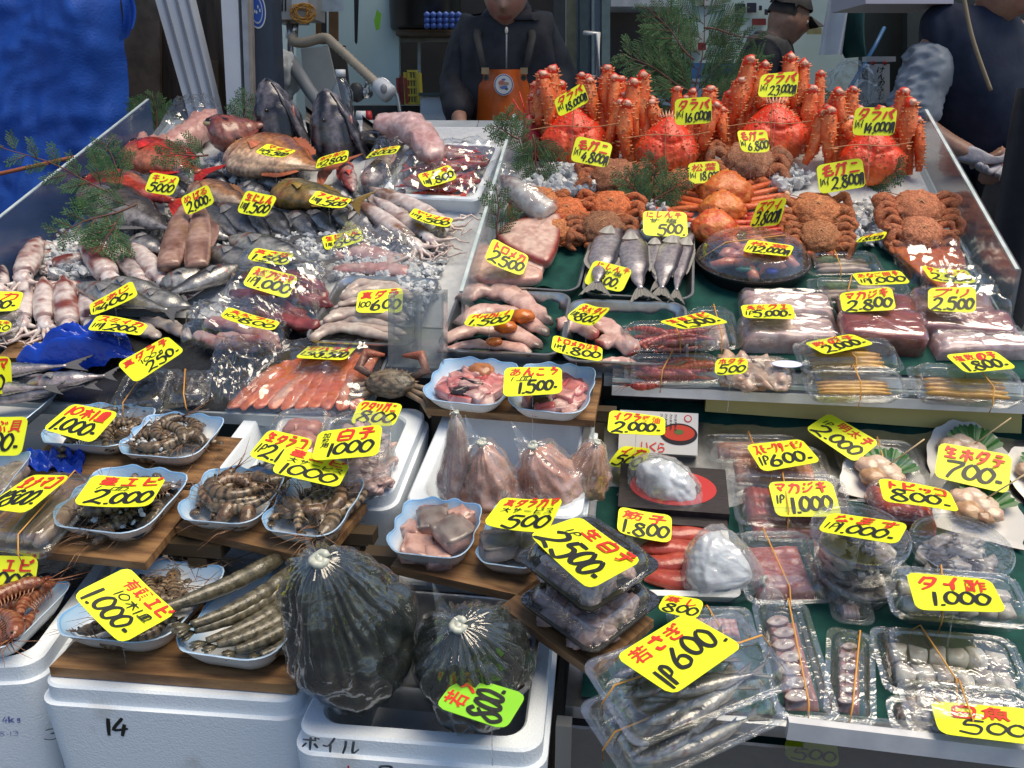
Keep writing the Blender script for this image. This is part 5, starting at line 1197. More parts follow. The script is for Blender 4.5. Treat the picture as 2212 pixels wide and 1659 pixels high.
for i, (x, y, a, s_, z) in enumerate([(-.08, .20, .3, 1.1, .012), (.22, -.06, -.7, 1.05, .022), (-.18, -.22, .1, 1.0, .004), (.25, .24, .9, .7, .02), (-.3, .05, 1.4, .7, .004), (.1, -.28, 2, .8, .0)]):
 t_, M, wd, dp = DS['d6']; chunk('cod_piece', ['large grey skinned cod piece at the back of its dish', 'grey skinned cod piece with a torn spot at right', 'pink skinless cod piece at the dish front', 'small pink cod end at the back right', 'small cod scrap at the dish left', 'pale cod piece under the others'][i], M @ Matrix.Translation((x * wd, y * dp, z)) @ Matrix.Rotation(a, 4, 'Z') @ Matrix.Rotation(rnd.uniform(-.2, .2), 4, 'Y'), wd * .20 * s_, dp * .19 * s_, .012, GS if i in (0, 1) else PS, PS, 'cod pieces in the dish')
for i, (x, y, a) in enumerate([(-.1, .1, .3), (.2, -.1, 1.2), (-.2, -.2, 2)]):
 t_, M, wd, dp = DS['d7']; chunk('cod_collar', ['speckled cod collar at the back of the half hidden dish', 'speckled cod collar beside the black pack', 'speckled cod collar at the dish front edge'][i], M @ Matrix.Translation((x * wd, y * dp, .006 + .006 * i)) @ Matrix.Rotation(a, 4, 'Z'), wd * .26, dp * .2, .014, (.30, .27, .24), (.45, .36, .32), 'cod collars in the dish')
MP = [(.66, .24, .24), (.68, .34, .33), (.64, .42, .40), (.55, .12, .12)]
for dk, lb in (('d11', 'left'), ('d12', 'right')):
 t_, M, wd, dp = DS[dk]; pr = []
 for i in range(20):
  a = 2.4 * i; rr_ = .36 * (i / 20) ** .5; Mi = M @ Matrix.Translation((wd * rr_ * math.cos(a), dp * rr_ * math.sin(a), .004 + .014 * (1 - i / 20))) @ Matrix.Rotation(rnd.uniform(0, 6), 4, 'Z') @ Matrix.Rotation(rnd.uniform(-.5, .5), 4, 'X')
  c = MP[i % 4] if i % 7 else (.03, .02, .025)
  chunk('monkfish_piece', 'glossy pink monkfish piece in the %s pink dish' % lb if i % 7 else 'black skinned monkfish piece in the %s pink dish' % lb, Mi, rnd.uniform(.014, .026), rnd.uniform(.012, .02), rnd.uniform(.007, .011), c, MP[(i + 1) % 3] if i % 7 else c, 'monkfish pieces in the %s dish' % lb)
 b = B(); b.blob((0, 0, .012), (.026, .022, .013), (.42, .17, .07), 3, .15, 2, colf=lambda p: mix((.46, .20, .08), (.30, .11, .05), .5 + nz(p.x * 3, p.y * 3, p.z * 3)))
 b.solo('monkfish_liver', K['flesh'], 'round orange brown liver slice at the back of the %s pink dish' % lb, 'fish piece', M @ Matrix.Translation((.04 * wd if dk == 'd11' else -.2 * wd, .24 * dp, .016)) @ Matrix.Rotation(.25, 4, 'X'))
for i in range(7):
 t_, M, wd, dp = DS['d13']; chunk('shellfish', 'grey shelled shellfish in the dish cut by the left edge', M @ Matrix.Translation((rnd.uniform(-.1, .36) * wd, rnd.uniform(-.3, .3) * dp, .006)) @ Matrix.Rotation(rnd.uniform(0, 6), 4, 'Z'), .024, .015, .012, (.30, .27, .23), (.42, .38, .33), 'shellfish in the left dish', 'shellfish')
# ---------------------------------------------------------------- crabs
RED, ORG, PINK = (.72, .045, .014), (.76, .17, .035), (.66, .12, .07)
def spines(b, p, rad, axis_, col, n, sz_):
 for _ in range(n):
  a = rnd.uniform(0, 6.283); d = V((math.cos(a), math.sin(a), rnd.uniform(-.1, .4)))
  spike(b, p + d * rad * .95, d, sz_ * .45, sz_, col)
def king_leg(name, t, pts, r, k):
 b = B(); pts = [V(p) for p in pts]; P_ = [V(p) for p in catmull(pts, 7)]; N_ = len(P_); s_ = rnd.uniform(0, 99)
 b.tube(P_, [r * 1.05 * interp([(0, .55), (.25, .84), (.55, 1.06), (.85, .90), (1, .66)], i / (N_ - 1)) * (1 + .12 * nz(i * .5, s_)) for i in range(N_)], n=9, flat=.8, colf=lambda q, sn: mix(mix(RED, ORG, .5 + .5 * sn), (.76, .30, .12), .15 + 1.1 * nz(q * 5, sn * 2, s_)))
 for i in range(1, N_ - 1):
  for _ in range(5):
   a = rnd.uniform(0, 6.283); d = V((math.cos(a), math.sin(a), .25)); spike(b, P_[i] + d * r * .86, d, r * .15, r * rnd.uniform(.25, .6), (.72, .32, .14))
 top = P_[-1]
 b.blob(top + V((0, 0, -r * .05)), (r * .80, r * .85, r * .85), RED, 2, .5, 2.4, seed=s_)
 b.blob(top + V((0, -r * .42, r * .22)), (r * .56, r * .50, r * .46), (.70, .44, .34), 2, .5, 2.2, seed=s_)
 for j in range(9):
  a = rnd.uniform(0, 6.283); d = V((math.cos(a), math.sin(a), .9)); spike(b, top + V((math.cos(a), math.sin(a), .15)) * r * .82, d, r * .16, r * .34, (.64, .25, .12))
 # the folded second joint going back down behind
 b.tube([top + V((0, r * .4, 0)), top + V((r * .5 * k, r * 1.6, -r * 2.4)), top + V((r * .8 * k, r * 2.1, -r * 5.2))], [r * .8, r * .72, r * .55], n=10, colf=lambda q, sn: mix(RED, ORG, .5 + .4 * sn))
 b.part('leg', K['crab'], t)
def king(label, c, half_px, base_y, legsL, legsR, seed):
 """c: image centre of the carapace; legs: list of image (x_bottom, y_bottom, x_top, y_top, half width)"""
 p = hit(c[0], base_y, UP, .01); k = pxm(p); t = thing('king_crab', label, 'crab', Matrix.Translation(p), 'red king crabs along the back')
 a = half_px * k; h = (base_y - (c[1] - half_px * .95)) * k / 2 * .98; zc = h * .98
 b = B(); vs, fs = ico(5); out = []; cols = []
 for q in vs:
  x, y, z = q
  wv = 1 - .55 * max(0, z) ** 1.1 - .16 * max(0, -z); gr = math.exp(-((abs(x) - .27) / .07) ** 2) * (z < .35) + .8 * math.exp(-((z - .12 - .3 * abs(x)) / .06) ** 2)
  lob = .14 * math.exp(-((x * 1.0) ** 2 + (z - .35) ** 2) / .08) + .17 * math.exp(-((abs(x) - .5) ** 2 + (z + .25) ** 2) / .10) - .13 * gr
  n_ = nz(x * 9 + seed, y * 9, z * 9); f = 1 + lob + .035 * n_ + .10 * max(0, nz(x * 15, y * 15, z * 15 + seed)) + .05 * nz(x * 34, y * 34, z * 34)
  out.append(V((x * wv * a * (1 + .05 * n_), y * .55 * a * f, zc + z * h * 1.02)) + V((0, .30 * z * a, 0)))
  cols.append(mix(mix(RED, ORG, .25 - .9 * z + .5 * n_), PINK, (1.6 * lob / .1 - .7) * .3 + .6 * nz(x * 5, z * 5, seed) - .5 * gr))
 b.add(out, fs, cols)
 for i in range(330):
  q = rnd.choice(vs)
  if q.y > .1: continue
  j = vs.index(q); d = V((q.x, q.y * 1.3, q.z)); spike(b, out[j] - d * .0006, d, a * rnd.uniform(.03, .055), a * rnd.uniform(.03, .07) * (1.6 if abs(q.y) < .25 else 1), (.62, .18, .08))
 for i in range(7):
  spike(b, V(((i - 3) * a * .08, .18 * a, zc + h * .98)), V(((i - 3) * .15, -.2, 1)), a * .05, a * .22, (.66, .36, .24))
 b.part('carapace', K['crab'], t)
 def loc(x, y, dy): return hitv(x, y, p.dot(VD) + dy) - p
 for i, (x0, y0, x1, y1, hw, dy) in enumerate(legsL + legsR):
  dv = dy * a; q0, q1 = loc(x0, y0, dv + .0), loc(x1, y1, dv + .15 * a)
  king_leg('leg', t, [q0, q0.lerp(q1, .5) + V((rnd.uniform(-.07, .07) * a, -.06 * a, 0)), q1 + V((rnd.uniform(-.12, .12) * a, 0, hw * k * rnd.uniform(-.2, .5)))], hw * .88 * k, 1 if x1 > c[0] else -1)
 for i in range(12):
  sg = -1 if i % 2 else 1; x = c[0] + sg * half_px * (.3 + .19 * (i // 2)); y1 = c[1] - half_px * rnd.uniform(1.2, 1.95)
  q0, q1 = loc(x, base_y - 20, .5 * a), loc(x + sg * rnd.uniform(-6, 14), y1, .75 * a); king_leg('leg', t, [q0, q0.lerp(q1, .5), q1], rnd.uniform(11, 15.5) * k, sg)
 b = B()
 for pts in ([(c[0] - half_px * 1.3, c[1] - half_px * .3), (c[0] - half_px * .4, c[1] - half_px * .42), (c[0] + half_px * .5, c[1] - half_px * .38), (c[0] + half_px * 1.35, c[1] - half_px * .5)], [(c[0], c[1] - half_px), (c[0] - 3, c[1] - half_px * .2), (c[0] - 2, c[1] + half_px * .7)]):
  q = [hitv(x, y, p.dot(VD) - .66 * a) - p for x, y in pts]; q = [V(v) for v in catmull(q, 6)]
  b.tube(q, .0011, n=5)
 b.part('string', P('thin_string', (.50, .25, .12), rough=.6) if 'thin_string' not in bpy.data.materials else bpy.data.materials['thin_string'], t)
king('king crab at the far left of the row with the 18,000 card', (1240, 302), 72, 362, [(1185, 275, 1178, 165, 19, .1), (1205, 290, 1200, 150, 18, .45), (1165, 270, 1172, 200, 17, .3)], [(1280, 262, 1279, 182, 17, .2), (1318, 285, 1308, 150, 17, .6), (1322, 300, 1325, 172, 18, .3), (1345, 250, 1342, 185, 15, .7)], 3)
king('king crab second from left with the 16,000 card', (1440, 320), 70, 382, [(1352, 338, 1352, 228, 19, .0), (1372, 300, 1362, 185, 19, .4), (1390, 290, 1388, 165, 18, .6), (1312, 322, 1345, 225, 17, .3)], [(1412, 270, 1411, 225, 17, .5), (1517, 325, 1542, 238, 19, .0), (1535, 290, 1528, 195, 18, .5), (1562, 310, 1558, 240, 15, .4)], 11)
king('king crab third from left with the 23,000 card', (1668, 296), 76, 352, [(1578, 268, 1626, 142, 20, .35), (1592, 250, 1602, 180, 18, .2), (1612, 250, 1650, 150, 17, .6), (1640, 235, 1650, 190, 16, .4)], [(1712, 232, 1706, 130, 19, .5), (1735, 300, 1752, 200, 18, .15), (1722, 260, 1740, 150, 17, .6), (1690, 240, 1692, 210, 15, .3)], 23)
king('king crab at the right end with the 14,000 card', (1878, 342), 70, 398, [(1738, 355, 1780, 250, 17, .15), (1788, 340, 1790, 252, 19, .0), (1815, 300, 1815, 205, 18, .5), (1835, 290, 1838, 200, 15, .6), (1832, 300, 1830, 255, 15, .3)], [(1945, 330, 1972, 230, 19, .1), (1940, 310, 1957, 205, 18, .5), (1985, 370, 1988, 262, 15, .3), (1955, 300, 1960, 215, 15, .6)], 31)
# hairy crabs
HB, HR = (.50, .19, .07), (.58, .16, .05)
def hairy(label, c, half_px, col, legs=True, up=.55):
 o = hit(c[0], c[1] + half_px * .8, UP, .012); k = pxm(o); a = half_px * k
 n = (ZD * up - VD * (1 - up)).normalized(); M = frame(o + n * a * .1 + ZD * a * .55, UD, n)
 t = thing('hairy_crab', label, 'crab', M, 'brown hairy crabs on ice'); s_ = rnd.uniform(0, 99)
 b = B(); vs, fs = ico(4); out = []; cols = []
 for q in vs:
  f = 1 + .10 * nz(q.x * 4 + s_, q.y * 4, q.z * 4) + .09 * nz(q.x * 14, q.y * 14, q.z * 14 + s_) + .04 * nz(q.x * 45, q.y * 45, q.z * 45)
  e = .06 * math.cos(6 * math.atan2(q.y, q.x)) * (abs(q.z) < .4)
  out.append(V((q.x * a * .86 * (f + e), q.y * a * .84 * (f + e), q.z * a * .42 * f)))
  cols.append(mix(col, tuple(min(1, x * 1.55) for x in col), .45 + 1.1 * nz(q.x * 6, q.y * 6 + s_, q.z * 6) + .5 * nz(q.x * 25, q.y * 25, q.z * 25)))
 b.add(out, fs, cols)
 for i in range(18):
  an = 6.283 * i / 18; spike(b, V((math.cos(an) * a * .86, math.sin(an) * a * .84, 0)), (math.cos(an), math.sin(an), .2), a * .05, a * .12, tuple(min(1, x * 1.6) for x in col))
 b.part('carapace', K['hairy'], t)
 for sg in (-1, 1):
  for i in range(4):
   y0 = a * (.45 - .34 * i + rnd.uniform(-.08, .08)); b = B(); r = a * rnd.uniform(.14, .19)
   pts = [V((sg * a * .55, y0, -a * .1)), V((sg * a * rnd.uniform(.98, 1.16), y0 + a * rnd.uniform(.06, .26), a * rnd.uniform(-.05, .22))), V((sg * a * rnd.uniform(1.18, 1.36), y0 + a * rnd.uniform(-.16, .06), a * rnd.uniform(-.1, .12))), V((sg * a * rnd.uniform(1.05, 1.3), y0 - a * rnd.uniform(.26, .46), -a * .12)), V((sg * a * rnd.uniform(.8, 1.05), y0 - a * .44, -a * .2))]
   P_ = [V(v) for v in catmull(pts, 5)]
   b.tube(P_, [r * interp([(0, .8), (.2, 1.05), (.3, .75), (.5, 1.05), (.62, .7), (.8, .8), (1, .25)], j / (len(P_) - 1)) * (1 + .25 * nz(j * .8, s_ + i * 3)) for j in range(len(P_))], n=12, flat=.85, colf=lambda q, sn: mix(col, HR, .4 + .8 * nz(q * 9, sn * 3, s_ + i)))
   b.part('leg', K['hairy'], t)
  b = B(); b.blob((sg * a * .42, -a * .86, -a * .12), (a * .26, a * .17, a * .17), HR, 3, .2, 3, seed=s_); b.blob((sg * a * .16, -a * .98, -a * .16), (a * .16, a * .09, a * .09), (.30, .12, .07), 2, .15); b.part('claw', K['hairy'], t)
 b = B(); b.tube([V((-a * .9, a * .7, a * .1)), V((0, 0, a * .45)), V((a * .9, -a * .75, a * .05))], .0011, n=5); b.tube([V((a * .8, a * .7, a * .1)), V((0, .02 * a, a * .46)), V((-a * .9, -a * .7, a * .05))], .0011, n=5); b.part('string', bpy.data.materials['thin_string'], t)
for lb, c, h_, col in (('hairy crab just right of the 4,800 card', (1325, 372), 58, (.30, .13, .07)), ('grey brown hairy crab under the 6,800 card', (1612, 338), 62, (.34, .17, .10)),
 ('hairy crab at the left end beside the bagged squid', (1165, 428), 48, HB), ('hairy crab whose legs stick up left of the ice', (1225, 450), 46, HR), ('hairy crab with crossed strings behind loose ice', (1318, 438), 52, HR), ('dark hairy crab nearest the dried herring', (1300, 482), 54, (.26, .12, .06)), ('hairy crab low beside the steel tray corner', (1205, 492), 38, HB),
 ('hairy crab under the 2,800 card with silver tag', (1757, 445), 58, HB), ('hairy crab with black tag behind the long packs', (1765, 502), 52, (.36, .15, .06)), ('upper hairy crab of the pair at the right end', (1975, 442), 62, (.46, .17, .08)), ('lower hairy crab of the pair at the right end', (1983, 496), 54, (.46, .18, .09)), ('hairy crab leaning between king crabs at centre', (1470, 385), 40, HB)):
 hairy(lb, c, h_, col)
# snow crabs
SN = (.60, .11, .02)
def snow(label, c, half_px, legs, col=SN, belly=False):
 o = hit(c[0], c[1] + half_px * .75, UP, .02); k = pxm(o); a = half_px * k
 n = (ZD * .55 - VD * .6).normalized(); M = frame(o + ZD * a * .5, UD, n); Mi = M.inverted()
 t = thing('snow_crab', label, 'crab', M, 'orange snow crabs'); s_ = rnd.uniform(0, 99); vs, fs = ico(4); b = B(); out = []; cols = []
 for q in vs:
  w_ = 1 - .34 * max(0, q.y); f = 1 + .08 * nz(q.x * 5 + s_, q.y * 5, q.z * 5) + .20 * max(0, nz(q.x * 15, q.y * 15, q.z * 15) - .05) + .06 * nz(q.x * 34, q.y * 34, q.z * 34)
  out.append(V((q.x * a * w_ * f, q.y * a * .88 * f, q.z * a * .5 * f * (1 + .25 * math.exp(-((abs(q.x) - .45) ** 2 + (q.y + .3) ** 2) / .1)))))
  cols.append(mix(col, (.66, .26, .06), .4 + nz(q.x * 5, q.y * 5, q.z * 5 + s_) + (.5 if q.z < -.3 else 0)))
 b.add(out, fs, cols); b.part('carapace', K['crab'], t)
 for i, (x0, y0, x1, y1) in enumerate(legs):
  q0, q1 = Mi @ hit(x0, y0, UP, .03 + .004 * (i % 3)), Mi @ hit(x1, y1, UP, .025)
  b = B(); P_ = [q0.lerp(q1, j / 8) for j in range(9)]; r = 8.5 * k
  b.tube(P_, [r * (.9 + .2 * (j in (0, 8)) - .02 * j) for j in range(9)], n=10, flat=.75, colf=lambda q, sn: mix((.66, .24, .07), col, .4 + .6 * sn))
  b.blob(q1, r * 1.05, (.66, .40, .26), 2, .2); b.part('leg', K['crab'], t)
 b = B()
 for sg in (-1, 1): b.blob((sg * a * .22, a * .80, a * .22), a * .055, n=2)
 b.part('eye', K['eye'], t)
snow('snow crab before the half hidden 松葉 card', (1565, 398), 56, [(1525, 415 + 12 * i, 1400 + 8 * i, 388 + 14 * i) for i in range(4)] + [(1605, 400 + 12 * i, 1668 + 10 * i, 378 + 14 * i) for i in range(5)])
snow('snow crab belly up below the other orange crab', (1558, 438), 48, [(1600, 448, 1690, 430), (1520, 448, 1440, 452)], (.62, .15, .03))
snow('red orange snow crab nearest the round platter', (1540, 478), 50, [(1585, 470 + 12 * i, 1690 - 4 * i, 466 + 13 * i) for i in range(3)] + [(1495, 468, 1400, 448), (1500, 480, 1420, 462)], (.58, .06, .02))
for i in range(6):
 b = B(); y = 452 + i * 10; p0, p1 = hit(1612, y + 14, UP, .03), hit(1712 + rnd.uniform(-8, 12), y, UP, .03); k = pxm(p0)
 b.tube([p0.lerp(p1, j / 8) for j in range(9)], [7.5 * k * (1 + .12 * (j in (0, 8))) for j in range(9)], n=10, flat=.75, colf=lambda q, sn: mix((.62, .14, .06), (.50, .03, .015), .5 + .5 * sn)); b.blob(p1, 7.5 * k, (.68, .50, .42), 2, .2)
 put(b, 'red_crab_piece', K['crab'], ['topmost', 'second', 'third', 'fourth', 'fifth', 'lowest'][i] + ' red crab leg of the bundle behind the ズワイ card', 'crab leg', 'bundle of red crab legs')
# spiny lobster standing at the left end
o = hit(1150, 345, UP); k = pxm(o); t = thing('spiny_lobster', 'bright red spiny lobster half hidden by cypress at left', 'lobster', Matrix.Translation(o))
b = B(); b.tube([V((0, 0, .0)), V((.0, -.01, 45 * k)), V((-5 * k, 0, 90 * k))], [22 * k, 26 * k, 16 * k], n=14, colf=lambda q, s_: mix((.55, .02, .03), (.62, .06, .08), .5 + .5 * math.sin(q * 40)))
for i in range(60): 
 a = rnd.uniform(0, 6.28); z = rnd.uniform(5, 95) * k; d = V((math.cos(a), math.sin(a), .3)); spike(b, V((0, 0, z)) + d * 21 * k, d, 2 * k, 6 * k, (.6, .1, .1))
b.part('body', K['crab'], t)
for i in range(6):
 b = B(); a = -.9 + i * .36; b.tube([V((0, 0, 70 * k)), V((math.sin(a) * 30 * k, -.01, 95 * k)), V((math.sin(a) * 55 * k, 0, (125 + 14 * (i % 2)) * k))], [3 * k, 2.4 * k, 1 * k], (.6, .03, .04), 6); b.part('antenna' if i in (2, 3) else 'leg', K['crab'], t)
# ---------------------------------------------------------------- right trays
sw1, sw2, swr = (.62, .42, .35), (.66, .50, .42), (.30, .06, .05)
slab('swordfish_steak', 'upper swordfish steak with dotted dark line', 'fish steak', [(1075, 520), (1110, 492), (1180, 482), (1212, 478), (1208, 530), (1185, 580), (1140, 570), (1095, 545)], UP, .03, .022, sw2, sw1, edge=swr)
slab('swordfish_steak', 'middle swordfish steak lying under the upper steak', 'fish steak', [(1045, 560), (1100, 525), (1160, 528), (1180, 560), (1170, 600), (1130, 612), (1080, 600)], UP, .018, .02, sw2, sw1)
slab('swordfish_steak', 'nearest swordfish steak with a curved pale band', 'fish steak', [(1015, 595), (1030, 555), (1070, 545), (1100, 570), (1150, 590), (1172, 600), (1160, 618), (1090, 622), (1035, 618)], UP, .03, .02, sw1, (.66, .50, .42), edge=(.55, .30, .25))
dh = lambda fl: (lambda t, a, s: mix(mix((.34, .30, .33), (.50, .47, .47), .5 + .9 * nz(t * 5, a * 2, s)), (.05, .05, .07), (a * fl - .35) * 2.4) if t > .2 else mix((.12, .11, .09), (.30, .26, .2), nz(t * 20, a * 4, s) + .4))
for lb, a, b_, h_ in (('grey dried herring at the left of its tray', (1338, 478), (1278, 655), 36), ('pale silver dried herring in the middle of its tray', (1362, 488), (1386, 668), 36), ('shiny dried herring right of the middle one', (1468, 496), (1420, 662), 30), ('narrow blue dried herring at the right tray edge', (1498, 490), (1452, 665), 20), ('dark dried herring half under the others', (1418, 500), (1418, 640), 22)):
 fish_px('dried_herring', lb, a, b_, h_ / .86, UP, .03, dh(1), .42, group='dried herring in the tray', fin=(.25, .24, .22), bendy=.03, shape=[(0, .08), (.05, .30), (.16, .46), (.24, .62), (.45, 1), (.68, .92), (.86, .45), (1, .16)])
fl = lambda c1, c2, sk: (lambda t, q, s: mix(mix(c1, c2, .5 + .8 * nz(t * 5, q * 2, s)), sk, max(0, abs(t - .5) * 2 - .72) * 5 + (max(0, -q - .5) * 2)))
for i, (pts, h_) in enumerate([([(990, 655), (1040, 628), (1110, 640), (1190, 700)], 24), ([(985, 705), (1040, 672), (1110, 680), (1185, 722)], 22), ([(950, 740), (1020, 712), (1100, 716), (1170, 752)], 22), ([(945, 762), (1010, 745), (1100, 748), (1150, 765)], 14)]):
 slug('flounder', ['flounder piece farthest back in its tray', 'flounder piece second from the back in its tray', 'flounder piece third from the back in its tray', 'flounder piece nearest the pink dishes'][i], 'fish piece', pts, h_, UP, .03, fl((.60, .36, .31), (.66, .50, .44), (.10, .085, .075)), flat=.55, group='pale flounder pieces with orange roe')
for i, (x, y, r_) in enumerate(((1128, 683, 22), (1092, 706, 20), (1068, 738, 14))):
 p = hit(x, y, UP, .05); k = pxm(p); b = B(); b.blob(p, (r_ * k * 1.3, r_ * k, r_ * k * .7), (.62, .20, .02), 3, .15, 3, colf=lambda q: mix((.62, .20, .02), (.50, .12, .02), .5 + nz(q.x * 9, q.y * 9, q.z * 9))); put(b, 'fish_roe', K['flesh'], ['orange roe on the farthest flounder piece', 'orange roe on the middle flounder piece', 'small orange roe on the near flounder piece'][i], 'fish roe')
for i, (pts, h_) in enumerate([([(1200, 702), (1240, 700), (1288, 728)], 24), ([(1262, 690), (1310, 705), (1350, 745)], 22), ([(1290, 745), (1340, 735), (1372, 765)], 24), ([(1295, 785), (1340, 780), (1375, 790)], 14)]):
 slug('bream_fillet', ['pink fillet end behind the トロメカジキ card', 'silver skinned bream fillet', 'pink bream fillet against the shrimp packs', 'red edged fillet nearest the shelf edge'][i], 'fish fillet', pts, h_, UP, .025, fl((.62, .38, .34), (.66, .48, .44), (.42, .08, .06) if i != 1 else (.30, .27, .33)), flat=.5, group='pink fillets beside the shrimp packs')
# round platter
o = hit(1622, 590, UP, .0); q_ = hit(1748, 590, UP, .0); rp2 = (q_ - o).length * .99; nU = nrm(o, UP); nP = (nU + ZD * .4).normalized()
t = thing('round_platter', 'round black platter of crab under a clear dome lid', 'platter', frame(o + ZD * .012, UD, nP))
def cir(r, z, n=64): return [V((r * math.cos(6.28319 * i / n), r * math.sin(6.28319 * i / n), z)) for i in range(n)]
b = B(); b.loft([cir(rp2 * .86, -.012), cir(rp2 * .95, .018), cir(rp2, .018), cir(rp2, .022), cir(rp2 * .97, .022), cir(rp2 * .88, .004)]); b.part('base', K['blackplas'], t, angle=30)
b = B(); b.loft([cir(rp2 * .985, .022), cir(rp2 * .97, .030), cir(rp2 * .95, .028), cir(rp2 * .86, .050), cir(rp2 * .80, .056), cir(rp2 * .4, .059), cir(rp2 * .05, .060)]); b.f.pop(-2); b.part('dome_lid', K['clear'], t, angle=25)
b = B(); b.tube([V((-rp2 * .95, -rp2 * .25, .03)), V((-rp2 * .5, -.005, .06)), V((rp2 * .55, rp2 * .35, .06)), V((rp2 * .8, rp2 * .52, .03))], .0012, n=5); b.part('rubber_band', K['band'], t)
for i in range(16):
 a = i * 2.4; x, y = rp2 * .62 * (i / 16) ** .5 * math.cos(a), rp2 * .62 * (i / 16) ** .5 * math.sin(a); b = B()
 L_ = rp2 * rnd.uniform(.35, .6); an = rnd.uniform(0, 3.1)
 b.tube([V((x - L_ / 2 * math.cos(an), y - L_ / 2 * math.sin(an), .020)), V((x, y, .026 + .006 * (i % 3))), V((x + L_ / 2 * math.cos(an), y + L_ / 2 * math.sin(an), .022))], [.011, .014, .010], n=10, flat=.8, colf=lambda q, s_: mix((.64, .48, .38), (.60, .16, .07), .5 + .9 * math.sin(s_ * 3)))
 b.solo('crab_meat', K['flesh'], 'pink and white crab leg meat under the platter dome', 'crab meat', t.matrix_world, 'crab meat on the round platter')
for x, y, c, nm, lb in ((-.15, -.62, (.02, .12, .10), 'perilla_leaf', 'green leaf at the front of the round platter'), (.25, -.66, (.02, .05, .40), 'blue_marker', 'small blue round piece at the front of the platter')):
 b = B(); b.blob((x * rp2, y * rp2, .03), (rp2 * (.20 if c[2] < .2 else .10), rp2 * .08, .006), c, 3, .3, 4); b.solo(nm, K['vc'], lb, 'garnish', t.matrix_world)
# ---------------------------------------------------------------- packs and what is in them
def content(pk_, b, name, mat, label, cat, group=None):
 return b.solo(name, K[mat], label, cat, pk_[0].matrix_world, group)
for i, q in enumerate([[(1352, 808), (1572, 808), (1556, 752), (1345, 748)], [(1345, 752), (1568, 748), (1540, 692), (1340, 690)]]):
 p = pack('shrimp_pack', ['lower clear pack of red shrimps by the shelf edge', 'upper clear pack of red shrimps under the 生甘エビ card'][i], q, UP, .05, lift=.03 + .052 * i) if 0 else pack('shrimp_pack', ['lower clear pack of red shrimps by the shelf edge', 'upper clear pack of red shrimps under the 生甘エビ card'][i], q, UP, .046)
 if i: p[0].matrix_world = p[0].matrix_world @ Matrix.Translation((0, 0, .012))
 sp = None
 for j in range(14):
  Mi = p[0].matrix_world @ Matrix.Translation((rnd.uniform(-.3, .3) * p[2], (-.38 + .055 * j) * p[3], .004 + .006 * (j % 4))) @ Matrix.Rotation(rnd.uniform(-.4, .4) + 3.14 * (j % 2), 4, 'Z') @ Matrix.Rotation(rnd.uniform(-.6, .6), 4, 'X')
  lb = 'red sweet shrimp in the %s shrimp pack' % ('lower', 'upper')[i]
  if sp is None: sp = prawn('sweet_shrimp', lb, Mi, .085, .009, (.60, .10, .06), (.40, .015, .01), .8, 'red shrimps in the %s pack' % ('lower', 'upper')[i])
  else: dup(sp, Mi, lb)
p = pack('scallop_pack', 'clear pack with an oval sticker beside the ホタテ card', [(1555, 818), (1725, 812), (1715, 756), (1560, 756)], UP, .04, band=False); content(p, c_heap(p[2], p[3], .022, [(.60, .44, .32), (.64, .50, .40)], 24, .016), 'scallop_meat', 'flesh', 'beige scallop meat in the pack with the oval sticker', 'scallop meat')
b = B(); e = .028; b.loft([[V((.05 + e * math.cos(a / 24 * 6.283), .4 * e * math.sin(a / 24 * 6.283), .0408)) for a in range(24)], [V((.05 + e * .9 * math.cos(a / 24 * 6.283), .4 * e * .85 * math.sin(a / 24 * 6.283), .0411)) for a in range(24)], [V((.05 + e * .1 * math.cos(a / 24 * 6.283), .04 * e * math.sin(a / 24 * 6.283), .0411)) for a in range(24)]], [[(.10, .16, .5)] * 24, [(.7, .72, .76)] * 24, [(.7, .72, .76)] * 24]); b.part('sticker', K['vc'], p[0], smooth=False)
p = pack('fish_pack', 'clear pack with blue marker writing behind the shrimp packs', [(1492, 738), (1602, 728), (1592, 652), (1477, 650)], UP, .05); content(p, c_slab(p[2], p[3], .025, (.55, .38, .33), (.62, .50, .46)), 'fish_slice', 'flesh', 'pale fish slice in the pack with blue writing', 'fish slice')
for i, q in enumerate([[(1598, 690), (1805, 688), (1795, 634), (1602, 638)], [(1598, 748), (1822, 742), (1800, 690), (1602, 694)]]):
 M, wd, dp = rectfit(q, UP, .03); b = c_slab(wd * 1.08, dp * 1.08, .042, (.64, .54, .52), (.60, .40, .38), n=40); b.solo('white_fillet', K['flesh'], ['white wrapped fillet behind the 天然クエ card', 'white wrapped fillet before the 天然クエ card'][i], 'fish fillet', M)
 b = c_slab(wd * 1.14, dp * 1.14, .048, (1, 1, 1), (1, 1, 1), n=40); b.c = [(1, 1, 1)] * len(b.v); b.solo('plastic_wrap', K['film'], 'clear wrap around the %s white fillet' % ('back', 'front')[i], 'plastic film', M)
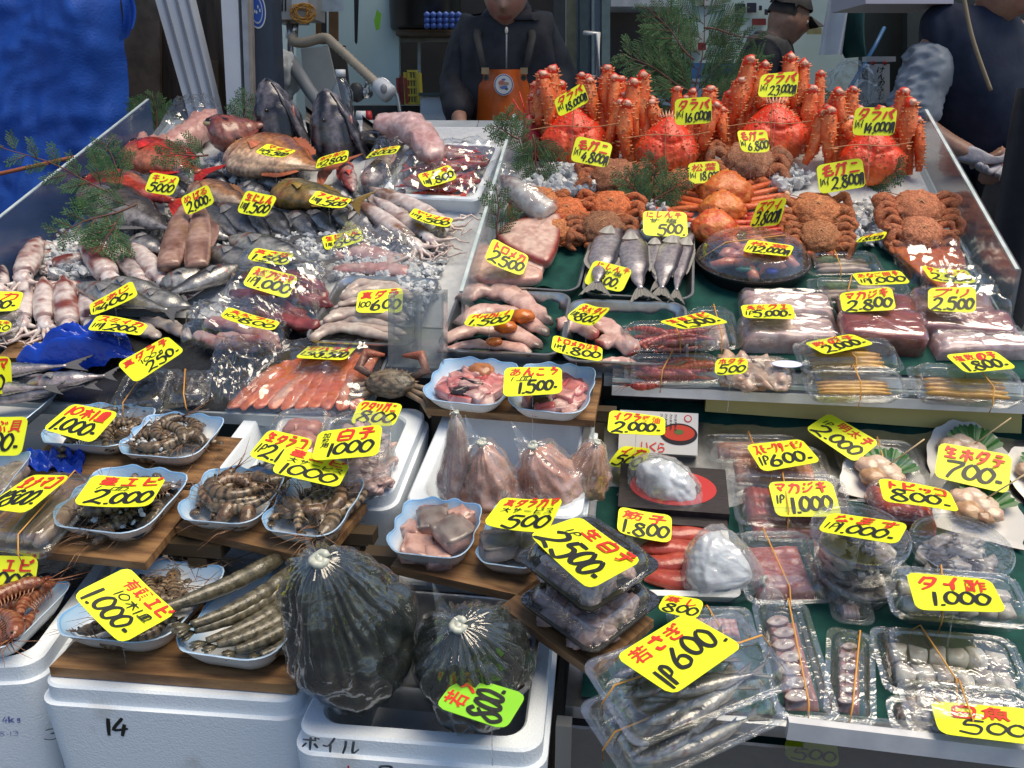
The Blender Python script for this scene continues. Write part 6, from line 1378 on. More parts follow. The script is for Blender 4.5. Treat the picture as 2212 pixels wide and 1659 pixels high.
def block(lb, q, h_, c1, c2, wl, lift=.03):
 M, wd, dp = rectfit(q, UP, lift); b = B(); rings = []; cols = []
 for f, z in ((.95, 0), (1, .004), (1.0, h_ * .8), (.95, h_ * .96), (.85, h_), (.5, h_ * 1.02), (.1, h_ * 1.02)):
  r_ = rr(wd * f, dp * f, .016 * f + .001, z, 6); rings.append([v + V((0, .003 * nz(v.x * 30, z * 40), .003 * nz(v.x * 25, v.y * 25, z * 9))) for v in r_]); cols.append([mix(c1, c2, .5 + .9 * nz(v.x * 26, v.y * 60, z * 50)) for v in r_])
 b.loft(rings, cols); b.solo('fish_block', K['flesh'], lb, 'fish block', M, angle=60)
 b2 = B(); b2.v = [V((v.x * 1.02, v.y * 1.02, v.z * 1.03 + .001 + .003 * abs(nz(v.x * 50, v.y * 50, v.z * 50)))) for v in b.v]; b2.f = b.f; b2.c = [(1, 1, 1)] * len(b.v); b2.solo('plastic_wrap', K['film'], wl, 'plastic film', M)
block('dark red block behind the マカジキ 2,800 card', [(1812, 690), (1985, 690), (1965, 640), (1815, 640)], .04, (.34, .07, .05), (.26, .045, .035), 'clear wrap on the back dark red block')
block('dark red shiny block before the マカジキ 2,800 card', [(1815, 745), (2000, 748), (1985, 692), (1810, 690)], .055, (.36, .08, .06), (.28, .05, .04), 'clear wrap on the front dark red block')
block('purple rimmed yellowtail block before the ブリ card', [(1978, 722), (2190, 722), (2175, 680), (1975, 676)], .045, (.42, .20, .20), (.34, .13, .15), 'clear wrap on the yellowtail block')
block('yellowtail piece behind the ブリ card', [(1972, 690), (2150, 690), (2135, 635), (1975, 630)], .04, (.50, .24, .24), (.55, .36, .33), 'clear wrap on the back yellowtail piece')
M, wd, dp = rectfit([(2030, 768), (2240, 766), (2200, 714), (1995, 712)], UP, .02); c_slab(wd * 1.1, dp * 1.1, .03, (.64, .52, .52), (.56, .36, .36), n=36).solo('white_fillet', K['flesh'], 'white fillet with pink edge at the right shelf end', 'fish fillet', M); b = c_slab(wd * 1.16, dp * 1.16, .036, (1, 1, 1), (1, 1, 1), n=36); b.c = [(1, 1, 1)] * len(b.v); b.solo('plastic_wrap', K['film'], 'clear wrap on the white fillet at the right shelf end', 'plastic film', M)
GO, GO2 = (.62, .36, .05), (.56, .28, .03)
for i, (q, lb, lf) in enumerate([([(1745, 838), (1978, 836), (1945, 778), (1735, 780)], 'lower clear pack of golden roe left of the two stacks', 0), ([(1728, 798), (1965, 790), (1922, 728), (1716, 732)], 'upper clear pack of golden roe under the 数の子 card', .012), ([(1980, 842), (2232, 845), (2205, 775), (1968, 775)], 'clear pack of golden roe at the right shelf end', 0)]):
 p = pack('roe_pack', lb, q, UP, .05)
 if lf: p[0].matrix_world = p[0].matrix_world @ Matrix.Translation((0, 0, lf))
 content(p, c_sausages(p[2], p[3], .03, GO, GO2, 4), 'herring_roe', 'flesh', 'golden herring roe inside the ' + lb.split(' under')[0].replace('clear ', ''), 'fish roe')
for i, q in enumerate([[(1758, 582), (1912, 580), (1898, 530), (1722, 536)], [(1752, 655), (1970, 628), (1962, 588), (1755, 592)]]):
 p = pack('long_pack', ['long clear pack of eel beside the platter, the back one', 'long clear pack of eel under the あなご card'][i], q, UP, .035)
 content(p, c_sausages(p[2], p[3], .02, (.55, .42, .33), (.34, .27, .20), 3), 'eel_fillet', 'flesh', 'pale eel fillet in the %s long pack' % ('back', 'front')[i], 'fish fillet')
 b = B(); b.blob((-p[2] * .2, p[3] * .22, .018), (p[2] * .2, p[3] * .14, .012), (.20, .24, .04), 3, .4, 5); b.solo('green_garnish', K['leaf2'], 'green garnish in the %s long eel pack' % ('back', 'front')[i], 'garnish', p[0].matrix_world)
slab('smoked_salmon', 'flat orange smoked salmon sheet at the right', 'fish fillet', [(1912, 520), (2060, 538), (2082, 598), (2050, 640), (1985, 600), (1940, 560)], UP, .02, .012, (.66, .17, .03), (.60, .12, .02))
film('clear bag around the flat orange salmon', [(1965, 620), (2135, 640), (2075, 520), (1890, 505)], UP, .03, .012)
film('clear wrap standing over the back yellowtail piece', [(1975, 690), (2185, 690), (2110, 600), (1990, 600)], UP, .05, .03)
# bagged whole squid leaning on the divider
b = B(); P_ = [hit(1188, 468, UP, .05), hit(1140, 430, UP, .07), hit(1085, 385, UP, .08)]; k = pxm(P_[1])
b.tube([V(v) for v in catmull(P_, 7)], [24 * k, 27 * k, 28 * k, 29 * k, 29 * k, 28 * k, 27 * k, 26 * k, 25 * k, 24 * k, 22 * k, 20 * k, 17 * k, 12 * k, 8 * k], n=16, colf=lambda t, q: mix((.66, .64, .60), (.20, .10, .09), (t - .62) * 5 + 1.2 * nz(t * 20, q * 3))); put(b, 'squid_pack_meat', K['flesh'], 'white squid standing in a clear bag by the divider', 'squid')
b = B(); b.tube([V(v) for v in catmull([P_[0] + ZD * .0, P_[1], P_[2] + (P_[2] - P_[1]) * .3], 8)], [33 * k * (1 + .1 * math.sin(i)) for i in range(17)], n=20); put(b, 'plastic_bag', K['bagfilm'], 'clear bag around the standing white squid', 'plastic bag')
# lower case
L_ = 'L'
def rp_pack(lb, q, h_, c1, c2, cl, n=0, kind='slab', band=True, s=L_, cat='fish slices', nm='fish_slices'):
 p = pack('fish_pack', lb, q, s, h_, band=band)
 if kind == 'slab': b = c_slab(p[2], p[3], h_ * .5, c1, c2, n=36, stripes=n)
 elif kind == 'saus': b = c_sausages(p[2], p[3], h_ * .6, c1, c2, n or 5, 1)
 else: b = c_heap(p[2], p[3], h_ * .7, [c1, c2], n or 40, .011)
 content(p, b, nm, 'flesh', cl, cat); return p
rp_pack('clear pack behind the salmon pack with white edge', [(1528, 985), (1745, 985), (1720, 925), (1520, 920)], .035, (.60, .20, .10), (.55, .40, .34), 'orange slices in the hindmost pack')
rp_pack('clear pack under the スモークサーモン card', [(1568, 1035), (1800, 1025), (1790, 950), (1558, 948)], .045, (.58, .22, .13), (.62, .34, .24), 'salmon slices under the スモークサーモン card', 5)
rp_pack('clear pack at the back right before the dark wall', [(1815, 1003), (2012, 1010), (1978, 940), (1800, 928)], .04, (.55, .20, .16), (.60, .34, .28), 'red roe slices at the back right', 4)
rp_pack('clear pack of red fish under the マカジキ card', [(1592, 1118), (1852, 1112), (1832, 1010), (1578, 1005)], .05, (.36, .06, .05), (.46, .12, .09), 'sliced red fish under the マカジキ card', 7)
rp_pack('lower clear pack under the red sliced fish', [(1600, 1165), (1850, 1150), (1835, 1060), (1590, 1055)], .03, (.36, .06, .05), (.46, .12, .09), 'red fish in the lower pack', 7, band=False)
rp_pack('clear pack of red fish with a pale strip', [(1612, 1290), (1822, 1275), (1742, 1135), (1578, 1125)], .045, (.40, .07, .06), (.52, .26, .24), 'red fish beside a pale strip', 0)
p = pack('octopus_pack', 'clear upright pack of octopus slices left of the green gap', [(1688, 1545), (1792, 1528), (1772, 1283), (1622, 1278)], L_, .04); c_t = (.56, .44, .36)
def oct_slices(p, lab, n):
 for i in range(n):
  b = B(); x = (-.18 + .12 * (i % 2)) * p[2]; y = (-.38 + .76 * i / (n - 1)) * p[3]; rx = p[2] * .32
  rings = []; cols = []
  for f, z, c in ((1, 0, (.22, .06, .05)), (1, .006, (.26, .08, .07)), (.93, .0075, (.62, .52, .48)), (.4, .0078, (.66, .60, .56)), (.1, .0078, (.60, .50, .45))):
   rings.append([V((x + rx * f * math.cos(a / 28 * 6.283) * (1 + .06 * math.sin(a)), y + rx * .62 * f * math.sin(a / 28 * 6.283), .016 + z + .003 * math.cos(a / 28 * 6.283))) for a in range(28)]); cols.append([c] * 28)
  b.loft(rings, cols); b.solo('octopus_slice', K['flesh'], lab, 'octopus slice', p[0].matrix_world, lab + 's')
 content(p, c_slab(p[2], p[3], .014, (.30, .10, .09), (.45, .26, .22), n=24), 'octopus_bed', 'flesh', 'brown red octopus bed under the ' + lab + 's', 'octopus')
oct_slices(p, 'white octopus slice in the left upright pack', 7)
p = pack('octopus_pack', 'clear slanted pack of octopus slices right of the other', [(1786, 1545), (1880, 1540), (1912, 1368), (1786, 1326)], L_, .035); oct_slices(p, 'white octopus slice in the right slanted pack', 6)
rp_pack('clear pack of red rimmed slices below the 蒸し card', [(1440, 1388), (1640, 1368), (1622, 1290), (1450, 1300)], .035, (.50, .10, .08), (.62, .50, .46), 'red rimmed slices below the 蒸し card', 5)
rp_pack('clear pack of pale slices left of the stacked rolls', [(1800, 1330), (1900, 1340), (1880, 1275), (1790, 1268)], .03, (.50, .34, .30), (.60, .50, .45), 'pale slices left of the stacked rolls', 4, band=False)
WB, WB2 = (.58, .57, .50), (.30, .25, .20)
for i, (q, lf) in enumerate([([(1985, 1580), (2275, 1575), (2255, 1470), (1935, 1440)], 0), ([(1935, 1488), (2245, 1488), (2215, 1372), (1865, 1312)], .0), ([(1930, 1352), (2225, 1360), (2200, 1248), (1895, 1240)], .03)]):
 p = pack('fish_pack', ['lowest of three stacked packs of white rolls', 'middle of three stacked packs of white rolls', 'clear pack of white rolls under the タイ酢 card'][i], q, L_, .05); p[0].matrix_world = p[0].matrix_world @ Matrix.Translation((0, 0, lf))
 b = B()
 for r_ in range(2):
  for j in range(6):
   c = V(((-.40 + .16 * j) * p[2], (-.22 + .44 * r_) * p[3], .022)); b.tube([c + V((-.065 * p[2], 0, 0)), c, c + V((.065 * p[2], 0, 0))], [p[3] * .19, p[3] * .205, p[3] * .19], n=16, flat=.75, colf=lambda t, s_: mix(WB, WB2, -.05 + 1.8 * nz(t * 3 + j * 5, s_ * 2 + r_, i * 9)))
 b.v = [v + V((nz(v.x * 60, v.y * 60, v.z * 60), nz(v.x * 60 + 7, v.y * 60, v.z * 60), nz(v.x * 60, v.y * 60 + 7, v.z * 60))) * .0055 for v in b.v]
 content(p, b, 'white_rolls', 'flesh', ['white fish rolls in the lowest stacked pack', 'white fish rolls in the middle stacked pack', 'white fish rolls under the タイ酢 card'][i], 'fish rolls')
rp_pack('clear pack of whitebait at the bottom right', [(1932, 1575), (2240, 1590), (2215, 1505), (1922, 1492)], .04, (.55, .52, .48), (.40, .36, .32), 'pale whitebait at the bottom right', 40, 'heap', cat='small fish', nm='whitebait')
for i, (c, rx, lb, c1, c2, dz, rimc) in enumerate([((1862, 1222), 100, 'lower round tub under the なます tub', (.22, .20, .17), (.42, .40, .36), .0, 0), ((1859, 1150), 106, 'round clear tub under the なます card', (.52, .50, .44), (.08, .07, .06), .05, 0), ((2077, 1176), 108, 'round clear tub of grey vinegared seafood at the right', (.46, .46, .43), (.09, .08, .08), .0, 0), ((1952, 1075), 78, 'small tub of red roe under the トビッコ card', (.46, .045, .02), (.52, .09, .03), .0, 0)]):
 t, M, r_, h_ = tub('round_tub', lb, c, rx, L_, (.05, .055, .075, .045)[i], dz)
 b = c_heap(r_ * 1.9, r_ * 1.9, h_ * .85, [c1, c2, c1], 70, .011, el=1.9) if i < 3 else c_slab(r_ * 2.2, r_ * 2.3, h_ * .8, c1, c2, n=30)
 if i < 3: 
  for j, v in enumerate(b.v):
   d = math.hypot(v.x, v.y)
   if d > r_ * .95: b.v[j] = V((v.x * r_ * .95 / d, v.y * r_ * .95 / d, v.z))
 b.solo('tub_filling', K['flesh'], ['dark filling of the lower round tub', 'grey white pickled filling under the なます card', 'grey white filling of the right round tub', 'fine red roe in the small tub'][i], 'pickled seafood' if i < 3 else 'fish roe', M)
t, M, r_, h_ = tub('round_tub', 'round clear tub of milt under the 白子 card', (768, 925), 78, 'M', .085); c_heap(r_ * 1.9, r_ * 1.9, h_ * .9, [(.60, .46, .42), (.62, .50, .47)], 60, .011).solo('milt', K['flesh'], 'pale pink milt in the upper roe tub', 'fish milt', M)
t, M, r_, h_ = tub('round_tub', 'lower round tub of milt behind the curled prawn cards', (770, 990), 84, 'M', .05); c_heap(r_ * 1.9, r_ * 1.9, h_ * .9, [(.56, .40, .37), (.60, .46, .43)], 60, .011).solo('milt', K['flesh'], 'pale pink milt in the lower roe tub', 'fish milt', M)
t, M, r_, h_ = tub('round_tub', 'small tub of oysters cut by the left edge', (-2, 690), 46, UP, .06); c_heap(r_ * 1.9, r_ * 1.9, h_ * .9, [(.30, .28, .26), (.10, .10, .10)], 40, .010).solo('oyster_meat', K['flesh'], 'grey oysters in the tub at the left edge', 'oyster meat', M)
p = pack('roe_pack', 'white trayed pack of pink cod roe behind the tubs', [(560, 985), (700, 990), (718, 868), (582, 872)], 'M', .045, band=False); content(p, c_sausages(p[2], p[3], .032, (.60, .27, .19), (.50, .20, .14), 3), 'cod_roe', 'flesh', 'pink cod roe in the white trayed pack', 'fish roe')
b = B(); w0, d0 = p[2] + .02, p[3] + .02; b.loft([rr(w0 - .03, d0 - .03, .012, -.012), rr(w0, d0, .014, .018), rr(w0 - .006, d0 - .006, .013, .018), rr(w0 - .034, d0 - .034, .012, -.008)]); b.part('white_tray', K['white'], p[0], angle=40)
p = pack('sea_cucumber_pack', 'long clear pack of sea cucumber at the left edge', [(-60, 1160), (92, 1172), (232, 1020), (100, 995)], 'M', .05); content(p, c_sausages(p[2], p[3], .035, (.30, .22, .16), (.20, .15, .11), 3, 1), 'sea_cucumber', 'flesh', 'brown sea cucumber in the long left pack', 'sea cucumber')
for i, q in enumerate([[(248, 870), (365, 880), (365, 795), (252, 780)], [(355, 870), (450, 850), (450, 790), (355, 790)]]):
 p = pack('roe_pack', ['small clear pack of dark roe under the 真ダラ子 card', 'small dark roe pack with a rubber band beside the salmon'][i], q, UP, .04); content(p, c_heap(p[2], p[3], .028, [(.05, .045, .05), (.10, .09, .10)], 50, .010), 'dark_roe', 'flesh', ['dark roe under the 真ダラ子 card', 'dark roe in the banded pack beside the salmon'][i], 'fish roe')
# black packs of milt, near middle
for i, (q, z) in enumerate([([(1112, 1262), (1282, 1392), (1440, 1262), (1270, 1165)], 0), ([(1108, 1172), (1270, 1296), (1440, 1190), (1268, 1080)], .052)]):
 p = pack('milt_pack', ['lower black pack of milt under the other', 'upper black pack of milt under the 生白子 card'][i], q, 'M', .052, band=False, black=True, lift=.052 + z); p[0].matrix_world = p[0].matrix_world @ Matrix.Translation((0, 0, z)); content(p, c_heap(p[2] * .95, p[3] * .95, .042, [(.50, .36, .33), (.58, .46, .43), (.54, .40, .37)], 70, .011), 'milt', 'flesh', ['pale milt in the lower black pack', 'pale milt in the upper black pack'][i], 'fish milt')
# smelt packs in the right foreground
for i, (q, z) in enumerate([([(1228, 1490), (1372, 1668), (1735, 1535), (1570, 1375)], 0), ([(1245, 1400), (1372, 1585), (1752, 1452), (1592, 1295)], .045)]):
 p = pack('smelt_pack', ['lower clear pack of silver smelt in the foreground', 'upper clear pack of silver smelt under the 若さぎ card'][i], q, 'M', .045, lift=.045 + z); p[0].matrix_world = p[0].matrix_world @ Matrix.Translation((0, 0, z))
 M = p[0].matrix_world; f0 = None
 for j in range(11):
  Mi = M @ Matrix.Translation((rnd.uniform(-.1, .1) * p[2], (-.40 + .08 * j) * p[3], .004 + .007 * (j % 3))) @ Matrix.Rotation(rnd.uniform(-.2, .2) + (1.57 if p[3] > p[2] else 0), 4, 'Z')
  if p[3] > p[2]: Mi = M @ Matrix.Translation(((-.40 + .08 * j) * p[2], rnd.uniform(-.1, .1) * p[3], .004 + .007 * (j % 3))) @ Matrix.Rotation(rnd.uniform(-.2, .2) + 1.57, 4, 'Z')
  lb = 'small silver smelt in the %s foreground pack' % ('lower', 'upper')[i]
  if f0 is None: f0 = fish('smelt', lb, Mi, max(p[2], p[3]) * .78, .012, .009, pal3((.05, .05, .055), (.32, .33, .34), (.56, .52, .47)), group='silver smelt in the %s pack' % ('lower', 'upper')[i], nr=20, na=12, eye=.8)
  else: dup(f0, Mi, lb)
# lower shelf things seen through the front sheet
M_, wd, dp = rectfit([(1590, 1660), (1850, 1680), (1830, 1600), (1600, 1590)], ZL0 - .13, .03); 
for i, (q, lb, c1) in enumerate([([(1560, 1690), (1700, 1700), (1690, 1625), (1570, 1615)], 'dim clear pack under the front rail at left', (.20, .24, .30)), ([(1880, 1720), (2080, 1730), (2060, 1650), (1880, 1640)], 'dim clear pack of pink fish under the front rail', (.50, .36, .34)), ([(2095, 1735), (2290, 1740), (2270, 1660), (2090, 1650)], 'dim clear pack at the bottom right corner', (.46, .30, .26))]):
 rp_pack(lb, q, .03, c1, tuple(c * .8 for c in c1), 'pale slices in the ' + lb, 5, s=ZL0 - .135, band=False)
# scallop shells with skewers
shp = None
def shell(lab, c, wpx, rot, tilt=.35):
 global shp
 p = hit(c[0], c[1] + 18, L_, .012); k = pxm(p); r = wpx * k / 2; n = (nrm(p, L_) - VD * .15).normalized(); M = frame(p, UD, n) @ Matrix.Rotation(rot, 4, 'Z')
 t = thing('scallop_shell', lab, 'scallop', M, 'scallop shells with skewered meat'); b = B(); th = 40; rg = 8
 for top in (1, 0):
  rings = []
  for i in range(rg + 1):
   f = i / rg; row = []
   for j in range(th + 1):
    a = R(-10 + 200 * j / th); rb = .035 * math.cos(j * 6.283 / th * 9) * f
    rad = r * 1.5 * f * (1 - .10 * math.cos(a * 2)) * (1 + rb * .5) * (.82 + .18 * abs(math.sin(a)))
    row.append(V((rad * math.cos(a) * .72, -r * .70 + rad * math.sin(a) * .92, r * .16 * f ** 2 + r * rb * .35 + (0 if top else -.0022))))
   rings.append(row)
  b2 = B(); b2.loft(rings, (.72, .70, .66) if top else (.30, .18, .10), cap=False, closed=False)
  b.add(b2.v, b2.f if not top else [f[::-1] for f in b2.f], b2.c)
 b.box((-r * .42, -r * .86, -.002), (r * .42, -r * .62, .001), (.70, .68, .64)); b.part('shell', K['mattevc'], t)
 lf = B()
 def fn(u, v):
  a = R(20 + 140 * u); e = .9 + .1 * abs(math.sin(u * 40)); return V((.1 * r + r * .62 * v * e * math.cos(a), -r * .15 + r * .78 * v * e * math.sin(a), r * .18 + r * .12 * v + .002 * math.sin(u * 30) * v))
 lf.grid(fn, 60, 8); lf.solo('perilla_leaf', K['leaf2'], 'green toothed leaf on the ' + lab, 'leaf', M)
 m = B()
 for x, y, rr2, c in ((-.30, .0, .30, (.68, .50, .36)), (.02, -.05, .30, (.70, .54, .40)), (-.14, .10, .28, (.72, .58, .46)), (-.18, -.30, .30, (.55, .36, .20)), (.05, -.38, .22, (.34, .20, .10)), (.22, -.22, .22, (.66, .48, .34))):
  m.blob((x * r, y * r, r * .24), (rr2 * r, rr2 * r * .8, rr2 * r * .5), c, 3, .22, 2.2, seed=x * 9)
 m.solo('scallop_meat', K['flesh'], 'beige scallop meat on the ' + lab, 'scallop meat', M)
 b = B(); a0 = V((.02 * r, 0, r * .3)); b.tube([a0, a0 + V((r * .55, r * .25, r * .75))], .0013, (.62, .46, .26), 6); b.solo('skewer', K['vc'], 'thin wooden skewer stuck in the ' + lab, 'skewer', M)
shell('scallop shell right of the 明太子 card', (1905, 1012), 205, -.25); shell('scallop shell before the 生ホタテ card', (2110, 1085), 215, -.3); shell('scallop shell behind the 生ホタテ card', (2085, 965), 205, -.1); shell('scallop shell cut by the right edge', (2245, 1010), 190, .2)
# printed roe box, dark boxes with a red ring, white tray of roe
Mb, wd, dp = rectfit([(1338, 985), (1508, 990), (1500, 915), (1345, 908)], L_, .05)
n = (nrm(Mb.translation, L_) * .7 - VD * .5).normalized(); Mb = frame(hit(1422, 934, L_, .055), UD, (n - VD * .4).normalized())
wb, db = 168 * pxm(Mb.translation), 92 * pxm(Mb.translation)
t = thing('roe_box', 'white printed cardboard box with a bowl of red roe picture', 'box', Mb)
b = B(); b.box((-wb / 2, -db / 2, -.03), (wb / 2, db / 2, 0), (.62, .60, .58)); b.part('carton', K['vc'], t, smooth=False)
b = B(); x0, y0 = wb * .26, -db * .02
def ell(b, x, y, a, c, z, col, n=36): b.add([V((x, y, z))] + [V((x + a * math.cos(6.283 * i / n), y + c * math.sin(6.283 * i / n), z)) for i in range(n)], [[0, i + 1, (i + 1) % n + 1] for i in range(n)], col)
ell(b, x0, y0, wb * .235, db * .26, .0006, (.02, .015, .015)); ell(b, x0, y0 + db * .03, wb * .20, db * .19, .001, (.55, .05, .02)); ell(b, x0, y0 + db * .05, wb * .06, db * .06, .0014, (.10, .16, .04)); ell(b, -wb * .2, -db * .0, wb * .12, db * .05, .0006, (.45, .04, .03))
b.part('bowl_picture', K['vc'], t, smooth=False)
b = B(); lettering(b, 'いくら', (-wb * .22, -db * .48, wb * .1, -db * .22), lambda x, y, h: V((x, y, h)), .16); b.part('red_lettering', K['red'], t, smooth=False)
b = B(); ell(b, wb * .37, db * .36, wb * .05, db * .09, .0006, (.55, .04, .03)); ell(b, wb * .37, db * .36, wb * .035, db * .062, .001, (.62, .60, .58)); b.part('round_mark', K['vc'], t, smooth=False)
b = B()
for i in range(4): lettering(b, 'さけますのたまご'[:6 + i % 2], (wb * (-.02 + .07 * i), db * .30, wb * (.12 + .07 * i), db * .345), lambda x, y, h: V((wb * .02 + (y - db * .3) * 1.2 + (x // 1) * 0 + wb * .06 * i, db * .46 - (x - wb * (-.02 + .07 * i)) * 1.6, h)), .2)
b.part('small_print', K['black'], t, smooth=False)
for i, (q, z) in enumerate([([(1330, 1130), (1560, 1125), (1575, 1045), (1345, 1040)], 0), ([(1335, 1105), (1568, 1115), (1572, 1020), (1340, 1010)], .012)]):
 M, wd, dp = rectfit(q, L_, .03); M = M @ Matrix.Translation((0, 0, z)); t = thing('gift_box', ['lower dark boxes under the upper ice bag', 'dark box with a red ring under the upper ice bag'][i], 'box', M)
 b = B(); b.box((-wd / 2, -dp / 2, 0), (wd / 2, dp / 2, .026)); b.part('carton', P('dark_grain_card', (.035, .028, .030), (.015, .012, .013), 60, rough=.4, stretch=(1, 14, 1)) if 'dark_grain_card' not in bpy.data.materials else bpy.data.materials['dark_grain_card'], t, smooth=False)
 if i:
  b = B(); N_ = 40; b.add([V((f * r_ * math.cos(6.283 * j / N_) * wd, f * r_ * math.sin(6.283 * j / N_) * dp, .0266)) for r_, f in ((.40, 1), (.26, 1)) for j in range(N_)], [[j, (j + 1) % N_, N_ + (j + 1) % N_, N_ + j] for j in range(N_)], (.45, .03, .03)); b.part('red_ring', K['vc'], t, smooth=False)
M, wd, dp = rectfit([(1345, 1300), (1590, 1268), (1572, 1108), (1365, 1100)], L_, .025); t = thing('roe_tray', 'white trayed pack of red roe between the two ice bags', 'plastic pack', M)
b = B(); b.loft([rr(wd - .02, dp - .02, .01, 0), rr(wd, dp, .012, .022), rr(wd - .022, dp - .022, .012, .022), rr(wd - .035, dp - .035, .01, .006)]); b.part('tray', K['white'], t, angle=40)
c_sausages(wd - .03, dp - .03, .022, (.46, .09, .05), (.38, .05, .04), 4).solo('cod_roe', K['flesh'], 'red roe in the white tray between the ice bags', 'fish roe', M)
# ---------------------------------------------------------------- knotted bags
def bag(name, label, c, knot, rad_px, s, lift, sq=1.0, pleat=.06, kn=18, mat='bagfilm', inner=None, inner_label=None, inner_name='seaweed', tuft=1.0, cat='plastic bag', white=(.6, .6, .55), stretchy=1.0, pz=.2, lump=.2, isc=.94, gw=.62):
 C = hit(*c, s, lift); k = pxm(C); r = rad_px * k
 Kp = hitv(knot[0], knot[1], C.dot(VD) - r * .55 * sq)
 z = (Kp - C); L_k = z.length; M = frame(C, V((1, .2, .1)), z)
 t = thing(name, label, cat, M, 'knotted plastic bags'); sd_ = rnd.uniform(0, 99)
 def surf_(th, ph, scale):
  rad = r * (1 + lump * nz(math.cos(ph) * 1.3 + sd_, math.sin(ph) * 1.3, th * 1.2) + lump * .4 * nz(math.cos(ph) * 4, math.sin(ph) * 4, th * 4 + sd_))
  g = math.exp(-(th / gw) ** 2) * (1 - .85 * math.exp(-(th / .3) ** 2))
  rad *= 1 + pleat * (1.0 * math.sin(kn * ph + 3 * nz(th * 2, ph, sd_)) * (g + pz) + .8 * nz(math.cos(ph) * 6, math.sin(ph) * 6 + sd_, th * 3))
  zz = math.cos(th); d = rad * max(0, math.sin(th)) ** .85
  top = lerp(rad * zz * sq, L_k, max(0, zz) ** 5) if zz > 0 else rad * zz * sq
  return V((d * math.cos(ph) * scale * stretchy, d * math.sin(ph) * scale, top * scale))
 def build(scale):
  b = B(); b.loft([[surf_(max(.05, 3.1416 * i / 40), 6.28319 * j / 110, scale) for j in range(110)] for i in range(41)]); return b
 build(1.0).part('bag_skin', K[mat], t)
 b = B(); kr = r * .105
 b.tube([V((kr * math.cos(a * .6), kr * math.sin(a * .6), L_k + kr * .25 * math.sin(a * 1.3))) for a in range(11)], [kr * .55] * 11, white, 8)
 b.tube([V((0, 0, L_k - kr)), V((0, 0, L_k + kr * .3))], [kr * 1.1, kr * .8], white, 10); b.part('knot', K['bagknot'], t)
 b = B()
 b.grid(lambda u, v: V((0, 0, L_k + kr * .4)) + V((-1, .25, .55)).normalized() * (u * r * .42 * tuft) + V((.2, 1, .3)).normalized() * ((v - .5) * r * (.15 + .7 * u) * tuft * (1 + .3 * math.sin(v * 14))) + V((0, 0, .2 * r * tuft * u * math.sin(v * 11 + u * 3))), 14, 22); b.part('tuft', K[mat], t)
 if inner:
  b = build(isc); b.v = [v * (1 + .05 * nz(v.x * 60, v.y * 60, v.z * 60 + sd_)) - V((0, 0, r * .04)) for v in b.v]; b.c = [mix(inner[0], inner[1], .5 + 1.2 * nz(v.x * 38, v.y * 38 + sd_, v.z * 38)) for v in b.v]
  b.solo(inner_name, K[inner[2]], inner_label, inner[3], M)
 return t
K['bagknot'] = P('bag_knot', (.52, .54, .46), (.42, .44, .38), 120, rough=.3, coat=.3)
K['weed'] = P('wet_seaweed', (1, 1, 1), (.4, .5, .5), 45, rough=.45, vcol=True, bump=1.0, bs=70, spec=.25)
bag('seaweed_bag', 'large knotted clear bag of black green seaweed, the left one', (758, 1372), (690, 1208), 143, FZ, .09, 1.12, inner=((.006, .012, .010), (.03, .04, .035), 'weed', 'seaweed'), inner_label='black green seaweed in the left dark bag', mat='darkfilm', kn=31, pleat=.075, tuft=.45, pz=.03, lump=.22, isc=.95, gw=1.0)
bag('seaweed_bag', 'smaller knotted clear bag of black green seaweed, the right one', (1020, 1440), (990, 1350), 128, FZ, .06, .95, inner=((.006, .012, .010), (.03, .04, .035), 'weed', 'seaweed'), inner_label='black green seaweed in the right dark bag', mat='darkfilm', kn=27, pleat=.08, tuft=.9, pz=.03, lump=.22, isc=.95, gw=1.0)
PKI = ((.56, .28, .20), (.62, .40, .32), 'flesh', 'fish roe')
bag('roe_bag', 'knotted clear bag of pink roe nearest the left box wall', (1062, 1062), (1040, 955), 76, 'M', .0, 1.0, pleat=.035, kn=11, lump=.3, isc=.88, inner=PKI, inner_label='pink roe in the left knotted bag', inner_name='fish_roe', tuft=1.0)
bag('roe_bag', 'knotted clear bag of pink roe in the middle of the box', (1192, 1048), (1150, 962), 78, 'M', .0, 1.0, pleat=.035, kn=11, lump=.3, isc=.88, inner=PKI, inner_label='pink roe in the middle knotted bag', inner_name='fish_roe', tuft=1.0)
bag('roe_bag', 'clear bag of orange pink roe against the right box wall', (1268, 1030), (1290, 955), 52, 'M', .0, 1.2, pleat=.05, inner=((.58, .28, .14), (.62, .38, .26), 'flesh', 'fish roe'), inner_label='orange pink roe in the right bag', inner_name='fish_roe', tuft=.8)
bag('roe_bag', 'tall flat clear bag standing at the left box wall', (985, 1050), (985, 890), 42, 'M', .01, 1.6, pleat=.04, inner=((.60, .44, .40), (.62, .52, .50), 'flesh', 'fish roe'), inner_label='pale flesh in the tall flat bag', inner_name='pale_flesh', tuft=.8)
ICEI = ((.50, .53, .57), (.70, .73, .76), 'icebag', 'ice')
K['icebag'] = P('bagged_ice', (1, 1, 1), (.9, .92, .94), 60, rough=.35, vcol=True, bump=.5, bs=110, sss=.4)
bag('ice_bag', 'knotted bag of ice under the printed roe box', (1440, 1050), (1392, 1110), 90, L_, .03, .62, pleat=.05, kn=9, lump=.14, mat='icefilm', isc=.8, tuft=1.5, inner=ICEI, inner_label='white crushed ice in the upper ice bag', inner_name='bagged_ice', stretchy=1.05)
bag('ice_bag', 'knotted bag of ice beside the red fish pack', (1535, 1222), (1650, 1255), 88, L_, .03, .62, pleat=.05, kn=9, lump=.14, mat='icefilm', isc=.8, tuft=1.5, inner=ICEI, inner_label='white crushed ice in the lower ice bag', inner_name='bagged_ice')
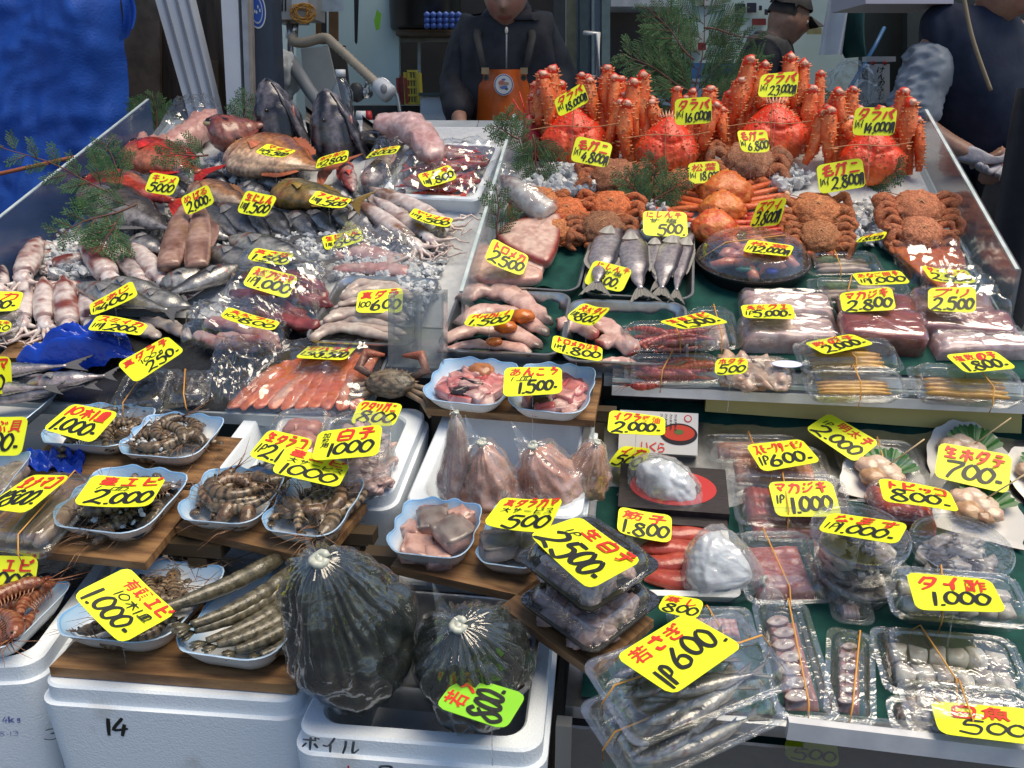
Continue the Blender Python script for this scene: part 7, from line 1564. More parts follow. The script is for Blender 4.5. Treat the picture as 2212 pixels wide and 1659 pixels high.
# swimming crab between the salmon and the pink dish
o = hit(848, 842, 'M', .03); k = pxm(o); t = thing('swimming_crab', 'dark olive swimming crab under the ワタリガニ card', 'crab', frame(o, UD, (ZD * .7 - VD * .5)))
b = B(); b.blob((0, 0, .02), (55 * k, 34 * k, .02), (.07, .06, .045), 4, .1, 4, colf=lambda q: mix((.05, .045, .035), (.24, .20, .14), .35 + 1.3 * nz(q.x * 5, q.y * 5, q.z * 5)))
for i in range(16): spike(b, V((55 * k * math.cos(i / 15 * 3.14), 34 * k * math.sin(i / 15 * 3.14), .02)), (math.cos(i / 15 * 3.14), math.sin(i / 15 * 3.14), .1), .003, .008, (.3, .25, .18))
b.part('carapace', K['crab'], t)
for sg in (-1, 1):
 b = B(); b.tube([V((sg * 40 * k, 15 * k, .02)), V((sg * 75 * k, 30 * k, .03)), V((sg * 60 * k, 62 * k, .04)), V((sg * 20 * k, 58 * k, .04))], [.007, .010, .011, .003], n=8, colf=lambda q, s_: mix((.10, .09, .08), (.36, .10, .05), q * 1.2 - .2)); b.part('claw', K['crab'], t)
 for i in range(3):
  b = B(); b.tube([V((sg * 40 * k, -i * 10 * k, .015)), V((sg * 78 * k, (-8 - 18 * i) * k, .02)), V((sg * 96 * k, (-30 - 20 * i) * k, .004))], [.006, .005, .003], n=8, colf=lambda q, s_: mix((.14, .12, .09), (.40, .30, .20), q)); b.part('leg', K['crab'], t)
# blue bag at the left
b = B(); q = [hit(*p, UP, .01) for p in ((35, 815), (300, 800), (275, 745), (120, 770))]
b.grid(lambda u, v: q[0].lerp(q[1], u).lerp(q[3].lerp(q[2], u), v) + V((.01 * nz(u * 5, v * 5), 0, .006 + .05 * (math.sin(3.14 * u) * math.sin(3.14 * v)) ** .5 + .05 * abs(nz(u * 3, v * 4, 2)) + .016 * abs(nz(u * 7, v * 6)) + .006 * abs(nz(u * 17, v * 15))))  , 46, 40)
put(b, 'blue_bag', P('blue_plastic', (.008, .05, .42), (.005, .03, .30), 8, rough=.22, bump=.6, bs=50), 'crumpled glossy blue plastic bag at the left', 'plastic bag')
b = B(); q = [hit(*p, 'M', -.02) for p in ((60, 1040), (180, 1050), (190, 1010), (60, 1000))]
b.grid(lambda u, v: q[0].lerp(q[1], u).lerp(q[3].lerp(q[2], u), v) + V((0, 0, .02 + .03 * abs(nz(u * 5, v * 5, 7)))), 20, 16); put(b, 'blue_bag', bpy.data.materials['blue_plastic'], 'bit of dark blue plastic under the left boards', 'plastic bag')
# ---------------------------------------------------------------- cypress sprigs
def sprig(label, p0, p1, v0, v1, width=.5, lift=0, dens=14, seed=0, tiltv=.3):
 r_ = random.Random(seed); A, Bp = hitv(*p0, v0), hitv(*p1, v1); d = Bp - A; L = d.length
 n = ((CAMP - (A + Bp) / 2).normalized() + V((r_.uniform(-.4, .4), 0, r_.uniform(-.2, .5))) * tiltv * 2).normalized()
 t = thing('cypress_sprig', label, 'cypress sprig', frame(A, d, n), 'green cypress sprigs'); st, fo = B(), B()
 st.tube([V((L * i / 8, .02 * L * math.sin(i), 0)) for i in range(9)], [.0028 * (1 - .09 * i) for i in range(9)], n=6)
 def leaf(o, dr, l, w):
  s_ = V((-dr.y, dr.x, 0)); u = V((0, 0, .25 * w * r_.uniform(-1, 2))); o2 = o + dr * l * .5
  fo.add([o, o2 + s_ * w, o + dr * l, o2 - s_ * w, o2 + V((0, 0, w * .5)) + u], [[0, 3, 4], [3, 2, 4], [2, 1, 4], [1, 0, 4]])
 for i in range(dens):
  q = .08 + .92 * i / dens; sg = 1 if i % 2 else -1; l1 = L * width * (1 - q * .75) * r_.uniform(.7, 1.15) + .012; a = sg * r_.uniform(.65, 1.0)
  o = V((L * q, 0, 0)); dr = V((math.cos(a), math.sin(a), r_.uniform(-.25, .25))); m = max(4, int(l1 / .0085))
  st.tube([o, o + dr * l1 * .8], [.0012, .0005], n=4)
  for j in range(m):
   f = .10 + .9 * j / m
   for s2 in (-1, 1):
    a2 = a + s2 * .62; l2 = l1 * .42 * (1 - f * .7) * r_.uniform(.7, 1.1) + .004; o2 = o + dr * l1 * f + V((0, 0, -.04 * l1 * f * f)); d2 = V((math.cos(a2), math.sin(a2), r_.uniform(-.3, .3)))
    mm = max(2, int(l2 / .004))
    for k_ in range(mm):
     g = k_ / mm; o3 = o2 + d2 * l2 * g
     leaf(o3, d2, .006, .0011)
     for s3 in (-1, 1): leaf(o3, V((math.cos(a2 + s3 * .6), math.sin(a2 + s3 * .6), 0)), .0052 * (1 - .4 * g), .0010)
 leaf(V((L, 0, 0)), V((1, 0, 0)), .01, .0015)
 st.part('stem', K['twig'], t); fo.part('foliage', K['leaf'], t, smooth=False)
vK = vof(hit(1450, 400, UP)); vT = vbk
for a in [('tall cypress sprig standing behind the crabs, main stem', (1492, 290), (1525, -40), vT + .05, vT + .08, .62, 0, 18, 1), ('cypress sprig reaching left over the dark doorway', (1500, 200), (1345, 110), vT + .04, vT + .02, .6, 0, 14, 2), ('cypress sprig reaching left low behind the crabs', (1495, 250), (1360, 165), vT + .03, vT, .6, 0, 14, 3), ('cypress sprig drooping right toward the man in a cap', (1520, 60), (1650, 85), vT + .06, vT + .05, .3, 0, 8, 4), ('cypress sprig at the right of the tall stem', (1505, 230), (1600, 180), vT + .03, vT + .01, .6, 0, 12, 5), ('cypress sprig rising to the picture top', (1500, 130), (1400, 10), vT + .05, vT + .05, .55, 0, 14, 6),
 ('small cypress sprig beside the rightmost king crab tops', (1800, 290), (1800, 200), vT, vT, .5, 0, 10, 7),
 ('cypress sprig hiding the spiny lobster', (1140, 345), (1095, 240), vK + .0, vK + .05, .45, 0, 11, 8), ('frosted cypress sprig at the divider top', (1120, 300), (1065, 270), vK - .02, vK - .02, .8, 0, 10, 9),
 ('cypress sprig below the spiny lobster', (1150, 290), (1165, 375), vK - .06, vK - .12, .8, 0, 12, 10),
 ('cypress sprig standing among the crabs at centre', (1400, 480), (1415, 335), vK - .15, vK - .12, .45, 0, 12, 11), ('cypress sprig lying left of the snow crab', (1400, 450), (1345, 380), vK - .16, vK - .12, .7, 0, 12, 12), ('cypress sprig pointing right by the snow crab', (1405, 440), (1480, 395), vK - .16, vK - .12, .6, 0, 10, 13),
 ('cypress sprig below the rightmost king crab', (1850, 395), (1940, 375), vK - .02, vK, .6, 0, 12, 14), ('cypress sprig beside the bagged squid', (1075, 520), (1055, 430), vK - .33, vK - .24, .5, 0, 8, 15),
 ('cypress sprig sticking out over the left panel', (285, 430), (0, 315), vl + .62, vl + .55, .32, 0, 12, 16), ('dark cypress sprig lying on the left fish', (295, 440), (120, 515), vl + .50, vl + .42, .42, 0, 11, 17), ('cypress sprig on the squid at the left panel', (250, 480), (215, 540), vl + .42, vl + .38, .9, 0, 10, 18), ('cypress sprig standing left of the upper red fish', (262, 385), (225, 310), vl + .68, vl + .7, .7, 0, 10, 19), ('cypress sprig lying before the pink slab', (450, 335), (345, 345), vl + .75, vl + .74, .45, 0, 12, 20), ('dim cypress sprig in the dark corner', (345, 300), (335, 210), vT, vT + .05, .6, 0, 10, 21), ('dim cypress sprig behind the blue panel corner', (290, 290), (310, 220), vT, vT + .05, .7, 0, 10, 22), ('cypress sprig leaning on the white post', (520, 290), (535, 205), vT - .05, vT, .6, 0, 12, 23)]:
 sprig(*a)
# ---------------------------------------------------------------- the shop behind
def A(px, py, Y): return aty(px, py, Y)
def quad(b, px0, py0, px1, py1, Y, th=.02, col=(1, 1, 1)):
 prism(b, [A(px0, py1, Y), A(px1, py1, Y), A(px1, py0, Y), A(px0, py0, Y)], th, V((0, 1, 0)), col)
def poly(b, pts, Y, th=.02, col=(1, 1, 1)): prism(b, [A(x, y, Y) for x, y in pts], th, V((0, 1, 0)), col)
teal = P('teal_wall', (.52, .66, .65), (.45, .58, .58), 3, rough=.5)
darkm = P('recess_shade_dark', (.022, .020, .022), (.012, .012, .014), 6, rough=.6)
t = thing('fish_shop', 'open fish shop room behind the stall with pale teal walls', 'shop')
b = B(); b.box((-3.2, 5.6, .22), (5.2, 5.75, 3.4)); b.part('back_wall', teal, t, smooth=False)
b = B()
for i in range(3): b.box((-3.2, 2.6 + .46 * i, 3.2), (5.2, 2.93 + .46 * i, 3.26))  # unseen roof, given gaps and an open rear to let daylight in
b.part('unseen_gapped_roof', P('grey_ceiling', (.12, .13, .13), rough=.7), t, smooth=False)
b = B(); b.box((4.6, 3.6, .22), (4.75, 5.6, 3.2)); b.part('right_wall', teal, t, smooth=False)
b = B(); quad(b, -160, -260, 500, 600, 3.25, .06); b.part('left_wall', P('old_wood_wall', (.085, .060, .042), (.035, .026, .02), 5, rough=.8, bump=.5, bs=40, stretch=(6, 1, .6)), t, smooth=False)
b = B(); quad(b, 268, -200, 345, 400, 3.22, .02); quad(b, 425, 130, 468, 225, 3.22, .02); b.part('old_plank', P('pale_plank', (.16, .115, .08), (.09, .065, .045), 14, rough=.8, bump=.3, bs=60), t, smooth=False)
b = B(); quad(b, 640, -250, 862, 480, 4.3, .05); b.part('partition', teal, t, smooth=False)
b = B(); quad(b, 862, -250, 1200, 480, 4.9, .05); quad(b, 1310, -250, 1452, 480, 4.9, .05); b.part('recess_shade_sheets', darkm, t, smooth=False)  # flat near-black sheets; darkness of the recess and the doorway put into the colour
b = B(); poly(b, [(1866, -200), (1990, -200), (1960, 330), (1860, 330)], 4.6, .05); quad(b, 1960, -260, 2500, 480, 4.4, .05); b.part('dark_panel', P('dark_olive_panel', (.04, .05, .05), (.028, .034, .034), 4, rough=.6), t, smooth=False)
b = B(); quad(b, 1196, -200, 1222, 460, 4.2, .04, (.05, .055, .06)); quad(b, 1224, -200, 1246, 460, 4.25, .04, (.32, .30, .20)); quad(b, 1252, -200, 1270, 460, 4.2, .04, (.06, .09, .10)); quad(b, 1300, -200, 1318, 460, 4.2, .05, (.16, .22, .22)); quad(b, 1278, -200, 1284, 460, 4.2, .04, (.20, .26, .27)); b.part('door_frame', K['mattevc'], t, smooth=False)
b = B(); quad(b, 1284, -200, 1300, 330, 4.24, .006); quad(b, 1246, -200, 1278, 460, 4.26, .006); b.part('door_glass', K['acrylblue'], t, smooth=False)
b = B(); b.tube([A(1262, 72, 4.15), A(1292, 72, 4.1), A(1292, 165, 4.1), A(1275, 168, 4.15)], .012, n=8); b.part('door_handle', K['alu'], t)
# blue tarp, rope, posts, pillar
b = B()
def fn(u, v):
 x = lerp(-330, lerp(253, 277, v), u); y = lerp(-60, 700, v); p = A(x, y, 2.78)
 return p + V((0, -.035 * math.sin(u * 9 + v * 1.2) - .06 * nz(u * 4, v * 1.2) - .03 * nz(u * 7 + v * 2, v * 3) - .03 * abs(nz(u * 13, v * 7, 3)) - .02 * abs(nz(u * 5, v * 16, 8)) + .12 * max(0, u - .93) * 8 * .5, 0))
b.grid(fn, 90, 70); b2 = B(); b2.grid(lambda u, v: fn(u, v) + V((0, .004, 0)), 90, 70); b.add(b2.v, [f[::-1] for f in b2.f])
tp = thing('blue_tarp', 'large wrinkled blue tarpaulin hanging at the left', 'tarpaulin')
tarpm = P('blue_tarpaulin', (.016, .10, .48), (.012, .075, .38), 9, rough=.6, bump=.5, bs=150)
b.part('sheet', tarpm, tp)
b = B(); b.grid(lambda u, v: A(lerp(258, 292, u) + 8 * math.sin(v * 3), lerp(-20 + 10 * u, 88 - 26 * u, v), 2.80) + V((0, .02 * math.sin(u * 5), 0)), 10, 12); b.part('flap', tarpm, tp)
b = B(); P_ = [A(-120, 402, 2.66), A(60, 362, 2.66), A(150, 342, 2.66), A(262, 322, 2.70)]; b.tube([V(v) for v in catmull(P_, 8)], .006, n=8); put(b, 'rope', P('orange_rope', (.50, .16, .06), (.35, .10, .05), 300, rough=.7, bump=.5, bs=500), 'orange rope tied across the blue tarpaulin', 'rope')
t = thing('leaning_post', 'white aluminium post leaning against the old wooden wall', 'post')
b = B(); poly(b, [(410, 260), (478, 272), (398, -60), (318, -60)], 2.95, .05); b.part('post', K['mixwhite'], t, smooth=False)
b = B()
for f in (.22, .55, .86):
 poly(b, [(lerp(410, 478, f), lerp(260, 272, f)), (lerp(410, 478, f) + 5, lerp(260, 272, f)), (lerp(318, 398, f) + 5, -60), (lerp(318, 398, f), -60)], 2.944, .006)
b.part('groove', P('groove_grey', (.22, .23, .26), rough=.5), t, smooth=False)
t = thing('door_post', 'white upright door post with grey tracks beside the dark pillar', 'post')
b = B(); poly(b, [(500, 420), (530, 420), (512, -60), (474, -60)], 2.92, .06); b.part('post', K['mixwhite'], t, smooth=False)
b = B(); poly(b, [(530, 420), (536, 420), (518, -60), (512, -60)], 2.93, .05, (.10, .11, .13)); poly(b, [(537, 420), (546, 420), (532, -60), (519, -60)], 2.91, .05, (.34, .36, .40)); poly(b, [(547, 420), (552, 420), (541, -60), (533, -60)], 2.92, .05, (.40, .34, .30)); b.part('track', K['mattevc'], t, smooth=False)
t = thing('pillar', 'dark blue grey pillar with a round blue sticker', 'pillar')
b = B(); poly(b, [(552, 460), (606, 460), (583, -80), (540, -80)], 2.95, .12); b.part('shaft', P('dark_blue_paint', (.035, .048, .075), (.028, .038, .06), 10, rough=.5), t, smooth=False)
def disc3(b, c, rx, ry, col, off, n=36): 
 b.add([c + V((0, -off, 0))] + [c + V((rx * math.cos(6.283 * i / n), -off, ry * math.sin(6.283 * i / n))) for i in range(n)], [[0, i + 1, (i + 1) % n + 1] for i in range(n)], col)
b = B(); c = A(555, 22, 2.95); k = 2.95 / FOC; disc3(b, c, 18 * k, 34 * k, (.62, .64, .66), .002); disc3(b, c, 16 * k, 31 * k, (.015, .06, .32), .003); disc3(b, c, 12 * k, 25 * k, (.45, .50, .55), .004); disc3(b, c, 10.5 * k, 22 * k, (.015, .07, .36), .005)
for i in range(5): disc3(b, c + V(((i - 2) * 3.4 * k, 0, (6 * math.cos(i * 2)) * k)), 1.4 * k, 3.4 * k, (.45, .52, .50), .006)
b.part('sticker', K['vc'], t, smooth=False)
# water heater with rubber bands, hose, boards
t = thing('water_heater', 'beige wall water heater with vent slots at the top', 'water heater')
b = B(); quad(b, 576, -110, 682, 42, 3.3, .16); quad(b, 600, 42, 655, 50, 3.33, .10); b.part('casing', P('beige_enamel', (.44, .42, .38), (.38, .36, .32), 8, rough=.4), t, smooth=False)
b = B()
for i in range(6): quad(b, 580 + i * 7, -30, 583 + i * 7, 24, 3.297, .004)
b.part('vent_slots', K['blackplas'], t, smooth=False)
b = B(); quad(b, 630, -40, 665, 18, 3.292, .01, (.60, .60, .58)); b.part('control_plate', K['vc'], t, smooth=False)
b = B(); b.tube([A(632, 46, 3.36), A(630, 85, 3.36)], .022, n=10); b.tube([A(625, 46, 3.34), A(628, 130, 3.34)], .012, n=8); b.part('pipe', K['steel'], t)
b = B()
for i in range(12):
 c = A(652 + rnd.uniform(-10, 10), 26 + rnd.uniform(-5, 5), 3.27); r_ = rnd.uniform(.022, .042); a0 = rnd.uniform(-.4, .4)
 b.tube([c + V((r_ * math.cos(j / 14 * 6.283), .006 * math.sin(j + i), r_ * (.75) * math.sin(j / 14 * 6.283 + a0))) for j in range(15)], .0022, n=4)
put(b, 'rubber_bands', K['band'], 'bunch of orange rubber bands hanging on the water heater', 'rubber bands')
t = thing('vacuum_hose', 'beige ribbed hose with white nozzle hanging down from the heater', 'hose')
P_ = [V(v) for v in catmull([A(630, 78, 3.3), A(636, 90, 3.28), A(660, 92, 3.25), A(700, 82, 3.22), A(722, 96, 3.2), A(775, 145, 3.15), A(815, 182, 3.1)], 14)]
b = B(); b.tube(P_, [.016 + .0016 * (1 if i % 2 else -1) for i in range(len(P_))], n=12); b.part('ribbed_tube', P('beige_hose', (.46, .38, .28), (.40, .33, .24), 30, rough=.45), t)
b = B(); q0, q1 = A(812, 178, 3.1), A(843, 206, 3.08); b.tube([q0.lerp(q1, j / 6) for j in range(7)], [.018, .026, .028, .032, .032, .033, .030], n=16); b.part('nozzle', K['white'], t)
b = B(); b.blob(A(829, 192, 3.04), (.012, .008, .016), (.3, .3, .3), 2); b.part('nozzle_button', K['vc'], t)
t = thing('shower_hose', 'thin ribbed steel hose curving down to the sink', 'hose'); P_ = [V(v) for v in catmull([A(800, 172, 3.2), A(830, 172, 3.2), A(852, 195, 3.2), A(862, 225, 3.2), A(868, 275, 3.2)], 14)]
b = B(); b.tube(P_, [.0065 + .001 * (i % 2) for i in range(len(P_))], n=8); b.part('steel_tube', K['steel'], t)
t = thing('faucet', 'chrome wall faucet with curved spout above the sink', 'faucet'); b = B(); b.tube([A(762, 202, 3.35), A(782, 200, 3.28), A(796, 200, 3.25)], [.03, .022, .02], n=12); b.tube([V(v) for v in catmull([A(794, 200, 3.25), A(792, 178, 3.25), A(800, 171, 3.25), A(812, 172, 3.25)], 6)], .010, n=8); b.part('body', K['steel'], t); b = B(); b.blob(A(770, 200, 3.25), (.03, .02, .035), (.06, .06, .06), 2, .1); b.part('valve_wheel', K['vc'], t)
b = B(); poly(b, [(650, 105), (708, 100), (740, 235), (700, 250), (660, 235)], 3.38, .02); b.solo('cutting_board', P('white_board', (.52, .52, .46), (.44, .44, .40), 12, rough=.5), 'worn white cutting board leaning below the heater', 'cutting board', smooth=False)
b = B(); poly(b, [(698, 100), (745, 98), (760, 250), (735, 250)], 3.46, .02, (.08, .065, .05)); b.solo('cutting_board', K['mattevc'], 'dark stained wooden board behind the white cutting board', 'cutting board', smooth=False)
for x0, x1, c, lb in ((682, 694, (.20, .11, .05), 'narrow brown board hanging right of the heater'), (694, 704, (.04, .04, .045), 'black strip hanging between two brown boards'), (710, 730, (.20, .11, .055), 'wider brown board hanging right of the black strip')):
 b = B(); quad(b, x0, 25, x1, 95, 3.6, .015, c); b.solo('hanging_board', K['mattevc'], lb, 'board', smooth=False)
b = B(); quad(b, 690, -60, 742, 24, 3.4, .004, (.46, .52, .56)); b.solo('paper_sheet', K['mattevc'], 'pale paper sheet hanging above the brown boards', 'paper', smooth=False)
b = B(); poly(b, [(764, -40), (776, -40), (772, 92), (769, 96), (766, 90)], 3.8, .004, (.02, .022, .025)); b.solo('knife', K['vc'], 'long black knife hanging on the teal partition', 'knife', smooth=False)
b = B(); poly(b, [(814, 20), (824, 30), (820, 62), (812, 66), (808, 45)], 3.8, .003); b.solo('price_card', K['green'], 'crumpled green yellow card hanging on the partition', 'price tag', smooth=False)
b = B(); b.blob(A(612, 165, 3.15), (.055, .05, .085), (.52, .52, .50), 4, .35, 2.5); b.solo('plastic_bag', K['mattevc'], 'white plastic bag hanging beside the dark pillar', 'plastic bag')
b = B(); b.tube([V(v) for v in catmull([A(628, 130, 3.2), A(650, 165, 3.1), A(672, 200, 3.05), A(700, 235, 3.0)], 8)], .022, n=10); b.solo('grey_hose', P('grey_hose', (.20, .21, .22), rough=.4), 'thick grey hose running down behind the fish heads', 'hose')
t = thing('water_bottle', 'clear plastic bottle with white cap behind the right fish head', 'bottle'); p = A(742, 262, 2.9); b = B(); b.tube([p + V((0, 0, h)) for h in (0, .01, .09, .12, .135)], [.034, .036, .036, .020, .014], n=20); b.part('bottle', K['clear'], t); b = B(); b.tube([p + V((0, 0, h)) for h in (.136, .158)], .016, n=16); b.part('cap', K['white'], t)
t = thing('sauce_bottle', 'small white bottle lying with a red cap on the counter', 'bottle'); b = B(); b.tube([A(770, 250, 2.95), A(792, 252, 2.95)], [.016, .018], n=12); b.part('bottle', K['white'], t); b = B(); b.tube([A(793, 252, 2.95), A(803, 251, 2.95)], [.019, .017], (.5, .03, .03), 12); b.part('cap', K['vc'], t)
# back counter with sink, box, baskets, shelf
t = thing('back_counter', 'steel work counter behind the iced fish', 'counter')
b = B(); prism(b, [A(560, 272, 3.0), A(1110, 282, 2.92), A(1110, 276, 3.3), A(560, 262, 3.4)], .02, V((0, 0, -1))); prism(b, [A(560, 275, 3.0), A(1110, 286, 2.92), A(1110, 500, 2.92), A(560, 500, 3.0)], .02, V((0, 1, 0))); b.part('counter_body', K['steel'], t, smooth=False)
b = B(); quad(b, 760, 228, 905, 275, 3.7, .5, (.05, .06, .065)); b.part('sink', K['mattevc'], t, smooth=False)
t = thing('shelf_unit', 'dark shelf unit with white frame beside the orange aproned man', 'shelf')
b = B(); quad(b, 855, 66, 1010, 76, 4.2, .4, (.14, .10, .07)); b.part('shelf_board', K['mattevc'], t, smooth=False)
b = B()
for q in ((856, 82, 1000, 90), (856, 82, 864, 215), (902, 90, 908, 215)): quad(b, *q, 4.35, .03, (.35, .40, .42))
b.part('white_frame', K['mattevc'], t, smooth=False)
t = thing('cooking_pot', 'large dark metal pot on the shelf', 'pot'); p = A(920, 64, 4.3); b = B(); b.tube([p + V((0, 0, h)) for h in (0, .01, .16, .17, .19)], [.16, .165, .165, .175, .17], (.05, .05, .05), 32); b.part('pot_body', K['steel2'] if 'steel2' in K else P('dark_steel', (.06, .06, .06), rough=.3, metal=.8), t)
b = B(); p = A(957, 62, 4.1)
for i in range(18): b.blob(p + V(((i % 6 - 2.5) * .028, 0, .012 + .022 * (i // 6))), .016, (.06, .12, .40), 1)
put(b, 'blue_cushion', K['vc'], 'blue knobbly sheet of packing on the shelf', 'packing')
for x0, x1, y0, y1, c, lb in ((858, 882, 168, 224, (.22, .02, .02), 'dark red plastic basket beside the yellow one'), (874, 908, 156, 226, (.42, .36, .03), 'yellow plastic basket standing on edge')):
 t = thing('plastic_basket', lb, 'basket'); b = B(); 
 poly(b, [(x0, y1), (x0 + 6, y1), (x0 + 2, y0), (x0 - 3, y0)], 3.6, .12, c); poly(b, [(x1 - 6, y1), (x1, y1), (x1 - 4, y0), (x1 - 10, y0)], 3.6, .12, c)
 for j in range(5): poly(b, [(x0 + 6, lerp(y0, y1, j / 4)), (x1 - 6, lerp(y0, y1, j / 4)), (x1 - 6, lerp(y0, y1, j / 4) - 5), (x0 + 4, lerp(y0, y1, j / 4) - 5)], 3.61, .02, c)
 for j in range(4): poly(b, [(lerp(x0 + 6, x1 - 10, j / 3), y1), (lerp(x0 + 6, x1 - 10, j / 3) + 3, y1), (lerp(x0 + 3, x1 - 13, j / 3) + 3, y0), (lerp(x0 + 3, x1 - 13, j / 3), y0)], 3.615, .01, c)
 b.part('lattice', K['vc'], t, smooth=False)
t = thing('foam_box', 'white foam box standing on the back counter by the man', 'foam box'); b = B(); quad(b, 908, 208, 1028, 300, 3.5, .25); b.part('box_body', K['foam'], t, smooth=False); b = B(); quad(b, 904, 200, 1032, 207, 3.48, .29, (.02, .05, .06)); b.part('lid', K['vc'], t, smooth=False)
# right hand back wall: notices, tray, drapes, sign
def wq(nm, lb, cat, q, Y, c, th=.006): 
 b = B(); quad(b, *q, Y, th, c); return b.solo(nm, K['mattevc'], lb, cat, smooth=False)
for i, q in enumerate(((1588, 8, 1610, 28), (1614, 6, 1634, 27), (1588, 32, 1606, 48), (1640, 12, 1646, 22), (1652, 20, 1659, 32))): wq('notice', ['left dark square notice high on the teal wall', 'right dark square notice high on the teal wall', 'lower dark square notice on the teal wall', 'tiny dark notice beside the dark squares', 'small blue notice near the cap'][i], 'notice', q, 5.58, (.02, .022, .05))
wq('notice', 'dark red notice strip on the teal wall', 'notice', (1625, 40, 1655, 54), 5.58, (.20, .03, .03)); wq('notice', 'white notice sheet at the top of the teal wall', 'notice', (1500, -30, 1560, 12), 5.58, (.5, .54, .54)); wq('notice', 'white paper pinned beside the tall cypress', 'notice', (1488, 70, 1520, 110), 5.58, (.48, .52, .5)); wq('notice', 'dark red square behind the cypress stem', 'notice', (1508, 92, 1525, 108), 5.56, (.22, .03, .03))
wq('wall_strip', 'pale vertical strip on the teal wall', 'wall strip', (1566, -80, 1580, 130), 5.57, (.42, .50, .50)); wq('wall_strip', 'white conduit on the teal wall by the cap', 'wall strip', (1565, 100, 1575, 180), 5.55, (.55, .56, .54))
b = B(); quad(b, 1440, 136, 1690, 172, 4.3, .35, (.02, .08, .20)); b.solo('blue_tray', K['vc'], 'blue plastic tray behind the tall cypress', 'tray', smooth=False)
b = B(); quad(b, 1345, 176, 1600, 228, 3.9, .35, (.42, .48, .54)); quad(b, 1340, 170, 1605, 177, 3.88, .39, (.50, .55, .60)); b.solo('white_container', K['mattevc'], 'long pale container behind the king crabs', 'container', smooth=False)
b = B(); quad(b, 1320, -120, 1450, 14, 4.5, .3, (.40, .44, .50)); b.solo('white_case', K['mattevc'], 'rounded white case hanging over the dark doorway', 'case', smooth=False)
b = B()
def fn(u, v):
 p = A(lerp(lerp(1800, 1768, v), lerp(1850, 1822, v), u), lerp(-60, 118, v), 4.2); return p + V((0, .06 * math.sin(u * 7) * (1 - .5 * v), 0))
b.grid(fn, 24, 16); b.solo('white_drape', K['mixwhite'], 'pale blue white drape hanging left of the green drape', 'drape')
b = B(); b.grid(lambda u, v: A(lerp(lerp(1838, 1805, math.sin(v * 3.1)), 1868, u), lerp(-60, 124, v), 4.25) + V((0, .08 * math.sin(u * 6 + v), 0)), 24, 16); b.solo('green_drape', P('green_cloth', (.012, .075, .072), (.008, .05, .05), 12, rough=.5), 'dark green drape hanging beside the white drape', 'drape')
wq('notice', 'small yellowish paper right of the cap', 'notice', (1743, 60, 1775, 74), 5.5, (.30, .28, .14)); b = B(); b.tube([A(1836, 190, 3.6), A(1890, 100, 3.7), A(1910, 60, 3.75)], .008, (.02, .12, .28), 8); b.solo('blue_pole', K['vc'], 'thin blue pole leaning on the dark panel', 'pole')
t = thing('hanging_sign', 'white vertical sign board with black brush writing', 'sign'); b = B(); quad(b, 1880, 138, 1922, 222, 3.2, .02, (.56, .60, .62)); quad(b, 1872, 122, 1935, 133, 3.2, .04, (.55, .58, .60)); b.part('board', K['vc'], t, smooth=False)
b = B(); 
for i, ch in enumerate('けんのみし'):
 p = A(1893, 158 + i * 14, 3.2); lettering(b, ch, (0, 0, 16 * 3.2 / FOC, 12 * 3.2 / FOC), lambda x, y, h, p=p: p + V((x, -h - .001, y)), .2)
b.part('writing', K['black'], t, smooth=False)
b = B(); 
for x in (1886, 1912): b.blob(A(x, 136, 3.18), .008, (.40, .03, .03), 1)
b.part('red_cap', K['vc'], t)
for c, r_, lb in (((1838, 190), .085, 'clear bag of supplies behind the crabs at right'), ((1868, 215), .06, 'smaller clear bag beside the brush written sign')):
 b = B(); b.blob(A(*c, 3.1), (r_, r_ * .8, r_), (1, 1, 1), 4, .3, 2.6); b.solo('plastic_bag', K['bagfilm'], lb, 'plastic bag')
b = B(); quad(b, 1870, -70, 2060, 8, 2.9, .3, (.56, .52, .58)); b.solo('lamp_tray', K['vc'], 'pale plastic tray hanging at the top right', 'tray', smooth=False)
b = B(); quad(b, 2060, 120, 2250, 260, 3.9, .3, (.10, .11, .10)); b.solo('back_crate', K['mattevc'], 'dim crate behind the man in the grey shirt', 'crate', smooth=False)
b = B()
for i in range(6): b.tube([A(2090 + i * 18, 210, 3.7), A(2092 + i * 18 + rnd.uniform(-8, 8), 80, 3.7)], .006, (.20, .19, .14), 6)
b.solo('rack_rods', K['vc'], 'thin rods of a rack behind the man at right', 'rack')
# ---------------------------------------------------------------- people
def skinmesh(name, J, E, root, vox=None, sub=2):
 me = bpy.data.meshes.new(name); ks = list(J); idx = {k: i for i, k in enumerate(ks)}
 me.from_pydata([tuple(J[k][0]) for k in ks], [(idx[a], idx[b_]) for a, b_ in E], [])
 o = bpy.data.objects.new(name, me); COL.objects.link(o)
 o.modifiers.new('s', 'SKIN'); lay = me.skin_vertices[0].data
 for k in ks:
  r = J[k][1]; lay[idx[k]].radius = r if isinstance(r, tuple) else (r, r); lay[idx[k]].use_root = (k == root)
 sb = o.modifiers.new('u', 'SUBSURF'); sb.levels = sub; sb.render_levels = sub
 dg = bpy.context.evaluated_depsgraph_get(); m2 = bpy.data.meshes.new_from_object(o.evaluated_get(dg))
 vs = [v.co.copy() for v in m2.vertices]; fs = [list(p.vertices) for p in m2.polygons]
 bpy.data.objects.remove(o); bpy.data.meshes.remove(me); bpy.data.meshes.remove(m2)
 return vs, fs
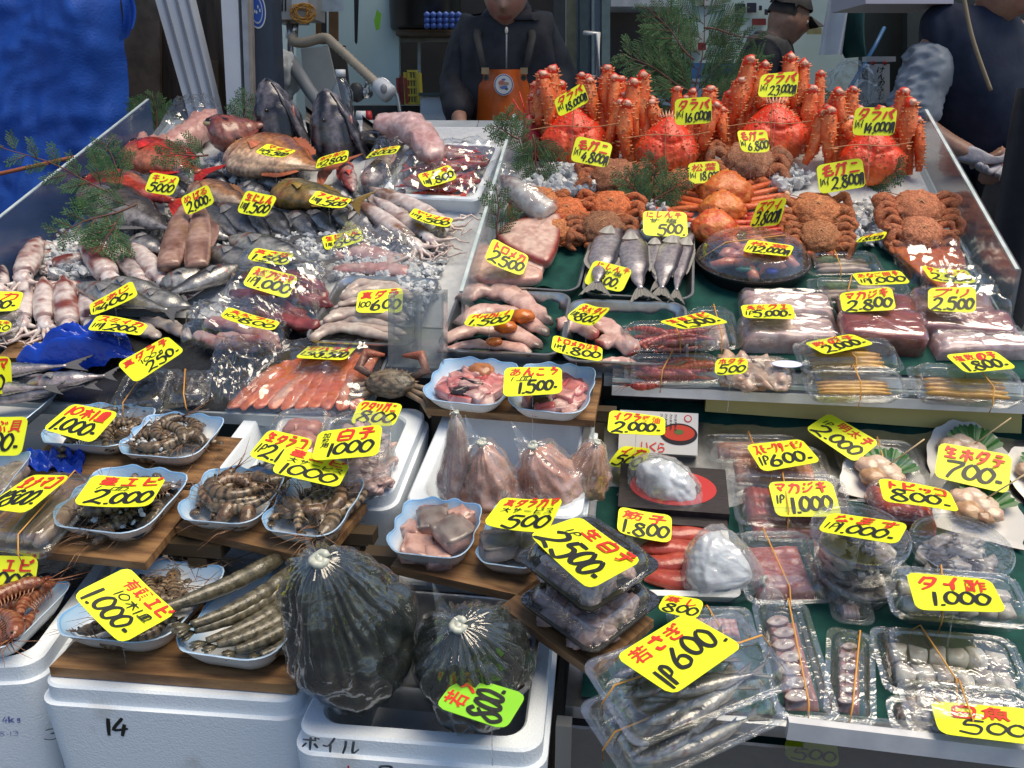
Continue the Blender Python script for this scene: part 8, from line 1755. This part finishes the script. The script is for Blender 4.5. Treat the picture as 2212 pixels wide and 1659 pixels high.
def remesh(b, vox):
 me = bpy.data.meshes.new('r'); me.from_pydata([tuple(v) for v in b.v], [], b.f); o = bpy.data.objects.new('r', me); COL.objects.link(o)
 m = o.modifiers.new('r', 'REMESH'); m.mode = 'VOXEL'; m.voxel_size = vox; s = o.modifiers.new('s', 'SMOOTH'); s.iterations = 3; s.factor = .5
 m2 = bpy.data.meshes.new_from_object(o.evaluated_get(bpy.context.evaluated_depsgraph_get())); b.v = [v.co.copy() for v in m2.vertices]; b.f = [list(p.vertices) for p in m2.polygons]
 bpy.data.objects.remove(o); bpy.data.meshes.remove(me); bpy.data.meshes.remove(m2)
def headB(b, c, s, Rm):
 vs, fs = ico(5); out = []
 for p in vs:
  x, y, z = p                         # face looks to -y
  w_ = .078 * (1 - .22 * max(0, -z) ** 1.5); d = .098; h = .118
  q = V((x * w_, y * d * (1 - .10 * max(0, -z)), z * h))
  if y < 0:
   n_ = math.exp(-(x / .16) ** 2) * math.exp(-((z + .12) / .17) ** 2); q.y -= .024 * n_
   q.y += .010 * (math.exp(-((abs(x) - .38) / .16) ** 2) * math.exp(-((z - .10) / .12) ** 2))
   q.y -= .006 * math.exp(-((z - .28) / .10) ** 2) * math.exp(-(x / .5) ** 2)
   q.y -= .007 * math.exp(-(x / .28) ** 2) * math.exp(-((z + .52) / .08) ** 2); q.y += .004 * math.exp(-(x / .3) ** 2) * math.exp(-((z + .50) / .02) ** 2)
   q.y -= .010 * math.exp(-(x / .3) ** 2) * math.exp(-((z + .86) / .14) ** 2)
  q += V((math.copysign(.010, x), .0, 0)) * math.exp(-((abs(x) - .98) / .15) ** 2) * math.exp(-(z / .25) ** 2) * math.exp(-((y - .1) / .22) ** 2)
  out.append(c + Rm @ (q * s))
 b.add(out, fs)
skinm = P('human_skin', (1, 1, 1), (.86, .80, .78), 40, rough=.45, vcol=True, sss=.15)
def cloth(nm, c, c2): return P(nm, c, c2, 20, rough=.75, bump=.6, bs=22)
def person(label, J, E, root, hc, hs, HR, Jc, garments, vox=.009):
 t = thing('person', label, 'person', None); vs, fs = skinmesh('body', J, E, root)
 b = B(); b.add(vs, fs); headB(b, hc, hs, HR); remesh(b, vox)
 Hi = HR.inverted(); cs = []
 for v in b.v:
  q = Hi @ (v - hc) / hs; c = (.42, .24, .17)
  if q.length < .14:
   if abs(q.x) < .026 and abs(q.z + .060) < .008 and q.y < -.07: c = (.34, .12, .10)
   c = mix(c, (.46, .20, .15), 1.5 * math.exp(-((abs(q.x) - .045) / .02) ** 2) * math.exp(-((q.z + .02) / .02) ** 2)) if q.y < -.04 else c
  cs.append(c)
 b.c = cs; b.part('body', skinm, t)
 for sg in (-1, 1):
  b = B(); p = hc + HR @ (V((sg * .030, -.080, .012)) * hs); b.blob(p, .011 * hs, (.6, .58, .55), 2); b.blob(p + HR @ V((0, -.0075, -.002)), .006 * hs, (.01, .008, .006), 2); b.part('eye', K['vc'], t)
  b = B(); b.tube([hc + HR @ (V((sg * x, -.094 + .012 * i, .036 - .003 * i)) * hs) for i, x in enumerate((.014, .030, .046))], [.004, .0045, .002], (.012, .010, .009), 6); b.part('eyebrow', K['vc'], t)
 for nm, gJ, gE, gr, mat in garments:
  vs, fs = skinmesh(nm, gJ, gE, gr, sub=4 if nm == 'shirt_sleeve' else 3); b = B(); b.add(vs, fs)
  sd_ = rnd.uniform(0, 50); b.v = [v + V((nz(v.x * 14 + sd_, v.y * 14, v.z * 9), nz(v.x * 14, v.y * 14 + sd_, v.z * 9), 0)) * .016 + V((1, 1, 0)) * .004 * nz(v.x * 40, v.y * 30 + sd_, v.z * 34) for v in b.v]
  if nm == 'shirt_sleeve': b.v = [v + V((1, .6, 0)).normalized() * (.034 * (abs(nz(v.x * 13 + v.z * 8, v.y * 13, v.z * 26 - v.x * 14)) - .2) + .012 * nz(v.x * 40, v.y * 40, v.z * 60)) for v in b.v]
  b.part(nm, mat, t)
 return t
def rotm(yaw, pit, roll=0): return Matrix.Rotation(yaw, 3, 'Z') @ Matrix.Rotation(pit, 3, 'X') @ Matrix.Rotation(roll, 3, 'Y')
def hair(t, c, s, HR, cut, col=(.012, .010, .010), cap=None):
 vs, fs = ico(4); b = B(); out = []; keep = []
 for i, p in enumerate(vs):
  k = 1.07 + .03 * nz(p.x * 9, p.y * 9, p.z * 9); out.append(c + HR @ (V((p.x * .080, p.y * .100 + .004, p.z * .119)) * s * k)); keep.append(p.z > cut(p))
 b.v = out; b.c = [col] * len(out); b.f = [f for f in fs if all(keep[i] for i in f)]
 b.part('cap' if cap else 'hair', K['mattevc'], t)
def fingers(J, E, wrist, palm, dirv, side, curl, pre, r=.0095):
 d = dirv.normalized(); s_ = side.normalized(); n = d.cross(s_)
 for i, l_ in enumerate((.070, .078, .074, .058)):
  base = palm + s_ * ((i - 1.5) * .020) + d * .03; prev = pre + 'palm'; p = base; dd = d.copy()
  for j in range(4):
   k = pre + 'f%d%d' % (i, j); J[k] = (p.copy(), r * (1 - .08 * j)); E.append((prev, k)); prev = k
   dd = Matrix.Rotation(curl, 3, s_) @ dd; p = p + dd * l_ / 3
 p = palm - s_ * .032 + d * .0; prev = pre + 'palm'; dd = (d * .6 - s_ * .8).normalized()
 for j in range(3):
  k = pre + 't%d' % j; J[k] = (p.copy(), r * 1.1 * (1 - .1 * j)); E.append((prev, k)); prev = k; dd = (dd + d * .35 + n * .15).normalized(); p = p + dd * .026
# the man in the orange apron
Y1 = 3.3; F0 = .22
def body(Y, sh, el, wr, hip, neck, chest, handd, wide=.07, lean=0):
 J = {}; E = []
 pel = (hip[0] + hip[1]) / 2
 J['pelvis'] = (pel, (.15, .11)); J['chest'] = (chest, (.17, .12)); J['neck'] = (neck, .058); J['nk2'] = (neck + V((0, -.01, .09)), .055)
 E += [('pelvis', 'chest'), ('chest', 'neck'), ('neck', 'nk2')]
 for i, s_ in enumerate('lr'):
  J[s_ + 'sh'] = (sh[i], .065); J[s_ + 'el'] = (el[i], .045); J[s_ + 'wr'] = (wr[i], .030); pm = wr[i] + handd[i].normalized() * .06; J[s_ + 'palm'] = (pm, (.038, .018))
  E += [('chest', s_ + 'sh'), (s_ + 'sh', s_ + 'el'), (s_ + 'el', s_ + 'wr'), (s_ + 'wr', s_ + 'palm')]
  fingers(J, E, wr[i], pm, handd[i], V((0, 0, 1)).cross(handd[i]) * (1 if i else -1), .45, s_)
  J[s_ + 'hip'] = (hip[i], .095); J[s_ + 'kn'] = (V((hip[i].x, hip[i].y - .02, (hip[i].z + F0) / 2)), .062); J[s_ + 'an'] = (V((hip[i].x, hip[i].y, F0 + .09)), .045); J[s_ + 'to'] = (V((hip[i].x, hip[i].y - .13, F0 + .04)), .038)
  E += [('pelvis', s_ + 'hip'), (s_ + 'hip', s_ + 'kn'), (s_ + 'kn', s_ + 'an'), (s_ + 'an', s_ + 'to')]
 return J, E
def sub(J, keys, add): return {k: (J[k][0], tuple(x + add for x in (J[k][1] if isinstance(J[k][1], tuple) else (J[k][1],) * 2))) for k in keys}
navy = cloth('black_jacket', (.012, .013, .018), (.022, .024, .032)); trou = cloth('dark_trousers', (.014, .015, .018), (.022, .023, .026))
sh = [A(1018, 78, Y1), A(1172, 76, Y1)]; el = [A(985, 185, Y1 - .02), A(1205, 180, Y1)]; wr = [A(992, 258, Y1 - .22), A(1180, 262, Y1 - .18)]
hip = [A(1060, 345, Y1 + .05), A(1130, 345, Y1 + .05)]
J, E = body(Y1, sh, el, wr, hip, A(1095, 52, Y1 - .03), A(1095, 118, Y1 - .02), [V((.1, -.7, -.5)), V((-.1, -.7, -.5))])
hc = A(1092, -12, Y1 - .08); HR = rotm(-.1, .35)
up_ = ['chest', 'neck', 'lsh', 'lel', 'lwr', 'rsh', 'rel', 'rwr', 'pelvis']
gJ = sub(J, up_, .028); gJ['neck'] = (gJ['neck'][0] + V((0, 0, .0)), .085); gJ['col'] = (J['neck'][0] + V((0, -.015, .06)), .082); gJ['pelvis'] = (gJ['pelvis'][0], (.2, .16))
gE = [('chest', 'neck'), ('neck', 'col'), ('chest', 'lsh'), ('lsh', 'lel'), ('lel', 'lwr'), ('chest', 'rsh'), ('rsh', 'rel'), ('rel', 'rwr'), ('chest', 'pelvis')]
lg = ['pelvis', 'lhip', 'lkn', 'lan', 'rhip', 'rkn', 'ran']; tE = [('pelvis', 'lhip'), ('lhip', 'lkn'), ('lkn', 'lan'), ('pelvis', 'rhip'), ('rhip', 'rkn'), ('rkn', 'ran')]
m1 = person('man in a black jacket and orange apron looking down at his work', J, E, 'pelvis', hc, .95, HR, None, [('jacket', gJ, gE, 'chest', navy), ('trousers', sub(J, lg, .02), tE, 'pelvis', trou)])
hair(m1, hc, .95, HR, lambda p: .45 if p.y < -.1 else -.25)
apm = P('orange_rubber', (.60, .115, .012), (.52, .09, .010), 14, rough=.38, bump=.3, bs=18)
b = B(); Yf = Y1 - .26
def fn(u, v):
 xl = lerp(1036, 1020, v) + (8 if v < .12 else 0); xr = lerp(1140, 1166, v) - (4 if v < .12 else 0); x = lerp(xl, xr, u); y = lerp(150, 420, v)
 return A(x, y, Yf + .10 * (2 * u - 1) ** 2 + .004 * math.sin(u * 11 + v * 5))
b.grid(fn, 24, 24); b2 = B(); b2.grid(lambda u, v: fn(u, v) + V((0, .004, 0)), 24, 24); b.add(b2.v, [f[::-1] for f in b2.f]); b.part('apron', apm, m1)
for x0, x1 in ((1045, 1030), (1135, 1150)):
 b = B(); b.tube([A(x0, 152, Yf + .05), A(x1, 80, Yf + .10), A(x1 + (6 if x1 < 1090 else -6), 45, Y1 - .02)], .014, (.03, .03, .03), 8, flat=.4); b.part('apron_strap', K['mattevc'], m1)
for x0 in (1048, 1132): b = B(); quad(b, x0 - 8, 146, x0 + 8, 160, Yf + .02, .01, (.30, .22, .12)); b.part('strap_clip', K['mattevc'], m1, smooth=False)
b = B()
for x0 in (1050, 1131): disc3(b, A(x0, 168, Yf + .045), .010, .010, (.05, .045, .03), .012); disc3(b, A(x0, 168, Yf + .045), .005, .005, (.005, .005, .005), .014)
b.part('eyelet', K['vc'], m1, smooth=False)
b = B(); c = A(1088, 183, Yf - .006); r_ = 20 * Yf / FOC; disc3(b, c, r_, r_ * 1.04, (.60, .60, .62), .001); disc3(b, c, r_ * .94, r_ * .98, (.10, .13, .30), .002); disc3(b, c, r_ * .84, r_ * .88, (.58, .57, .55), .003)
for x, z, a, h, col in ((-.2, .2, .45, .22, (.40, .14, .10)), (.25, .1, .4, .16, (.34, .20, .14)), (0, -.25, .55, .16, (.10, .14, .35)), (-.3, -.1, .2, .12, (.5, .3, .2)), (.3, -.4, .22, .1, (.05, .05, .08)), (0, .5, .3, .1, (.12, .15, .32))): disc3(b, c + V((x * r_, 0, z * r_)), a * r_ * .7, h * r_, col, .004 + .0004 * abs(x))
b.part('round_badge', K['vc'], m1, smooth=False)
b = B(); b.tube([A(1094, 60, Y1 - .17), A(1094, 148, Y1 - .19)], .003, (.3, .3, .3), 6); b.blob(A(1094, 66, Y1 - .19), (.006, .004, .012), (.6, .55, .45), 2); b.part('zip', K['vc'], m1)
# the man in a cap, side on
Y2 = 4.4
sh = [A(1648, 118, Y2 - .10), A(1652, 118, Y2 + .22)]; el = [A(1640, 205, Y2 - .12), A(1660, 205, Y2 + .24)]; wr = [A(1700, 245, Y2 - .1), A(1710, 245, Y2 + .2)]; hip = [A(1640, 290, Y2 - .02), A(1640, 290, Y2 + .16)]
J, E = body(Y2, sh, el, wr, hip, A(1662, 92, Y2 + .06), A(1648, 150, Y2 + .06), [V((.8, 0, -.3)), V((.8, 0, -.3))]); J['nk2'] = (A(1692, 62, Y2 + .06), .055)
hc = A(1702, 45, Y2 + .06); HR = rotm(R(88), .25)
gJ = sub(J, up_, .04); gJ['col'] = (A(1672, 78, Y2 + .06), .095); gJ['pelvis'] = (gJ['pelvis'][0], (.19, .19))
m2_ = person('man in a dark jacket and black cap seen from the side', J, E, 'pelvis', hc, 1.0, HR, None, [('jacket', gJ, gE, 'chest', navy), ('trousers', sub(J, lg, .02), tE, 'pelvis', trou)], .012)
hair(m2_, hc, 1.0, HR, lambda p: .05 if p.y > -.2 else .6)
hair(m2_, hc + HR @ V((0, 0, .012)), 1.07, HR, lambda p: .28, (.010, .011, .016), True)
b = B(); b.grid(lambda u, v: hc + HR @ V(((u - .5) * .15, -.095 - .085 * v * math.sin(3.14 * (.15 + .7 * u)), .045 - .025 * v - .02 * (2 * u - 1) ** 2)), 14, 8, col=(.010, .011, .016)); b.part('cap_peak', K['mattevc'], m2_)
# the man in the navy vest
Y3 = 2.95
shirt = P('grey_shirt', (.30, .33, .37), (.20, .23, .27), 14, rough=.6, bump=.9, bs=16); vest = cloth('navy_vest', (.010, .016, .040), (.016, .024, .052))
sh = [A(2018, 92, Y3), A(2225, 95, Y3 + .12)]; el = [A(1968, 262, Y3 - .02), A(2245, 250, Y3 + .05)]; wr = [A(2062, 322, Y3 - .12), A(2190, 330, Y3 - .12)]; hip = [A(2070, 420, Y3 + .12), A(2190, 420, Y3 + .16)]
J, E = body(Y3, sh, el, wr, hip, A(2135, 40, Y3 + .04), A(2120, 150, Y3 + .06), [V((.8, -.2, -.25)), V((-.6, -.3, -.3))])
J['lsh'] = (J['lsh'][0], .065); J['lel'] = (J['lel'][0], .05); J['lwr'] = (J['lwr'][0], .036)
hc = A(2185, -38, Y3 - .05); HR = rotm(R(55), .45)
vJ = sub(J, ['chest', 'neck', 'pelvis'], .05); vJ['ls'] = (J['lsh'][0] + V((.015, .02, .03)), .105); vJ['rs'] = (J['rsh'][0] + V((-.05, 0, 0)), .08); vJ['pelvis'] = (vJ['pelvis'][0], (.22, .18)); vJ['chest'] = (vJ['chest'][0], (.215, .16)); vJ['waist'] = (vJ['chest'][0].lerp(vJ['pelvis'][0], .5), (.225, .17))
vJ['ls2'] = (J['lsh'][0] + V((-.03, .03, .0)), .085); vE = [('ls', 'ls2'), ('chest', 'neck'), ('chest', 'ls'), ('chest', 'rs'), ('chest', 'waist'), ('waist', 'pelvis')]
sJ = {'a': (J['lsh'][0] + V((.01, 0, .0)), .085), 'b': (J['lsh'][0].lerp(J['lel'][0], .35), .09), 'c': (J['lsh'][0].lerp(J['lel'][0], .8), .094), 'd': (J['lel'][0] + V((0, 0, -.02)), .09)}
s2 = {'a': (J['rsh'][0] + V((-.03, 0, .02)), .08), 'b': (J['rsh'][0].lerp(J['rel'][0], .5), .09), 'c': (J['rel'][0], .075)}
gl = {}; gE2 = []
gl['w'] = (J['lwr'][0], .042); gl['lpalm'] = (J['lwr'][0] + V((.06, -.015, -.02)), (.048, .030)); gE2 = [('w', 'lpalm')]; fingers(gl, gE2, None, gl['lpalm'][0], V((.75, -.2, -.45)), V((.1, -1, .2)), .5, 'l', .013)
g3 = {}; g3['w'] = (J['rwr'][0], .042); g3['rpalm'] = (J['rwr'][0] + V((-.05, -.02, -.03)), (.048, .030)); gE3 = [('w', 'rpalm')]; fingers(g3, gE3, None, g3['rpalm'][0], V((-.7, -.2, -.5)), V((.1, 1, .2)), .5, 'r', .013)
glove = P('white_glove', (.52, .50, .54), (.44, .42, .46), 60, rough=.6, bump=.4, bs=70)
m3 = person('man in a navy vest and grey shirt with white gloves at the right', J, E, 'pelvis', hc, 1.0, HR, None, [('vest', vJ, vE, 'chest', vest), ('shirt_sleeve', sJ, [('a', 'b'), ('b', 'c'), ('c', 'd')], 'a', shirt), ('shirt_sleeve', s2, [('a', 'b'), ('b', 'c')], 'a', shirt), ('glove', gl, gE2, 'w', glove), ('glove', g3, gE3, 'w', glove), ('trousers', sub(J, lg, .03), tE, 'pelvis', trou)])
hair(m3, hc, 1.0, HR, lambda p: .4 if p.y < -.1 else -.25)
b = B(); b.tube([V(v) for v in catmull([A(2078, -30, Y3 - .16), A(2100, 80, Y3 - .17), A(2140, 195, Y3 - .17)], 8)], .006, (.34, .26, .16), 6); b.part('neck_cord', K['vc'], m3)
# dark cloth at the right edge
b = B(); b.grid(lambda u, v: A(lerp(lerp(2195, 2140, v), 2400, u), lerp(190, 640, v), 2.5) + V((0, .03 * math.sin(u * 14 + v * 2), 0)), 30, 20, col=(.025, .025, .032)); b.solo('hanging_cloth', K['mattevc'], 'dark cloth hanging at the right edge', 'cloth')
